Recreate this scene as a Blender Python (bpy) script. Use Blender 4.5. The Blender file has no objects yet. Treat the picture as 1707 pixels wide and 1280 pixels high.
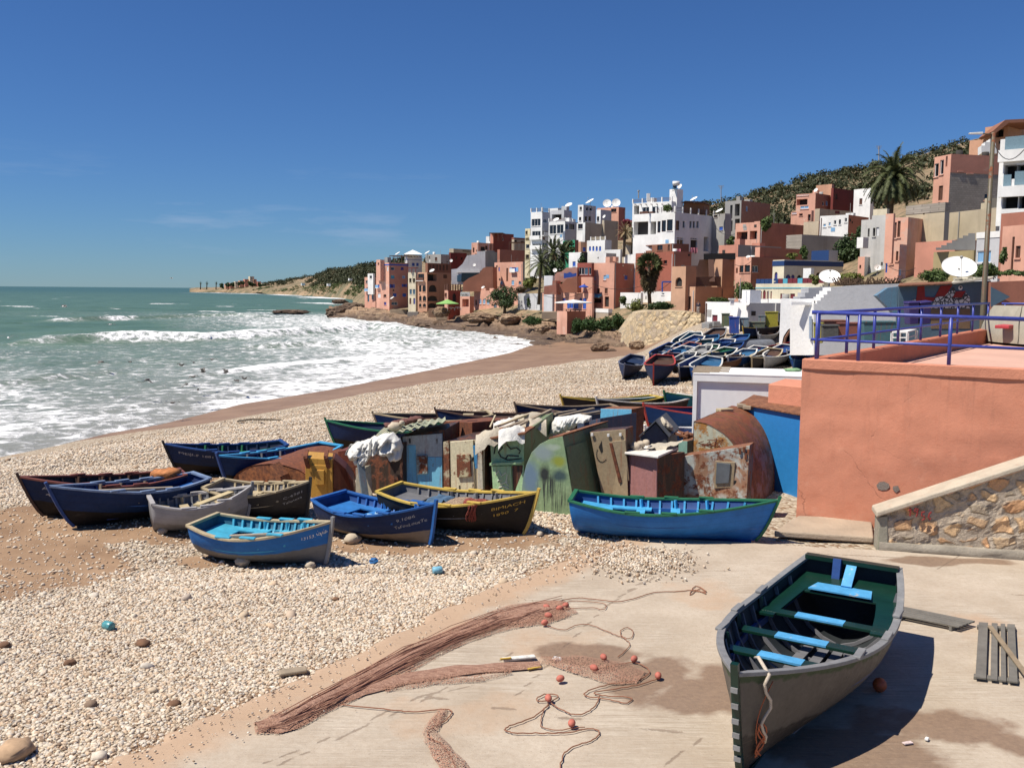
import bpy, bmesh, math, random
import numpy as np
from mathutils import Vector, Matrix
C = bpy.context
SC = C.scene
COL = SC.collection
R = math.radians
rnd = random.Random(7)
# ------------------------------------------------------------------ camera
FPX = 1550.0; PITCH = R(5.75); ROLL = R(0.45); CAMZ = 5.0
cam = bpy.data.cameras.new('camera'); camo = bpy.data.objects.new('camera',cam); COL.objects.link(camo)
cam.sensor_fit = 'HORIZONTAL'; cam.sensor_width = 36.0; cam.lens = FPX / 1707 * 36.0
cam.clip_start = 0.1; cam.clip_end = 60000
_f = Vector((0,math.cos(PITCH),-math.sin(PITCH))); _r0 = Vector((1,0,0)); _u0 = Vector((0,math.sin(PITCH),math.cos(PITCH)))
RIGHT = _r0 * math.cos(ROLL) + _u0 * math.sin(ROLL); UP = _u0 * math.cos(ROLL) - _r0 * math.sin(ROLL)
camo.matrix_world = Matrix((( RIGHT.x,UP.x,-_f.x,0),(RIGHT.y,UP.y,-_f.y,0),(RIGHT.z,UP.z,-_f.z,CAMZ),(0,0,0,1)))
SC.camera = camo
# ------------------------------------------------------------------ light
SUN_EL = R(59); SUN_DIR = Vector((-0.93,-0.37,0)).normalized()   # horizontal direction towards the sun
SUNV = Vector((SUN_DIR.x * math.cos(SUN_EL),SUN_DIR.y * math.cos(SUN_EL),math.sin(SUN_EL)))
sl = bpy.data.lights.new('sun', 'SUN'); sl.energy = 4.9; sl.angle = R(0.55); sl.color = (1.0,0.935,0.83)
so = bpy.data.objects.new('sun',sl); COL.objects.link(so); so.rotation_euler = SUNV.to_track_quat('Z', 'Y').to_euler()
so.location = (0,0,60)
W = bpy.data.worlds.new('World'); SC.world = W; W.use_nodes = True
nt = W.node_tree; nt.nodes.clear()
wo = nt.nodes.new('ShaderNodeOutputWorld'); bg = nt.nodes.new('ShaderNodeBackground'); sky = nt.nodes.new('ShaderNodeTexSky')
sky.sky_type = 'NISHITA'; sky.sun_disc = False; sky.sun_elevation = SUN_EL
sky.sun_rotation = math.atan2(SUN_DIR.x,SUN_DIR.y)
sky.air_density = 1.0; sky.dust_density = 0.0; sky.ozone_density = 3.0; sky.altitude = 0
bg.inputs['Strength'].default_value = 0.075
# a few thin wisps of cloud low in the sky
tc = nt.nodes.new('ShaderNodeTexCoord'); mp = nt.nodes.new('ShaderNodeMapping'); mp.inputs['Scale'].default_value = (3.2,3.2,24)
nz = nt.nodes.new('ShaderNodeTexNoise'); nz.inputs['Scale'].default_value = 1.7; nz.inputs['Detail'].default_value = 7; nz.inputs['Roughness'].default_value = 0.6
cr = nt.nodes.new('ShaderNodeMapRange'); cr.inputs[1].default_value = 0.57; cr.inputs[2].default_value = 0.85; cr.inputs[3].default_value = 0; cr.inputs[4].default_value = 0.55
sp = nt.nodes.new('ShaderNodeSeparateXYZ'); band = nt.nodes.new('ShaderNodeMapRange'); band.inputs[1].default_value = 0.14; band.inputs[2].default_value = 0.07; band.inputs[3].default_value = 0; band.inputs[4].default_value = 1
band2 = nt.nodes.new('ShaderNodeMapRange'); band2.inputs[1].default_value = 0.02; band2.inputs[2].default_value = 0.06
mm = nt.nodes.new('ShaderNodeMath'); mm.operation = 'MULTIPLY'; mm2 = nt.nodes.new('ShaderNodeMath'); mm2.operation = 'MULTIPLY'
mx = nt.nodes.new('ShaderNodeMix'); mx.data_type = 'RGBA'; mx.inputs[7].default_value = (4.2,5.2,7,1)
L = nt.links.new
L(tc.outputs['Generated'],mp.inputs['Vector']); L(mp.outputs[0],nz.inputs['Vector']); L(nz.outputs[0],cr.inputs[0])
L(tc.outputs['Generated'],sp.inputs[0]); L(sp.outputs['Z'],band.inputs[0]); L(sp.outputs['Z'],band2.inputs[0])
L(cr.outputs[0],mm.inputs[0]); L(band.outputs[0],mm.inputs[1]); L(mm.outputs[0],mm2.inputs[0]); L(band2.outputs[0],mm2.inputs[1])
tint = nt.nodes.new('ShaderNodeMix'); tint.data_type = 'RGBA'; tint.blend_type = 'MULTIPLY'; tint.inputs[0].default_value = 1; tint.inputs[7].default_value = (0.32,0.53,0.86,1)
L(sky.outputs[0],tint.inputs[6]); L(tint.outputs[2],mx.inputs[6]); L(mm2.outputs[0],mx.inputs[0]); L(mx.outputs[2],bg.inputs['Color']); L(bg.outputs[0],wo.inputs['Surface'])
SC.view_settings.view_transform = 'Standard'; SC.view_settings.look = 'None'
SC.view_settings.exposure = 0.40; SC.view_settings.gamma = 1.0
SC.cycles.max_bounces = 6; SC.cycles.diffuse_bounces = 3; SC.cycles.glossy_bounces = 3; SC.cycles.transparent_max_bounces = 12
# ------------------------------------------------------------------ picture <-> world
def ray(px,py):
 return _f + RIGHT * ((px - 853.5) / FPX) + UP * ((640 - py) / FPX)
def at(px,py,d):                       # point seen at this pixel, d metres ahead (world Y)
 v = ray(px,py); k = d / v.y
 return Vector((v.x * k,d,CAMZ + v.z * k))
def gz(px,py,z=0.0):                   # point seen at this pixel on the level z
 v = ray(px,py); k = (z - CAMZ) / v.z
 return Vector((v.x * k,v.y * k,z))
# ------------------------------------------------------------------ noise
def _hash(ix,iy,seed):
 n = (ix.astype(np.int64) * 374761393 + iy.astype(np.int64) * 668265263 + seed * 1442695041) & 0x7fffffff
 n = ((n ^ (n >> 13)) * 1274126177) & 0x7fffffff
 n = (n ^ (n >> 16)) & 0x7fffffff
 return n / 0x7fffffff
def vnoise(x,y,seed=0):
 x = np.asarray(x,float); y = np.asarray(y,float)
 ix = np.floor(x); iy = np.floor(y); fx = x - ix; fy = y - iy
 fx = fx * fx * (3 - 2 * fx); fy = fy * fy * (3 - 2 * fy)
 a = _hash(ix,iy,seed); b = _hash(ix + 1,iy,seed); c = _hash(ix,iy + 1,seed); d = _hash(ix + 1,iy + 1,seed)
 return (a * (1 - fx) + b * fx) * (1 - fy) + (c * (1 - fx) + d * fx) * fy
def fbm(x,y,seed=0,octv=4):
 s = 0; a = 0.5; t = 0
 for k in range(octv):
  s = s + a * vnoise(x * 2 ** k,y * 2 ** k,seed + k * 17); t += a; a *= 0.55
 return s / t
def sstep(a,b,x):
 t = np.clip((x - a) / (b - a),0,1); return t * t * (3 - 2 * t)
# ------------------------------------------------------------------ objects
def link(o,parent=None):
 COL.objects.link(o)
 if parent is not None: o.parent = parent
 return o
def tag(o,label=None,cat=None,group=None,kind=None):
 if label: o['label'] = label
 if cat: o['category'] = cat
 if group: o['group'] = group
 if kind: o['kind'] = kind
 return o
def empty(name,loc,label=None,cat=None,group=None,rz=0.0):
 o = bpy.data.objects.new(name,None); o.location = loc; o.rotation_euler = (0,0,rz); o.empty_display_size = 0.3
 link(o); return tag(o,label,cat,group)
class MB:
 """collects faces; build() links them as ONE mesh object (world coordinates unless the parent is an Empty at a base)"""
 def __init__(s): s.v = []; s.f = []; s.m = []; s.uv = {}
 def add(s,vs,fs,mi=0):
  b = len(s.v); s.v += [tuple(p) for p in vs]
  for f in fs: s.f.append(tuple(b + i for i in f)); s.m.append(mi)
  return b
 def quad(s,a,b,c,d,mi=0): s.add([a,b,c,d],[(0,1,2,3)],mi)
 def hexa(s,p,mi=0):        # p: 4 bottom + 4 top points
  s.add(p,[(3,2,1,0),(4,5,6,7),(0,1,5,4),(1,2,6,5),(2,3,7,6),(3,0,4,7)],mi)
 def box(s,c,sx,sy,sz,rz=0.0,mi=0,M=None):
  pts = [(-1,-1,-1),(1,-1,-1),(1,1,-1),(-1,1,-1),(-1,-1,1),(1,-1,1),(1,1,1),(-1,1,1)]
  Rm = M if M is not None else Matrix.Rotation(rz,3, 'Z')
  s.hexa([Vector(c) + Rm @ Vector((a * sx / 2,b * sy / 2,e * sz / 2)) for a,b,e in pts],mi)
 def bar(s,a,b,w,h=None,mi=0,up=Vector((0,0,1))):
  a = Vector(a); b = Vector(b); h = h or w; d = (b - a).normalized()
  x = d.cross(up)
  if x.length < 1e-4: x = d.cross(Vector((1,0,0)))
  x.normalize(); y = x.cross(d)
  q = [(-1,-1),(1,-1),(1,1),(-1,1)]
  s.hexa([a + x * (i * w / 2) + y * (j * h / 2) for i,j in q] + [b + x * (i * w / 2) + y * (j * h / 2) for i,j in q],mi)
 def tube(s,pts,r,n=6,mi=0,cap=True):
  pts = [Vector(p) for p in pts]; rs = r if hasattr(r, '__len__') else [r] * len(pts)
  rings = []; px = None
  for i, p in enumerate(pts):
   d = (pts[min(i + 1,len(pts) - 1)] - pts[max(i - 1,0)])
   d = d.normalized() if d.length > 1e-9 else Vector((0,0,1))
   x = d.orthogonal() if px is None else (px - d * px.dot(d))
   if x.length < 1e-6: x = d.orthogonal()
   x.normalize(); px = x; y = d.cross(x)
   rings.append([p + (x * math.cos(2 * math.pi * k / n) + y * math.sin(2 * math.pi * k / n)) * rs[i] for k in range(n)])
  b = len(s.v)
  for rg in rings: s.v += [tuple(q) for q in rg]
  for i in range(len(pts) - 1):
   for k in range(n):
    k2 = (k + 1) % n
    s.f.append((b + i * n + k,b + i * n + k2,b + (i + 1) * n + k2,b + (i + 1) * n + k)); s.m.append(mi)
  if cap:
   s.f.append(tuple(b + k for k in reversed(range(n)))); s.m.append(mi)
   e = b + (len(pts) - 1) * n; s.f.append(tuple(e + k for k in range(n))); s.m.append(mi)
 def blob(s,c,rx,ry,rz,n=8,m=6,jit=0.0,mi=0,seed=0,rot=None):
  rr = random.Random(seed); c = Vector(c); rot = rot or Matrix.Identity(3); b = len(s.v)
  s.v.append(tuple(c + rot @ Vector((0,0,-rz))))
  for j in range(1,m):
   a = -math.pi / 2 + math.pi * j / m
   for i in range(n):
    t = 2 * math.pi * (i + 0.5 * (j % 2)) / n; k = 1 + rr.uniform(-jit,jit)
    s.v.append(tuple(c + rot @ Vector((rx * math.cos(a) * math.cos(t) * k,ry * math.cos(a) * math.sin(t) * k,rz * math.sin(a) * k))))
  s.v.append(tuple(c + rot @ Vector((0,0,rz)))); top = len(s.v) - 1
  for i in range(n):
   s.f.append((b,b + 1 + (i + 1) % n,b + 1 + i)); s.m.append(mi)
   s.f.append((top,b + 1 + (m - 2) * n + i,b + 1 + (m - 2) * n + (i + 1) % n)); s.m.append(mi)
  for j in range(m - 2):
   for i in range(n):
    i2 = (i + 1) % n; q = b + 1 + j * n
    s.f.append((q + i,q + i2,q + n + i2,q + n + i)); s.m.append(mi)
 def grid(s,P,mi=0,closed=False):     # P: rows of equal length
  b = len(s.v); nr = len(P); nc = len(P[0])
  for row in P: s.v += [tuple(p) for p in row]
  for i in range(nr - 1):
   for j in range(nc if closed else nc - 1):
    j2 = (j + 1) % nc
    s.f.append((b + i * nc + j,b + i * nc + j2,b + (i + 1) * nc + j2,b + (i + 1) * nc + j)); s.m.append(mi)
  return b
 def prism(s,poly,off,mi=0,mi_side=None,mi_back=None):       # planar polygon extruded by a vector
  n = len(poly); off = Vector(off); b = len(s.v)
  s.v += [tuple(p) for p in poly] + [tuple(Vector(p) + off) for p in poly]
  ms = mi if mi_side is None else mi_side; mb = mi if mi_back is None else mi_back
  s.f.append(tuple(b + i for i in range(n))); s.m.append(mi)
  s.f.append(tuple(b + n + i for i in reversed(range(n)))); s.m.append(mb)
  for i in range(n):
   j = (i + 1) % n
   s.f.append((b + j,b + i,b + n + i,b + n + j)); s.m.append(ms)
 def build(s,name,mats,parent=None,smooth=False,bevel=0.0,recalc=True):
  me = bpy.data.meshes.new(name); me.from_pydata(s.v,[],s.f)
  if not isinstance(mats,(list,tuple)): mats = [mats]
  for m in mats: me.materials.append(m)
  if len(mats) > 1: me.polygons.foreach_set('material_index',s.m)
  if recalc:
   bm = bmesh.new(); bm.from_mesh(me); bmesh.ops.recalc_face_normals(bm,faces=bm.faces); bm.to_mesh(me); bm.free()
  if smooth: me.polygons.foreach_set('use_smooth',[True] * len(me.polygons))
  o = bpy.data.objects.new(name,me); link(o)
  if parent is not None:
   o.parent = parent; o.matrix_parent_inverse = parent_inv(parent)
  if bevel:
   b = o.modifiers.new('bevel', 'BEVEL'); b.width = bevel; b.segments = 2; b.limit_method = 'ANGLE'; b.angle_limit = R(35)
  return o
def parent_inv(p):
 m = Matrix.Identity(4); q = p
 while q is not None:
  m = q.matrix_parent_inverse @ (Matrix.Translation(q.location) @ q.rotation_euler.to_matrix().to_4x4()) @ m
  q = q.parent
 return m.inverted()
# ------------------------------------------------------------------ materials
class NT:
 def __init__(s,name):
  s.m = bpy.data.materials.new(name); s.m.use_nodes = True; s.t = s.m.node_tree; s.t.nodes.clear()
  s.out = s.t.nodes.new('ShaderNodeOutputMaterial'); s.b = s.t.nodes.new('ShaderNodeBsdfPrincipled')
  s.t.links.new(s.b.outputs[0],s.out.inputs['Surface']); s._pos = None
 def n(s,typ,**kw):
  nd = s.t.nodes.new(typ)
  for k, v in kw.items(): setattr(nd,k,v)
  return nd
 def l(s,a,b): s.t.links.new(a,b)
 def pos(s):
  if s._pos is None: s._pos = s.n('ShaderNodeNewGeometry').outputs['Position']
  return s._pos
 def vec(s,scale=(1,1,1),rot=(0,0,0),src=None):
  mp = s.n('ShaderNodeMapping'); mp.inputs['Scale'].default_value = scale; mp.inputs['Rotation'].default_value = rot
  s.l(src or s.pos(),mp.inputs['Vector']); return mp.outputs[0]
 def noise(s,scale,detail=4,rough=0.55,vec=None,dist=0.0):
  nd = s.n('ShaderNodeTexNoise'); nd.inputs['Scale'].default_value = scale; nd.inputs['Detail'].default_value = detail
  nd.inputs['Roughness'].default_value = rough; nd.inputs['Distortion'].default_value = dist
  s.l(vec or s.pos(),nd.inputs['Vector']); return nd.outputs[0]
 def voro(s,scale,vec=None,feature='F1',out='Distance',rand=1.0):
  nd = s.n('ShaderNodeTexVoronoi'); nd.feature = feature; nd.inputs['Scale'].default_value = scale; nd.inputs['Randomness'].default_value = rand
  s.l(vec or s.pos(),nd.inputs['Vector']); return nd.outputs[out]
 def ramp(s,v,a,b,lo=0.0,hi=1.0):
  mr = s.n('ShaderNodeMapRange'); mr.inputs[1].default_value = a; mr.inputs[2].default_value = b; mr.inputs[3].default_value = lo; mr.inputs[4].default_value = hi
  s.l(v,mr.inputs[0]); return mr.outputs[0]
 def math(s,op,a,b=None):
  nd = s.n('ShaderNodeMath'); nd.operation = op
  for i, q in enumerate((a,b)):
   if q is None: continue
   if isinstance(q,(int,float)): nd.inputs[i].default_value = q
   else: s.l(q,nd.inputs[i])
  return nd.outputs[0]
 def mix(s,fac,a,b,mode='MIX'):
  nd = s.n('ShaderNodeMix'); nd.data_type = 'RGBA'; nd.blend_type = mode
  if isinstance(fac,(int,float)): nd.inputs[0].default_value = fac
  else: s.l(fac,nd.inputs[0])
  for i, q in ((6,a),(7,b)):
   if isinstance(q,(tuple,list)): nd.inputs[i].default_value = (*q[:3],1)
   else: s.l(q,nd.inputs[i])
  return nd.outputs[2]
 def blob(s,p,r,soft=.5,rag=.5,sc=3.0):
  mp = s.n('ShaderNodeMapping'); mp.vector_type = 'TEXTURE'; mp.inputs['Location'].default_value = p; mp.inputs['Scale'].default_value = r; s.l(s.pos(),mp.inputs['Vector'])
  ln = s.n('ShaderNodeVectorMath'); ln.operation = 'LENGTH'; s.l(mp.outputs[0],ln.inputs[0])
  return s.ramp(s.math('ADD',ln.outputs['Value'],s.math('MULTIPLY',s.math('SUBTRACT',s.noise(sc,5,.65),.5),rag * 2)),1.0,1.0 - soft)
 def attr(s,name):
  a = s.n('ShaderNodeAttribute'); a.attribute_name = name; return a.outputs['Fac']
 def bump(s,h,strength=0.4,dist=0.02):
  b = s.n('ShaderNodeBump'); b.inputs['Strength'].default_value = strength; b.inputs['Distance'].default_value = dist
  s.l(h,b.inputs['Height']); s.l(b.outputs[0],s.b.inputs['Normal'])
 def fin(s,col=None,rough=0.7,metal=0.0,spec=None):
  if col is not None:
   if isinstance(col,(tuple,list)): s.b.inputs['Base Color'].default_value = (*col[:3],1)
   else: s.l(col,s.b.inputs['Base Color'])
  if isinstance(rough,(int,float)): s.b.inputs['Roughness'].default_value = rough
  else: s.l(rough,s.b.inputs['Roughness'])
  s.b.inputs['Metallic'].default_value = metal
  if spec is not None: s.b.inputs['Specular IOR Level'].default_value = spec
  return s.m
def mul(c,k): return tuple(min(1,x * k) for x in c[:3])
def srgb(r,g,b):
 return tuple(((x / 255) / 12.92 if x <= 10 else ((x / 255 + 0.055) / 1.055) ** 2.4) for x in (r,g,b))
_mc = {}
def plaster(name,col,var=0.25,streak=0.35,bump=0.35,scale=1.0,dirt=(0.10,0.075,0.05),patch=None,rough=0.85):
 """painted render: mottling, rain streaks, patches worn through"""
 if name in _mc: return _mc[name]
 s = NT(name)
 n1 = s.noise(0.7 * scale,5); n2 = s.noise(6 * scale,6,0.65)
 c = s.mix(s.ramp(n1,0.3,0.7),mul(col,1 - var),mul(col,1 + var * 0.5))
 c = s.mix(s.ramp(n2,0.45,0.75,0,0.35),c,mul(col,0.7))
 st = s.noise(1.0,4,0.6,s.vec((2.6 * scale,2.6 * scale,0.22 * scale)))
 c = s.mix(s.ramp(st,0.56,0.78,0,streak),c,dirt)
 if patch:
  pn = s.noise(0.55 * scale,6,0.68); c = s.mix(s.ramp(pn,0.60,0.64),c,patch)
 s.bump(s.math('ADD',n2,s.math('MULTIPLY',s.noise(28 * scale,3),0.5)),bump,0.03)
 _mc[name] = s.fin(c,rough); return _mc[name]
def flat(name,col,rough=0.6,var=0.15,metal=0.0,scale=8.0,bump=0.15,spec=None):
 if name in _mc: return _mc[name]
 s = NT(name); n1 = s.noise(scale,5,0.6)
 c = s.mix(s.ramp(n1,0.3,0.7),mul(col,1 - var),mul(col,1 + var * 0.6))
 if bump: s.bump(n1,bump,0.01)
 _mc[name] = s.fin(c,rough,metal,spec); return _mc[name]
RUST1 = (0.20,0.062,0.026); RUST2 = (0.075,0.026,0.015)
def rusty(name,col,amount=0.5,streaks=True,rough=0.7,scale=1.0,rust=RUST1,rust2=RUST2,second=None,paintvar=0.25):
 """painted sheet metal, rust showing where the paint is gone; amount 0..1"""
 if name in _mc: return _mc[name]
 s = NT(name)
 n1 = s.noise(2.1 * scale,8,0.66); n2 = s.noise(11 * scale,6,0.7)
 base = s.mix(s.ramp(n2,0.3,0.75),mul(col,1 - paintvar),mul(col,1 + paintvar * 0.6))
 if second is not None:
  base = s.mix(s.ramp(s.noise(1.3 * scale,4,0.6,dist=0.6),0.47,0.56),base,second)
 if streaks:
  st = s.noise(1.0,5,0.65,s.vec((9 * scale,9 * scale,0.7 * scale)))
  base = s.mix(s.ramp(st,0.53,0.72,0,0.7),base,mul(rust,1.3))
 rr = s.mix(s.ramp(n2,0.35,0.65),rust2,rust); rr = s.mix(s.ramp(s.noise(30 * scale,3),0.5,0.8,0,0.5),rr,(0.30,0.11,0.04))
 th = 0.74 - 0.46 * amount
 fac = s.ramp(s.math('ADD',s.math('MULTIPLY',n1,0.75),s.math('MULTIPLY',n2,0.25)),th,th + 0.05)
 s.bump(s.math('ADD',n2,fac),0.35,0.012)
 _mc[name] = s.fin(s.mix(fac,base,rr),s.ramp(fac,0,1,rough * 0.75,0.92)); return _mc[name]
def wood(name,col,wear=0.4,under=(0.30,0.24,0.17),rough=0.6,scale=1.0,spec=None):
 """painted planks, paint rubbed to bare wood"""
 if name in _mc: return _mc[name]
 s = NT(name); n1 = s.noise(5 * scale,7,0.7); n2 = s.noise(1,5,0.7,s.vec((14 * scale,14 * scale,40 * scale)))
 base = s.mix(s.ramp(n1,0.3,0.7),mul(col,0.75),mul(col,1.2))
 th = 0.78 - 0.36 * wear
 c = s.mix(s.ramp(s.math('ADD',s.math('MULTIPLY',n1,0.6),s.math('MULTIPLY',n2,0.4)),th,th + 0.07),base,under)
 s.bump(n2,0.3,0.008)
 _mc[name] = s.fin(c,rough,0,spec); return _mc[name]
# ------------------------------------------------------------------ THE SETTING: shore, sea, slab, hills
SHORE_PX = [(0,762),(90,744),(182,722),(265,708),(340,690),(400,674),(480,661),(560,648),(640,632),(720,616),(790,601),(850,588),(880,577),(960,560),(1100,545)]
SH = np.array([[-110,-30],[-70,2],[-45,30]] + [[*gz(x,y,-4.0).xy] for x,y in SHORE_PX])
def sdist(x,y,P=SH):
 """signed distance to an open polyline, positive on its right-hand side"""
 best = np.full(np.shape(x),1e9); sg = np.ones(np.shape(x))
 for a, b in zip(P[:-1],P[1:]):
  d = b - a; L2 = (d ** 2).sum(); t = np.clip(((x - a[0]) * d[0] + (y - a[1]) * d[1]) / L2,0,1)
  dx = x - (a[0] + t * d[0]); dy = y - (a[1] + t * d[1]); q = np.hypot(dx,dy); cr = d[0] * (y - a[1]) - d[1] * (x - a[0])
  m = q < best - 1e-9; best = np.where(m,q,best); sg = np.where(m,np.where(cr < 0,1,-1),sg)
 return best * sg
def beach_z(x,y):
 x = np.asarray(x,float); y = np.asarray(y,float); ds = sdist(x,y)
 pz = np.interp(ds,[-30,0,4,10,18,25,31],[-6.5,-4,-3.6,-2.7,-1.1,-0.2,0])
 pl = np.interp(y,[45,70,100,130,170],[0,-0.5,-1.7,-2.5,-2.5])
 z = np.where(ds > 0,-4 + (pz + 4) * (pl + 4) / 4,pz)
 z = z + 2.9 * sstep(52,92,y) * sstep(.125,.21,x / np.maximum(y,1)) + 1.2 * sstep(88,120,y) * sstep(.17,.25,x / np.maximum(y,1))
 w = sstep(2,14,ds)
 return z + w * ((fbm(x * 0.25,y * 0.25,3) - 0.5) * 0.30 + (fbm(x * 1.1,y * 1.1,5) - 0.5) * 0.10) * sstep(10,16,y)
def gp(px,py,it=14):                   # point of the beach seen at this pixel
 z = 0.0
 for _ in range(it):
  p = gz(px,py,z); z = 0.5 * z + 0.5 * float(beach_z(p.x,p.y))
 return gz(px,py,z)
def mesh_grid(name,X,Y,Z,mat,attrs=None,smooth=True,parent=None):
 nr, nc = X.shape; me = bpy.data.meshes.new(name)
 co = np.stack([X,Y,Z],-1).reshape(-1,3)
 i = np.arange(nr * nc).reshape(nr,nc)
 f = np.stack([i[:-1,:-1],i[:-1,1:],i[1:,1:],i[1:,:-1]],-1).reshape(-1,4)
 me.vertices.add(len(co)); me.vertices.foreach_set('co',co.ravel())
 me.loops.add(f.size); me.loops.foreach_set('vertex_index',f.ravel().astype(np.int32))
 me.polygons.add(len(f)); me.polygons.foreach_set('loop_start',np.arange(0,f.size,4,dtype=np.int32))
 me.polygons.foreach_set('use_smooth',np.full(len(f),smooth))
 me.materials.append(mat); me.update(); me.validate()
 for k, a in (attrs or {}).items():
  at_ = me.attributes.new(k, 'FLOAT', 'POINT'); at_.data.foreach_set('value',np.asarray(a,np.float32).ravel())
 o = bpy.data.objects.new(name,me); return link(o,parent)
# --- slab outline (needed for the pebbles too)
EDGE_PX = [(170,1280),(290,1222),(400,1176),(510,1126),(600,1086),(700,1036),(800,986),(880,956),(930,936),(1000,912),(1060,893)]
EDGE = [gz(x,y,0.06) for x,y in EDGE_PX]
_e0 = EDGE[0] + (EDGE[0] - EDGE[2]).normalized() * 9
EDGE = [_e0] + EDGE
EDGEA = np.array([[p.x,p.y] for p in EDGE])
SLABDIR = (gz(1480,918,0.06) - gz(1060,893,0.06)).normalized()
# --- ground
def m_ground():
 s = NT('shore ground'); wet = s.attr('wet'); sand = s.attr('sand'); peb = s.attr('peb')
 v1 = s.n('ShaderNodeTexVoronoi'); v1.inputs['Scale'].default_value = 11; s.l(s.pos(),v1.inputs['Vector'])
 v2 = s.n('ShaderNodeTexVoronoi'); v2.inputs['Scale'].default_value = 4.2; s.l(s.pos(),v2.inputs['Vector'])
 sp = s.n('ShaderNodeSeparateColor'); s.l(v1.outputs['Color'],sp.inputs[0]); sp2 = s.n('ShaderNodeSeparateColor'); s.l(v2.outputs['Color'],sp2.inputs[0])
 st = s.mix(s.ramp(sp.outputs[0],0,1),(0.42,0.34,0.24),(0.80,0.71,0.57))
 st = s.mix(s.ramp(sp.outputs[1],0.82,0.9),st,(0.26,0.15,0.09))
 st2 = s.mix(s.ramp(sp2.outputs[0],0,1),(0.40,0.31,0.22),(0.68,0.58,0.45)); st = s.mix(s.ramp(v2.outputs['Distance'],0.10,0.2,0.65,0),st,st2)
 gap = s.ramp(v1.outputs['Distance'],0.02,0.075,0,1); st = s.mix(s.math('MULTIPLY',s.ramp(v1.outputs['Distance'],0.04,0.085),0.5),st,(0.16,0.115,0.075))
 n = s.noise(0.9,6,0.65); n2 = s.noise(18,5,0.7)
 sd = s.mix(s.ramp(n,0.3,0.7),(0.22,0.135,0.08),(0.34,0.225,0.14)); sd = s.mix(s.ramp(n2,0.5,0.8,0,0.5),sd,(0.16,0.10,0.065))
 sm = s.ramp(s.math('ADD',sand,s.math('MULTIPLY',s.math('SUBTRACT',s.noise(1.6,6,0.7),0.5),1.3)),0.42,0.6)
 c = s.mix(sm,st,sd)
 ws = s.mix(s.ramp(s.noise(0.35,5,0.6),0.35,0.65),(0.21,0.128,0.078),(0.29,0.185,0.115))
 wm = s.ramp(s.math('ADD',wet,s.math('MULTIPLY',s.math('SUBTRACT',s.noise(0.5,6,0.7),0.5),0.35)),0.4,0.55)
 c = s.mix(wm,c,ws)
 hb = s.math('MULTIPLY',s.math('SUBTRACT',1.0,wm),s.math('ADD',s.math('MULTIPLY',s.math('SUBTRACT',0.1,v1.outputs['Distance']),s.math('MULTIPLY',s.math('SUBTRACT',1.0,sm),6.0)),s.math('MULTIPLY',n2,0.25)))
 s.bump(hb,0.35,0.05)
 return s.fin(c,s.ramp(wm,0,1,0.92,0.5),spec=0.2)
NR, NC = 330, 330
dd = np.concatenate([np.linspace(1.5,6,12),np.geomspace(6.2,30,170),np.geomspace(30.3,175,NR - 182)])
rt = np.linspace(-0.85,0.85,NC); X = rt[None,:] * (dd[:,None] + 6); Y = np.repeat(dd[:,None],NC,1)
DS = sdist(X,Y); Z = beach_z(X,Y)
wet = 1 - sstep(8.5,13,DS + 4 * (fbm(X * .06,Y * .06,21) - .5) - np.interp(Y,[40,52,62,75,110,150],[-12,-11,-5,3,12,20]))
def blobs(X,Y,L):
 m = np.zeros_like(X)
 for px, py, rx, ry in L:
  c = gp(px,py); a = gp(px + rx,py); b = gp(px,py - ry); sx = abs(a.x - c.x); sy = abs(b.y - c.y)
  m = np.maximum(m,1 - sstep(0.35,1.25,np.hypot((X - c.x) / sx,(Y - c.y) / sy) + 1.1 * (fbm(X * .8,Y * .8,12,5) - .5)))
 return m
sand = blobs(X,Y,[(60,940,190,60),(20,880,130,50),(190,890,140,26),(420,935,150,14),(700,905,260,16),(960,880,120,18),(430,790,160,16),(300,800,200,22),(700,740,220,30),(1080,655,90,14),(1230,590,110,22),(1130,620,110,20),(960,690,200,20),(1250,720,200,60)])
sand = np.maximum(sand * 0.95,0.30 * fbm(X * .3,Y * .3,9) + 1.2 * np.maximum(0,fbm(X * .8 + 7,Y * .55,77,5) - .53))
sand = np.maximum(sand,0.75 * (1 - sstep(0.0,.9,np.abs(sdist(X,Y,EDGEA)))))
sand = np.maximum(sand,0.35 * (1 - sstep(5,10,DS)))
tag(mesh_grid('beach',X,Y,Z,m_ground(),{'wet': wet, 'sand': sand, 'peb': 1 - sand}),kind='structure')
# one sheet under everything, out to the horizon
far = NT('far ground'); mf = far.fin(far.mix(far.ramp(far.noise(0.01,5),.3,.7),(.2,.14,.09),(.12,.12,.07)),.95)
g = MB(); g.quad((20,-300,-9),(30000,-300,-9),(30000,30000,-9),(160,30000,-9)); tag(g.build('terrain',mf),kind='structure')
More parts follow.
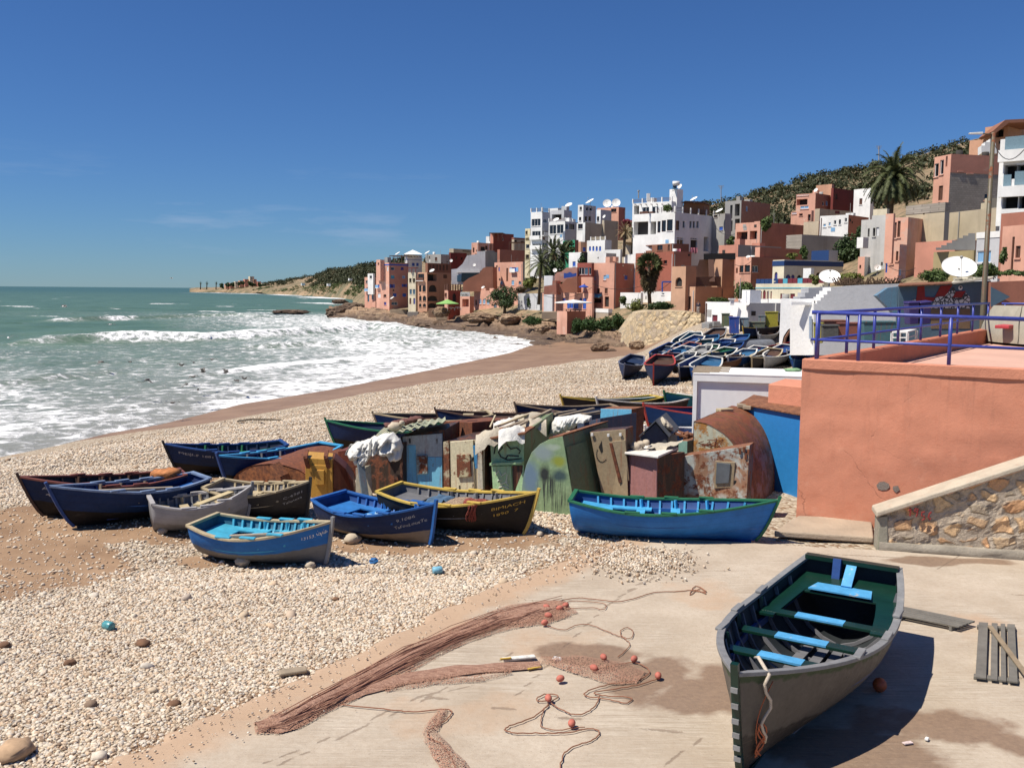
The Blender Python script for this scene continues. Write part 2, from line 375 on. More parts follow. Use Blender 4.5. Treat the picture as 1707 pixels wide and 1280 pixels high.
# --- pebbles (nobody could count them)
def stones_mat():
 s = NT('pebble stone'); oi = s.n('ShaderNodeObjectInfo'); r = oi.outputs['Random']
 cr_ = s.n('ShaderNodeValToRGB'); e = cr_.color_ramp.elements; e[0].color = (0.14,0.09,0.06,1); e[1].color = (0.78,0.70,0.58,1)
 for p, c in ((.07,(.36,.25,.16,1)),(.2,(.50,.39,.27,1)),(.42,(.68,.59,.46,1)),(.62,(.56,.50,.42,1)),(.76,(.64,.46,.30,1)),(.86,(.34,.31,.28,1)),(.93,(.66,.60,.50,1))):
  q = cr_.color_ramp.elements.new(p); q.color = c
 s.l(r,cr_.inputs[0]); c = s.mix(s.ramp(s.noise(30,4),.35,.7,0,.4),cr_.outputs[0],(.3,.22,.15)); return s.fin(c,.85)
def scatter(name,pts,rot,scl,protos,label=None):
 me = bpy.data.meshes.new(name); me.vertices.add(len(pts)); me.vertices.foreach_set('co',np.asarray(pts,np.float32).ravel())
 a = me.attributes.new('rot', 'FLOAT_VECTOR', 'POINT'); a.data.foreach_set('vector',np.asarray(rot,np.float32).ravel())
 a = me.attributes.new('scl', 'FLOAT_VECTOR', 'POINT'); a.data.foreach_set('vector',np.asarray(scl,np.float32).ravel())
 o = bpy.data.objects.new(name,me); link(o)
 coll = bpy.data.collections.new(name + ' shapes')
 for p in protos: coll.objects.link(p)
 ng = bpy.data.node_groups.new(name, 'GeometryNodeTree')
 ng.interface.new_socket('Geometry',in_out='INPUT',socket_type='NodeSocketGeometry'); ng.interface.new_socket('Geometry',in_out='OUTPUT',socket_type='NodeSocketGeometry')
 gi = ng.nodes.new('NodeGroupInput'); go = ng.nodes.new('NodeGroupOutput'); ip = ng.nodes.new('GeometryNodeInstanceOnPoints'); ci = ng.nodes.new('GeometryNodeCollectionInfo')
 ci.inputs['Collection'].default_value = coll; ci.inputs['Separate Children'].default_value = True; ci.inputs['Reset Children'].default_value = True
 ar = ng.nodes.new('GeometryNodeInputNamedAttribute'); ar.data_type = 'FLOAT_VECTOR'; ar.inputs[0].default_value = 'rot'
 asc = ng.nodes.new('GeometryNodeInputNamedAttribute'); asc.data_type = 'FLOAT_VECTOR'; asc.inputs[0].default_value = 'scl'
 ip.inputs['Pick Instance'].default_value = True
 k = ng.links.new; k(gi.outputs[0],ip.inputs['Points']); k(ci.outputs[0],ip.inputs['Instance']); k(ar.outputs[0],ip.inputs['Rotation']); k(asc.outputs[0],ip.inputs['Scale']); k(ip.outputs[0],go.inputs[0])
 md = o.modifiers.new('scatter', 'NODES'); md.node_group = ng
 return tag(o,label,kind='stuff')
def proto_stone(i,mat):
 bm = bmesh.new(); bmesh.ops.create_icosphere(bm,subdivisions=2 if i < 4 else 1,radius=1.0); rr = random.Random(i)
 o3 = [Vector((rr.uniform(-1,1),rr.uniform(-1,1),rr.uniform(-1,1))).normalized() for _ in range(5)]
 for v in bm.verts:
  k = 1.0
  for q in o3: k -= 0.22 * max(0,v.co.normalized().dot(q) - 0.45)
  v.co *= k * (1 + rr.uniform(-.05,.05)); v.co.z *= 0.62
 me = bpy.data.meshes.new('stone'); bm.to_mesh(me); bm.free(); me.materials.append(mat); me.polygons.foreach_set('use_smooth',[True] * len(me.polygons))
 return bpy.data.objects.new('stone',me)
ms_ = stones_mat(); protos = [proto_stone(i,ms_) for i in range(7)]
rs = np.random.RandomState(4)
def peb_pts(n,d0,d1,smin,smax,r1=.22):
 d = np.sqrt(rs.uniform(d0 ** 2,d1 ** 2,n)); r = rs.uniform(-0.66,r1,n); x = r * (d + 1); y = d
 e = sdist(x,y,EDGEA); ds = sdist(x,y)
 sd = blobs(x,y,[(60,940,190,60),(20,880,130,50),(190,890,140,26),(420,935,150,14),(700,905,260,16),(430,790,160,16),(300,800,200,22),(700,740,220,30)])
 sd = sd * 0.95 + 0.5 * (fbm(x * 1.3,y * 1.3,31) - .5) + 1.5 * np.maximum(0,fbm(x * .8 + 7,y * .55,77,5) - .53)
 keep = (e < 0.10 + 0.5 * (fbm(x * 2,y * 2,8) - .6)) & (ds > np.interp(y,[40,52,62,75,110],[1.5,2.5,8,15,24])) & (rs.uniform(0,1,n) > np.clip(sd * 1.25,0,.93))
 keep &= (rs.uniform(0,1,n) < sstep(-0.2,.7,-e) * 0.6 + 0.4)
 x, y = x[keep], y[keep]; m = len(x); s = smin + (smax - smin) * rs.uniform(0,1,m) ** 2.2
 z = beach_z(x,y) + s * 0.25
 rot = np.stack([rs.uniform(-.5,.5,m),rs.uniform(-.5,.5,m),rs.uniform(0,6.28,m)],-1)
 scl = s[:,None] * np.stack([rs.uniform(.8,1.35,m),rs.uniform(.7,1.05,m),rs.uniform(.7,1.1,m)],-1)
 return np.stack([x,y,z],-1), rot, scl
Q = [peb_pts(240000,7.5,16,.007,.036),peb_pts(190000,15,27,.011,.045),peb_pts(120000,26,50,.016,.060,.2),peb_pts(70000,48,90,.03,.08,.25),peb_pts(700,8,40,.05,.11)]
scatter('pebbles',*[np.concatenate([q[i] for q in Q]) for i in range(3)],protos)
# --- concrete slab of the boat ramp
def m_slab():
 s = NT('ramp concrete'); sd = s.attr('sand'); dk = s.attr('damp'); jt = s.attr('joint')
 n = s.noise(0.8,6,0.65); n2 = s.noise(14,7,0.7); n3 = s.noise(60,3,.6)
 c = s.mix(s.ramp(n,.3,.7),(.37,.30,.225),(.50,.425,.335)); c = s.mix(s.ramp(n2,.42,.75,0,.55),c,(.33,.25,.175))
 g1 = s.noise(1,6,.72,s.vec((1.2,24,1),(0,0,R(-24))),.35); g2 = s.noise(1,6,.72,s.vec((1.2,24,1),(0,0,R(62))),.35)
 zone = s.ramp(s.noise(0.30,3,.5),.46,.54); gm = s.ramp(s.noise(.55,5,.65),.38,.62)
 gv = s.n('ShaderNodeMix'); s.l(zone,gv.inputs[0]); s.l(g1,gv.inputs[2]); s.l(g2,gv.inputs[3])
 gr = s.math('MULTIPLY',s.ramp(gv.outputs[0],.36,.66),gm)
 c = s.mix(s.math('MULTIPLY',s.ramp(gr,.35,1),.55),c,(.66,.585,.475)); c = s.mix(s.math('MULTIPLY',s.ramp(gv.outputs[0],.48,.34),s.math('MULTIPLY',gm,.5)),c,(.24,.175,.12))
 c = s.mix(s.ramp(s.math('ADD',sd,s.math('MULTIPLY',s.math('SUBTRACT',s.noise(1.4,6,.7),.5),.9)),.35,.75,0,.8),c,(.43,.285,.18))
 dm = s.ramp(s.math('ADD',dk,s.math('MULTIPLY',s.math('SUBTRACT',s.noise(2.2,6,.7),.5),.9)),.36,.74,0,.82)
 c = s.mix(dm,c,s.mix(s.ramp(n2,.35,.65),(.15,.085,.05),(.23,.145,.09)))
 j = s.ramp(s.math('ADD',jt,s.math('MULTIPLY',s.math('SUBTRACT',n2,.5),1.2)),.55,.8); c = s.mix(s.math('MULTIPLY',j,.6),c,(.18,.125,.085))
 c = s.mix(s.ramp(s.noise(45,2,.5),.70,.74,0,.7),c,(.18,.12,.085))
 h = s.math('ADD',s.math('MULTIPLY',gr,.9),s.math('ADD',s.math('MULTIPLY',n2,.6),s.math('MULTIPLY',n3,.25))); h = s.math('SUBTRACT',h,s.math('MULTIPLY',j,.9))
 s.bump(h,.55,.02); return s.fin(c,s.ramp(dm,0,.8,.9,.7))
pl = [EDGE[0]]
for a, b in zip(EDGE[:-1],EDGE[1:]):
 m = max(2,int((b - a).length / 0.09))
 pl += [a.lerp(b,k / m) for k in range(1,m + 1)]
v = np.concatenate([[0,.02],np.linspace(.1,9,150),np.geomspace(9.2,26,40)]); n = len(pl)
PX = np.array([p.x for p in pl]); PY = np.array([p.y for p in pl]); jag = (fbm(np.arange(n) * .35,np.zeros(n),77,3) - .5) * .35
X = PX[:,None] + jag[:,None] * np.exp(-v[None,:] * 1.2) * -1 + v[None,:] * SLABDIR.x; Y = PY[:,None] + v[None,:] * SLABDIR.y
Z = 0.06 + (fbm(X * .7,Y * .7,55) - .5) * .03
Z[:,0] = -0.16
sandm = (1 - sstep(.1,1.5,v))[None,:] * np.ones((n,1)) * np.interp(PY,[8,16,20],[.85,1,.5])[:,None]
def sblob(X,Y,L):
 m = np.zeros_like(X)
 for px, py, rx, ry in L:
  c = gz(px,py,.06); a = gz(px + rx,py,.06); b = gz(px,py - ry,.06)
  m = np.maximum(m,1 - sstep(.3,1.25,np.hypot((X - c.x) / abs(a.x - c.x),(Y - c.y) / abs(b.y - c.y)) + 1.5 * (fbm(X * 1.3,Y * 1.3,14,5) - .5)))
 return m
damp = sblob(X,Y,[(985,1090,110,26),(1080,1130,130,40),(1170,1150,130,45),(1600,1215,190,42),(1480,1255,200,40),(1690,1235,90,40),(1440,895,100,9),(1560,935,130,8)])
sandm = np.maximum(sandm,sblob(X,Y,[(930,1080,140,50),(1180,1000,120,35),(760,1190,200,50),(1650,1050,90,40)]) * .55)
joint = np.zeros_like(X)
for q in ([(640,1150),(870,1184),(1000,1204),(1200,1230),(1400,1262)],[(1492,998),(1545,958),(1600,925)],[(1480,975),(1707,992)],[(440,1272),(560,1225),(700,1160),(800,1140)],[(1110,905),(1500,930)],[(860,1085),(720,1160),(560,1232),(430,1290)],[(1490,1110),(1707,1130)],[(860,1160),(1010,1010),(1130,930)],[(1010,1010),(1130,940),(1180,905)],[(1100,1280),(1180,1225),(1215,1190)]):
 joint = np.maximum(joint,1 - sstep(.006,.032,np.abs(sdist(X,Y,np.array([[*gz(a,b,.06).xy] for a,b in q])))))
tag(mesh_grid('boat_ramp',X,Y,Z,m_slab(),{'sand': sandm, 'damp': damp, 'joint': joint}),kind='structure')
# --- sea
CREST = [  # pixel line of the crest, height, width seaward/shoreward, foam
 ([(60,537),(160,533),(250,530),(330,528),(400,528),(455,531)],1.1,5,.85,.35),
 ([(415,521),(470,521),(540,521)],.7,4,1.0,.2),
 ([(-60,578),(70,573),(160,569),(260,567),(330,566),(420,562),(520,556),(620,548),(700,556)],1.25,5,.70,.0),
 ([(330,583),(430,580),(510,577),(617,572),(720,572),(800,574)],.55,3,.70,.1),
 ([(-150,655),(-60,648),(20,641),(75,634),(150,624),(240,614)],.75,3,1.0,.0),
 ([(260,640),(380,620),(480,608),(620,598),(760,590)],.3,2,.9,.1),
 ([(60,702),(200,682),(330,655)],.18,1.5,.6,.1),
]
nd, ncol = 760, 460
dd = np.concatenate([np.geomspace(26,420,nd - 120),np.geomspace(424,60000,120)]); rt = np.linspace(-1.05,.42,ncol)
X = rt[None,:] * dd[:,None]; Y = np.repeat(dd[:,None],ncol,1)
DS = -sdist(X,Y)
Z = np.full_like(X,-4.0); foam = np.zeros_like(X)
amp = sstep(2,40,DS)
ch = fbm(X * .16,Y * .16,61,4) - .5; sw = np.sin((DS * .19 + 4 * fbm(X * .02,Y * .02,3)))
Z += amp * (ch * .55 + sw * .22 * sstep(30,90,DS)) * (1 - sstep(900,3000,Y))
CP = [(0,500,.0),(300,500,.02),(500,505,.06),(0,545,.03),(200,545,.06),(350,545,.40),(480,540,.62),(580,540,.75),(0,562,.22),(150,555,.15),(300,556,.2),(0,600,.42),(120,600,.36),(250,590,.40),(400,600,.44),(520,590,.54),(620,575,.74),(700,575,.62),(780,580,.72),(0,660,.64),(120,650,.46),(250,640,.42),(380,625,.48),(480,625,.58),(560,620,.72),(0,720,.72),(100,705,.66),(200,690,.56),(300,670,.46),(400,655,.62),(480,645,.74),(60,740,.5),(650,600,.74),(740,590,.76),(820,583,.74),(690,560,.6)]
PT = np.array([[*gz(a,b,-4).xy,c] for a,b,c in CP]); U = X / Y * 900; V = np.log(Y) * 420
num = 0; den = 0
for a, b, c in PT:
 w = 1 / (((U - a / b * 900) ** 2 + (V - math.log(b) * 420) ** 2) + 60) ** 1.6; num = num + w * c; den = den + w
foam = num / den * (1 - sstep(300,420,Y)) 
gust = fbm(X * .05,Y * .05,91)
for q, h, wd, fo, seaw in CREST:
 P = np.array([[*gz(a,b,-4).xy] for a,b in q]); d = sdist(X,Y,P); en = 1
 e0 = np.hypot(X - P[0,0],Y - P[0,1]); e1 = np.hypot(X - P[-1,0],Y - P[-1,1]); en = sstep(0,14,np.minimum(e0,e1))
 hv = h * (.55 + .9 * fbm(X * .07,Y * .07,15))
 prof = np.where(d > 0,np.exp(-(d / (wd * .42)) ** 2),np.exp(-(d / (wd * 1.5)) ** 2)); Z += hv * prof * en
 fm = np.where(d > -wd * .28,np.exp(-(np.maximum(d,0) / (wd * 1.2)) ** 1.5),np.exp(-((d + wd * .28) / (wd * .5)) ** 2) )
 foam = np.maximum(foam,fo * fm * en * (.25 + 1.0 * sstep(.34,.62,gust)))
edge = np.exp(-(np.maximum(DS - 1,0) / 3.0) ** 2) * sstep(62,72,Y); foam = np.maximum(foam,.8 * edge * (.55 + .8 * fbm(X * .2,Y * .2,19)))
caps = fbm(X * .035,Y * .09,37,5); foam = np.maximum(foam,sstep(.70,.80,caps) * sstep(170,300,Y) * (1 - sstep(700,1500,Y)) * .75)
for q in ([(330,488),(372,488.5)],[(400,489.5),(430,490)],[(470,491),(510,493)],[(525,505),(576,507)],[(520,495),(570,498)]):
 P = np.array([[*gz(a,b,-4).xy] for a,b in q]); d = np.abs(sdist(X,Y,P)); foam = np.maximum(foam,.95 * np.exp(-(d / (P[0,1] * .022)) ** 2))
Z += np.minimum(foam,.9) * (fbm(X * .55,Y * .55,71,3) - .5) * .30 * sstep(3,14,DS)
Z = np.where(DS < 6,np.maximum(Z,-4.03 + 0.03 * np.clip(DS,-8,6)),Z)
shal = np.exp(-np.maximum(DS,0) / 20.0)
def m_sea():
 s = NT('sea water'); fo = s.attr('foam'); sh = s.attr('shallow')
 n = s.noise(.06,4,.6); far_ = s.attr('farness')
 c = s.mix(s.ramp(n,.3,.7),(.060,.112,.074),(.098,.165,.110)); c = s.mix(far_,c,(.05,.105,.085))
 c = s.mix(sh,c,(.24,.205,.175))
 v1 = s.noise(.42,8,.68,dist=1.2); v2 = s.noise(1.7,6,.7,dist=.8); vv = s.voro(.55,s.vec((1,1,1)), 'DISTANCE_TO_EDGE')
 lace = s.math('ADD',s.math('MULTIPLY',v1,.62),s.math('MULTIPLY',v2,.38)); lace = s.math('ADD',lace,s.ramp(vv,0,.35,.07,-.05))
 df = s.math('SUBTRACT',lace,s.math('SUBTRACT',.76,s.math('MULTIPLY',fo,.42)))
 f = s.ramp(df,-.03,.10); f = s.math('MULTIPLY',f,s.ramp(fo,.02,.12))
 thin = s.math('MULTIPLY',s.ramp(df,-.22,.05),s.ramp(fo,.1,.5,0,.45))
 c = s.mix(thin,c,(.43,.44,.43)); c = s.mix(f,c,(.80,.80,.80))
 ch = s.noise(1.0,7,.68,s.vec((.55,1.0,1.0)),.4); ch2 = s.noise(.22,5,.6)
 s.bump(s.math('ADD',s.math('ADD',s.math('MULTIPLY',ch,.9),ch2),s.math('MULTIPLY',f,.5)),.75,.32)
 return s.fin(c,s.ramp(f,0,1,.36,.9),spec=.10)
tag(mesh_grid('sea',X,Y,Z,m_sea(),{'foam': np.clip(foam,0,1.05), 'shallow': shal * .75, 'farness': sstep(250,2500,Y)}),kind='structure')
# --- lofted land: columns of (pixel row, distance)
def loft(name,cols,mat,nu,nv,amp,freq,seed,attrs=None,spline=True,strata=0):
 cx = [c[0] for c in cols]; rows = len(cols[0][1]); G = np.zeros((len(cols),rows,3))
 for i, (px,seq) in enumerate(cols):
  for j, (py,d) in enumerate(seq): G[i,j] = at(px,py,d)
 uu = np.linspace(0,len(cols) - 1,nu); vv = np.linspace(0,rows - 1,nv); i0 = np.minimum(uu.astype(int),len(cols) - 2); j0 = np.minimum(vv.astype(int),rows - 2)
 fu = (uu - i0)[:,None,None]; fv = (vv - j0)[None,:,None]
 P = (G[i0][:,j0] * (1 - fu) + G[i0 + 1][:,j0] * fu) * (1 - fv) + (G[i0][:,j0 + 1] * (1 - fu) + G[i0 + 1][:,j0 + 1] * fu) * fv
 X, Y, Z = P[...,0].copy(), P[...,1].copy(), P[...,2].copy()
 nz_ = fbm(X * freq,Y * freq,seed,5) - .5; Z += nz_ * amp
 if strata:
  q = (Z + 0.22 * X * .2 + fbm(X * .05,Y * .05,5) * 2) / strata; fr = q - np.floor(q); Z += (sstep(.6,.95,fr) - fr) * strata * .8
 return tag(mesh_grid(name,X,Y,Z,mat,{'t': np.repeat(np.linspace(0,1,nv)[None,:],nu,0)} if attrs is None else attrs),kind='structure')
def m_rockshore(nm='strata rock',k=1.0):
 s = NT(nm); n = s.noise(.25,6,.65); n2 = s.noise(1.6,7,.72); z = s.n('ShaderNodeSeparateXYZ'); s.l(s.pos(),z.inputs[0])
 st = s.noise(1,5,.65,s.vec((.08,.16,2.4),(0,R(6),0)))
 c = s.mix(s.ramp(n2,.3,.7),mul((.26,.155,.09),k),mul((.46,.32,.20),k)); c = s.mix(s.ramp(st,.46,.64),c,(.10,.060,.040))
 c = s.mix(s.ramp(z.outputs['Z'],-3.6,-1.6,.85,0),c,s.mix(n2,(.045,.032,.026),(.13,.082,.055))); c = s.mix(s.ramp(n,.55,.7,0,.5),c,(.50,.37,.23))
 s.bump(s.math('ADD',n2,st),1.0,.5); return s.fin(c,.85)
def m_hill(nm='hillside soil',k=1.0):
 s = NT(nm); n = s.noise(.05 * k,7,.68); n2 = s.noise(.5 * k,6,.7)
 c = s.mix(s.ramp(n2,.3,.7),(.22,.14,.08),(.36,.255,.15)); c = s.mix(s.ramp(n,.50,.60,0,.7),c,(.13,.12,.06)); c = s.mix(s.ramp(s.noise(.35 * k,7,.75),.47,.57,0,.85),c,(.085,.085,.04))
 s.bump(n2,.8,.6); return s.fin(c,.95)
mrs = m_rockshore(); mhl = m_hill()
RX = [548,600,640,690,740,790,840,890,940,990,1040,1090]
r0 = [532,533,537,549,560,568,574,581,593,607,612,606]; r3 = [514,516,517,522,524,524,522,530,545,548,562,574]; rd = [310,285,272,262,250,235,220,195,180,165,138,130]
cols = []
for k, px in enumerate(RX):
 d0 = gz(px,r0[k],-4.5).y; d1 = gz(px,r0[k] - .30 * (r0[k] - r3[k]),-3.0).y; d0 = min(d0,rd[k] - 8); d1 = min(max(d1,d0 + 2),rd[k] - 5)
 y1 = r0[k] - .35 * (r0[k] - r3[k]); y2 = r0[k] - .7 * (r0[k] - r3[k])
 cols.append((px,[(r0[k] + 5,d0 - 3),(r0[k],d0),(y1,d0 + .4 * (rd[k] - d0)),(y2,d0 + .75 * (rd[k] - d0)),(r3[k],rd[k]),(r3[k] - 3,rd[k] + 25)]))
loft('rocky_shore',cols,mrs,330,170,2.3,.30,41,strata=1.3)
cols = [(588,[(516,320),(510,420),(504,560),(500,700)]),(640,[(517,276),(500,330),(470,420),(452,600)]),(760,[(524,246),(500,280),(455,340),(430,520)]),(880,[(530,200),(495,228),(440,290),(405,480)]),(980,[(548,170),(515,200),(450,270),(385,430)]),(1080,[(576,131),(521,165),(458,230),(362,400)]),(1180,[(584,108),(516,140),(455,200),(343,380)]),(1300,[(572,85),(508,118),(422,190),(312,380)]),(1400,[(567,66),(496,100),(405,170),(287,380)]),(1500,[(560,58),(470,92),(370,150),(270,370)]),(1610,[(558,55),(470,80),(360,130),(238,350)]),(1720,[(560,52),(460,76),(330,130),(214,330)]),(1900,[(560,50),(440,76),(300,130),(190,320)])]
cols = [(px,seq + [(seq[-1][0] + 6,seq[-1][1] * 1.35),(seq[-1][0] + 60,seq[-1][1] * 1.7)]) for px,seq in cols]
hill_o = loft('hillside',cols,mhl,260,90,2.2,.05,47)
HP = [316,326,345,370,420,470,520,560,600,640,700,760]; Hd = [1960,1930,1880,1820,1600,1380,1150,950,760,620,520,440]
h1 = [483.5,483,483,483,484,486,488,490,493,498,503,506]; h2 = [482.5,481.5,481,480,479,480,477,473,474,478,488,490]; h3 = [482,480.5,480,478.5,475,470.5,460.5,450.5,446,442,438,437]
head_o = loft('headland',[(px,[(h1[k] + 2 + 6048 / Hd[k],Hd[k] * .985),(h1[k] + 2.6,Hd[k]),(h1[k],Hd[k] * 1.01),(h2[k],Hd[k] * 1.1),(h3[k],Hd[k] * 1.35),(h3[k] + 3,Hd[k] * 1.7)]) for k,px in enumerate(HP)],m_hill('headland soil',.12),200,60,9,.012,51)
# ------------------------------------------------------------------ BOATS
def hull_mat(name,top,low,line=0.55,wear=0.35,under=(0.28,0.24,0.19),wave=0.05,planks=True,third=None,rough=0.55,spec=0.22):
 """two painted bands meeting at an uneven hand-painted line; UV.y runs from keel to sheer"""
 s = NT(name); uv = s.n('ShaderNodeUVMap'); sp = s.n('ShaderNodeSeparateXYZ'); s.l(uv.outputs[0],sp.inputs[0]); u, v = sp.outputs[0], sp.outputs[1]
 n1 = s.noise(3.0,6,.65); n2 = s.noise(16,6,.7); n3 = s.noise(1.0,5,.7,s.vec((3,3,26)))
 ve = s.math('ADD',v,s.math('MULTIPLY',s.math('SUBTRACT',n1,.5),wave * 2))
 tc_ = s.mix(s.ramp(n1,.3,.7),mul(top,.8),mul(top,1.15)); lc = s.mix(s.ramp(n1,.3,.7),mul(low,.75),mul(low,1.2))
 lc = s.mix(s.ramp(n3,.55,.72,0,.5),lc,under)
 c = s.mix(s.ramp(ve,line - .012,line + .012),lc,tc_)
 if third: c = s.mix(s.ramp(ve,third[0] - .01,third[0] + .01),c,third[1])
 th = .80 - .34 * wear
 c = s.mix(s.ramp(s.math('ADD',s.math('MULTIPLY',n2,.55),s.math('MULTIPLY',n3,.45)),th,th + .06,0,.85),c,under)
 if planks:
  pk = s.math('FRACT',s.math('MULTIPLY',v,7.0)); seam = s.ramp(s.math('ABSOLUTE',s.math('SUBTRACT',pk,.5)),.47,.5)
  c = s.mix(s.math('MULTIPLY',seam,s.ramp(n2,.3,.6,.25,.8)),c,mul(low,.3)); s.bump(s.math('SUBTRACT',s.math('MULTIPLY',n2,.5),s.math('MULTIPLY',seam,.8)),.3,.01)
 else: s.bump(n2,.2,.01)
 return s.fin(c,s.ramp(n2,.3,.7,rough * .8,min(1,rough * 1.4)),spec=spec)
class Hull:
 def __init__(s,L=4.4,B=1.6,D=.62,bow=.42,stern=.12,rake=.45,tw=.62,vee=.5,tmax=.42,flare=0.0,lift=0.05):
  s.__dict__.update(L=L,B=B,D=D,bow=bow,stern=stern,rake=rake,tw=tw,vee=vee,tmax=tmax,flare=flare,lift=lift)
 def hb(s,t):
  if t <= s.tmax: q = (s.tmax - t) / s.tmax; k = s.tw + (1 - s.tw) * (1 - q ** 1.9)
  else: q = (t - s.tmax) / (1 - s.tmax); k = 1 - q ** 2.25
  return max(.012,s.B / 2 * k)
 def sheer(s,t):
  return s.D * (1 + s.bow * max(0,(t - .35) / .65) ** 2.0 + s.stern * max(0,(.35 - t) / .35) ** 1.6)
 def keel(s,t): return s.lift * max(0,(t - .7) / .3) ** 2 + .05 * max(0,(.25 - t) / .25) ** 2
 def pt(s,t,u,side,off=0.0):
  """t stern..bow, u keel..sheer, side +-1 (+1 = to the left when looking forward), off inwards"""
  w = min(1,s.vee * .5 + s.vee * .8 * max(0,(t - .45) / .55)); a = u * math.pi / 2
  hb = s.hb(t); y = hb * ((1 - w) * math.sin(a) ** .85 + w * u ** .9) ; y = max(0,y - off * (1 if u > .04 else 0))
  k = s.keel(t); z = k + (s.sheer(t) - k) * ((1 - w) * (1 - math.cos(a)) + w * u)
  z += off * (1 - u) ; x = s.L * t + s.rake * (u ** .9) * max(0,(t - .5) / .5) ** 2 - .10 * s.L * .3 * u * max(0,(.3 - t) / .3)
  return Vector((x,side * y,z))
 def nrm(s,t,u,side):
  a = s.pt(t + .01,u,side) - s.pt(t - .01,u,side); b = s.pt(t,min(1,u + .02),side) - s.pt(t,u - .02,side)
  n = a.cross(b); n.normalize()
  return n if n.y * side > 0 else -n
def add_uv(o,uvs):
 me = o.data; l = me.uv_layers.new(name='UVMap')
 for lp in me.loops: l.data[lp.index].uv = uvs[lp.vertex_index]
def boat(name,label,pos,head,H,mats,roll=0.0,pitch=0.0,detail=2,thwarts=(.36,.56,.74),deck=True,bench=False,group='fishing boats drawn up on the beach',floor=True,
         ribs=9,tholes=True,posth=.10,transom_in=True,inwale=None,z=None,upside=False,scale=1.0,thw_w=.18,category='boat',zf=.70,deck_t=.20):
 """pos = ground point under the middle of the keel, head = world angle of the bow"""
 root = empty(name,pos,label,category,group)
 Mx = Matrix.Translation(Vector(pos)) @ Matrix.Rotation(head,4, 'Z') @ Matrix.Rotation(pitch,4, 'Y') @ Matrix.Rotation(roll,4, 'X')
 if upside: Mx = Mx @ Matrix.Translation((0,0,H.D * 1.02)) @ Matrix.Rotation(math.pi,4, 'X')
 Mx = Mx @ Matrix.Scale(scale,4) @ Matrix.Translation((-H.L * .5,0,0))
 def T(p): return Mx @ Vector(p)
 nt_ = {0: 12,1: 18,2: 30}[detail]; nu_ = {0: 5,1: 7,2: 11}[detail]
 ts = [i / nt_ for i in range(nt_ + 1)]; us = [i / nu_ for i in range(nu_ + 1)]
 # hull: outer skin, inner skin, transom
 V = []; F = []; MI = []; UVs = []
 def shell(off,mi):
  b = len(V)
  for t in ts:
   for side in (-1,1):
    for u in us: V.append(T(H.pt(t,u,side,off))); UVs.append((t,u))
  n = len(us)
  for i in range(nt_):
   for sd in (0,1):
    for j in range(n - 1):
     a = b + (i * 2 + sd) * n + j; c = b + ((i + 1) * 2 + sd) * n + j
     f = (a,a + 1,c + 1,c); F.append(f if sd == 0 else f[::-1]); MI.append(mi)
  if True:
   for j in range(n - 1):
    a = b + j; c = b + n + j; F.append((a,c,c + 1,a + 1)); MI.append(mi)
  return b
 b0 = shell(0,0); b1 = shell(.028,1)
 me = bpy.data.meshes.new('hull'); me.from_pydata([tuple(p) for p in V],[],F); me.materials.append(mats['hull']); me.materials.append(mats['inner'])
 me.polygons.foreach_set('material_index',MI); me.polygons.foreach_set('use_smooth',[True] * len(F))
 o = bpy.data.objects.new('hull',me); link(o); o.parent = root; o.matrix_parent_inverse = parent_inv(root); add_uv(o,UVs)
 me.update()
 def part(nm,mb,mat,bev=0.0,parent=root,smooth=False): return mb.build(nm,mat,parent,smooth,bev)
 # gunwale: rail on both sides and across the transom
 g = MB(); ow, iw, th = (.025,.065,.045) if detail else (.04,.08,.06)
 for side in (-1,1):
  rows = []
  for t in ts:
   p = H.pt(t,1,side); hb = H.hb(t); yo = side * (hb + ow); yi = side * max(.004,hb - iw)
   rows.append([T((p.x,yo,p.z - th * .4)),T((p.x,yo,p.z + th * .6)),T((p.x,yi,p.z + th * .6)),T((p.x,yi,p.z - th * .4))])
  g.grid(rows,closed=True)
  g.add([rows[0][k] for k in range(4)],[(0,1,2,3)]); g.add([rows[-1][k] for k in range(4)],[(0,1,2,3)])
 a = H.pt(0,1,-1); c = H.pt(0,1,1)
 g.hexa([T((a.x - ow,a.y - ow,a.z - th * .4)),T((a.x + iw,a.y,a.z - th * .4)),T((c.x + iw,c.y,c.z - th * .4)),T((c.x - ow,c.y + ow,c.z - th * .4)),
   T((a.x - ow,a.y - ow,a.z + th * .8)),T((a.x + iw,a.y,a.z + th * .8)),T((c.x + iw,c.y,c.z + th * .8)),T((c.x - ow,c.y + ow,c.z + th * .8))])
 part('gunwale',g,mats['rim'],.006 if detail == 2 else 0)
 # stem post and keel
 if detail:
  m = MB(); pts = [H.pt(1,u,1) for u in (0,.2,.4,.6,.8,1)]; pts = [Vector((p.x + .012,0,p.z)) for p in pts]; tip = pts[-1] + (pts[-1] - pts[-2]).normalized() * posth; pts.append(tip)
  for p, q in zip(pts[:-1],pts[1:]): m.bar(T(p),T(q),.055,.075,up=(Mx.to_3x3() @ Vector((0,1,0))))
  part('stem_post',m,mats.get('stem',mats['rim']))
  m = MB()
  for i in range(8):
   t0, t1 = .02 + i * .12, .02 + (i + 1) * .12; p, q = H.pt(t0,0,1), H.pt(t1,0,1); m.bar(T(p - Vector((0,0,.02))),T(q - Vector((0,0,.02))),.06,.06)
  part('keel',m,mats.get('keel',mats['hull']))
 def width_at(t,zf): # inside half breadth at the given fraction of local depth
  k = H.keel(t); zz = k + (H.sheer(t) - k) * zf; best = H.hb(t)
  for j in range(21):
   p = H.pt(t,j / 20,1)
   if p.z >= zz: best = p.y; break
  return best - .03, zz
 tw = mats.get('thwart',mats['inner'])
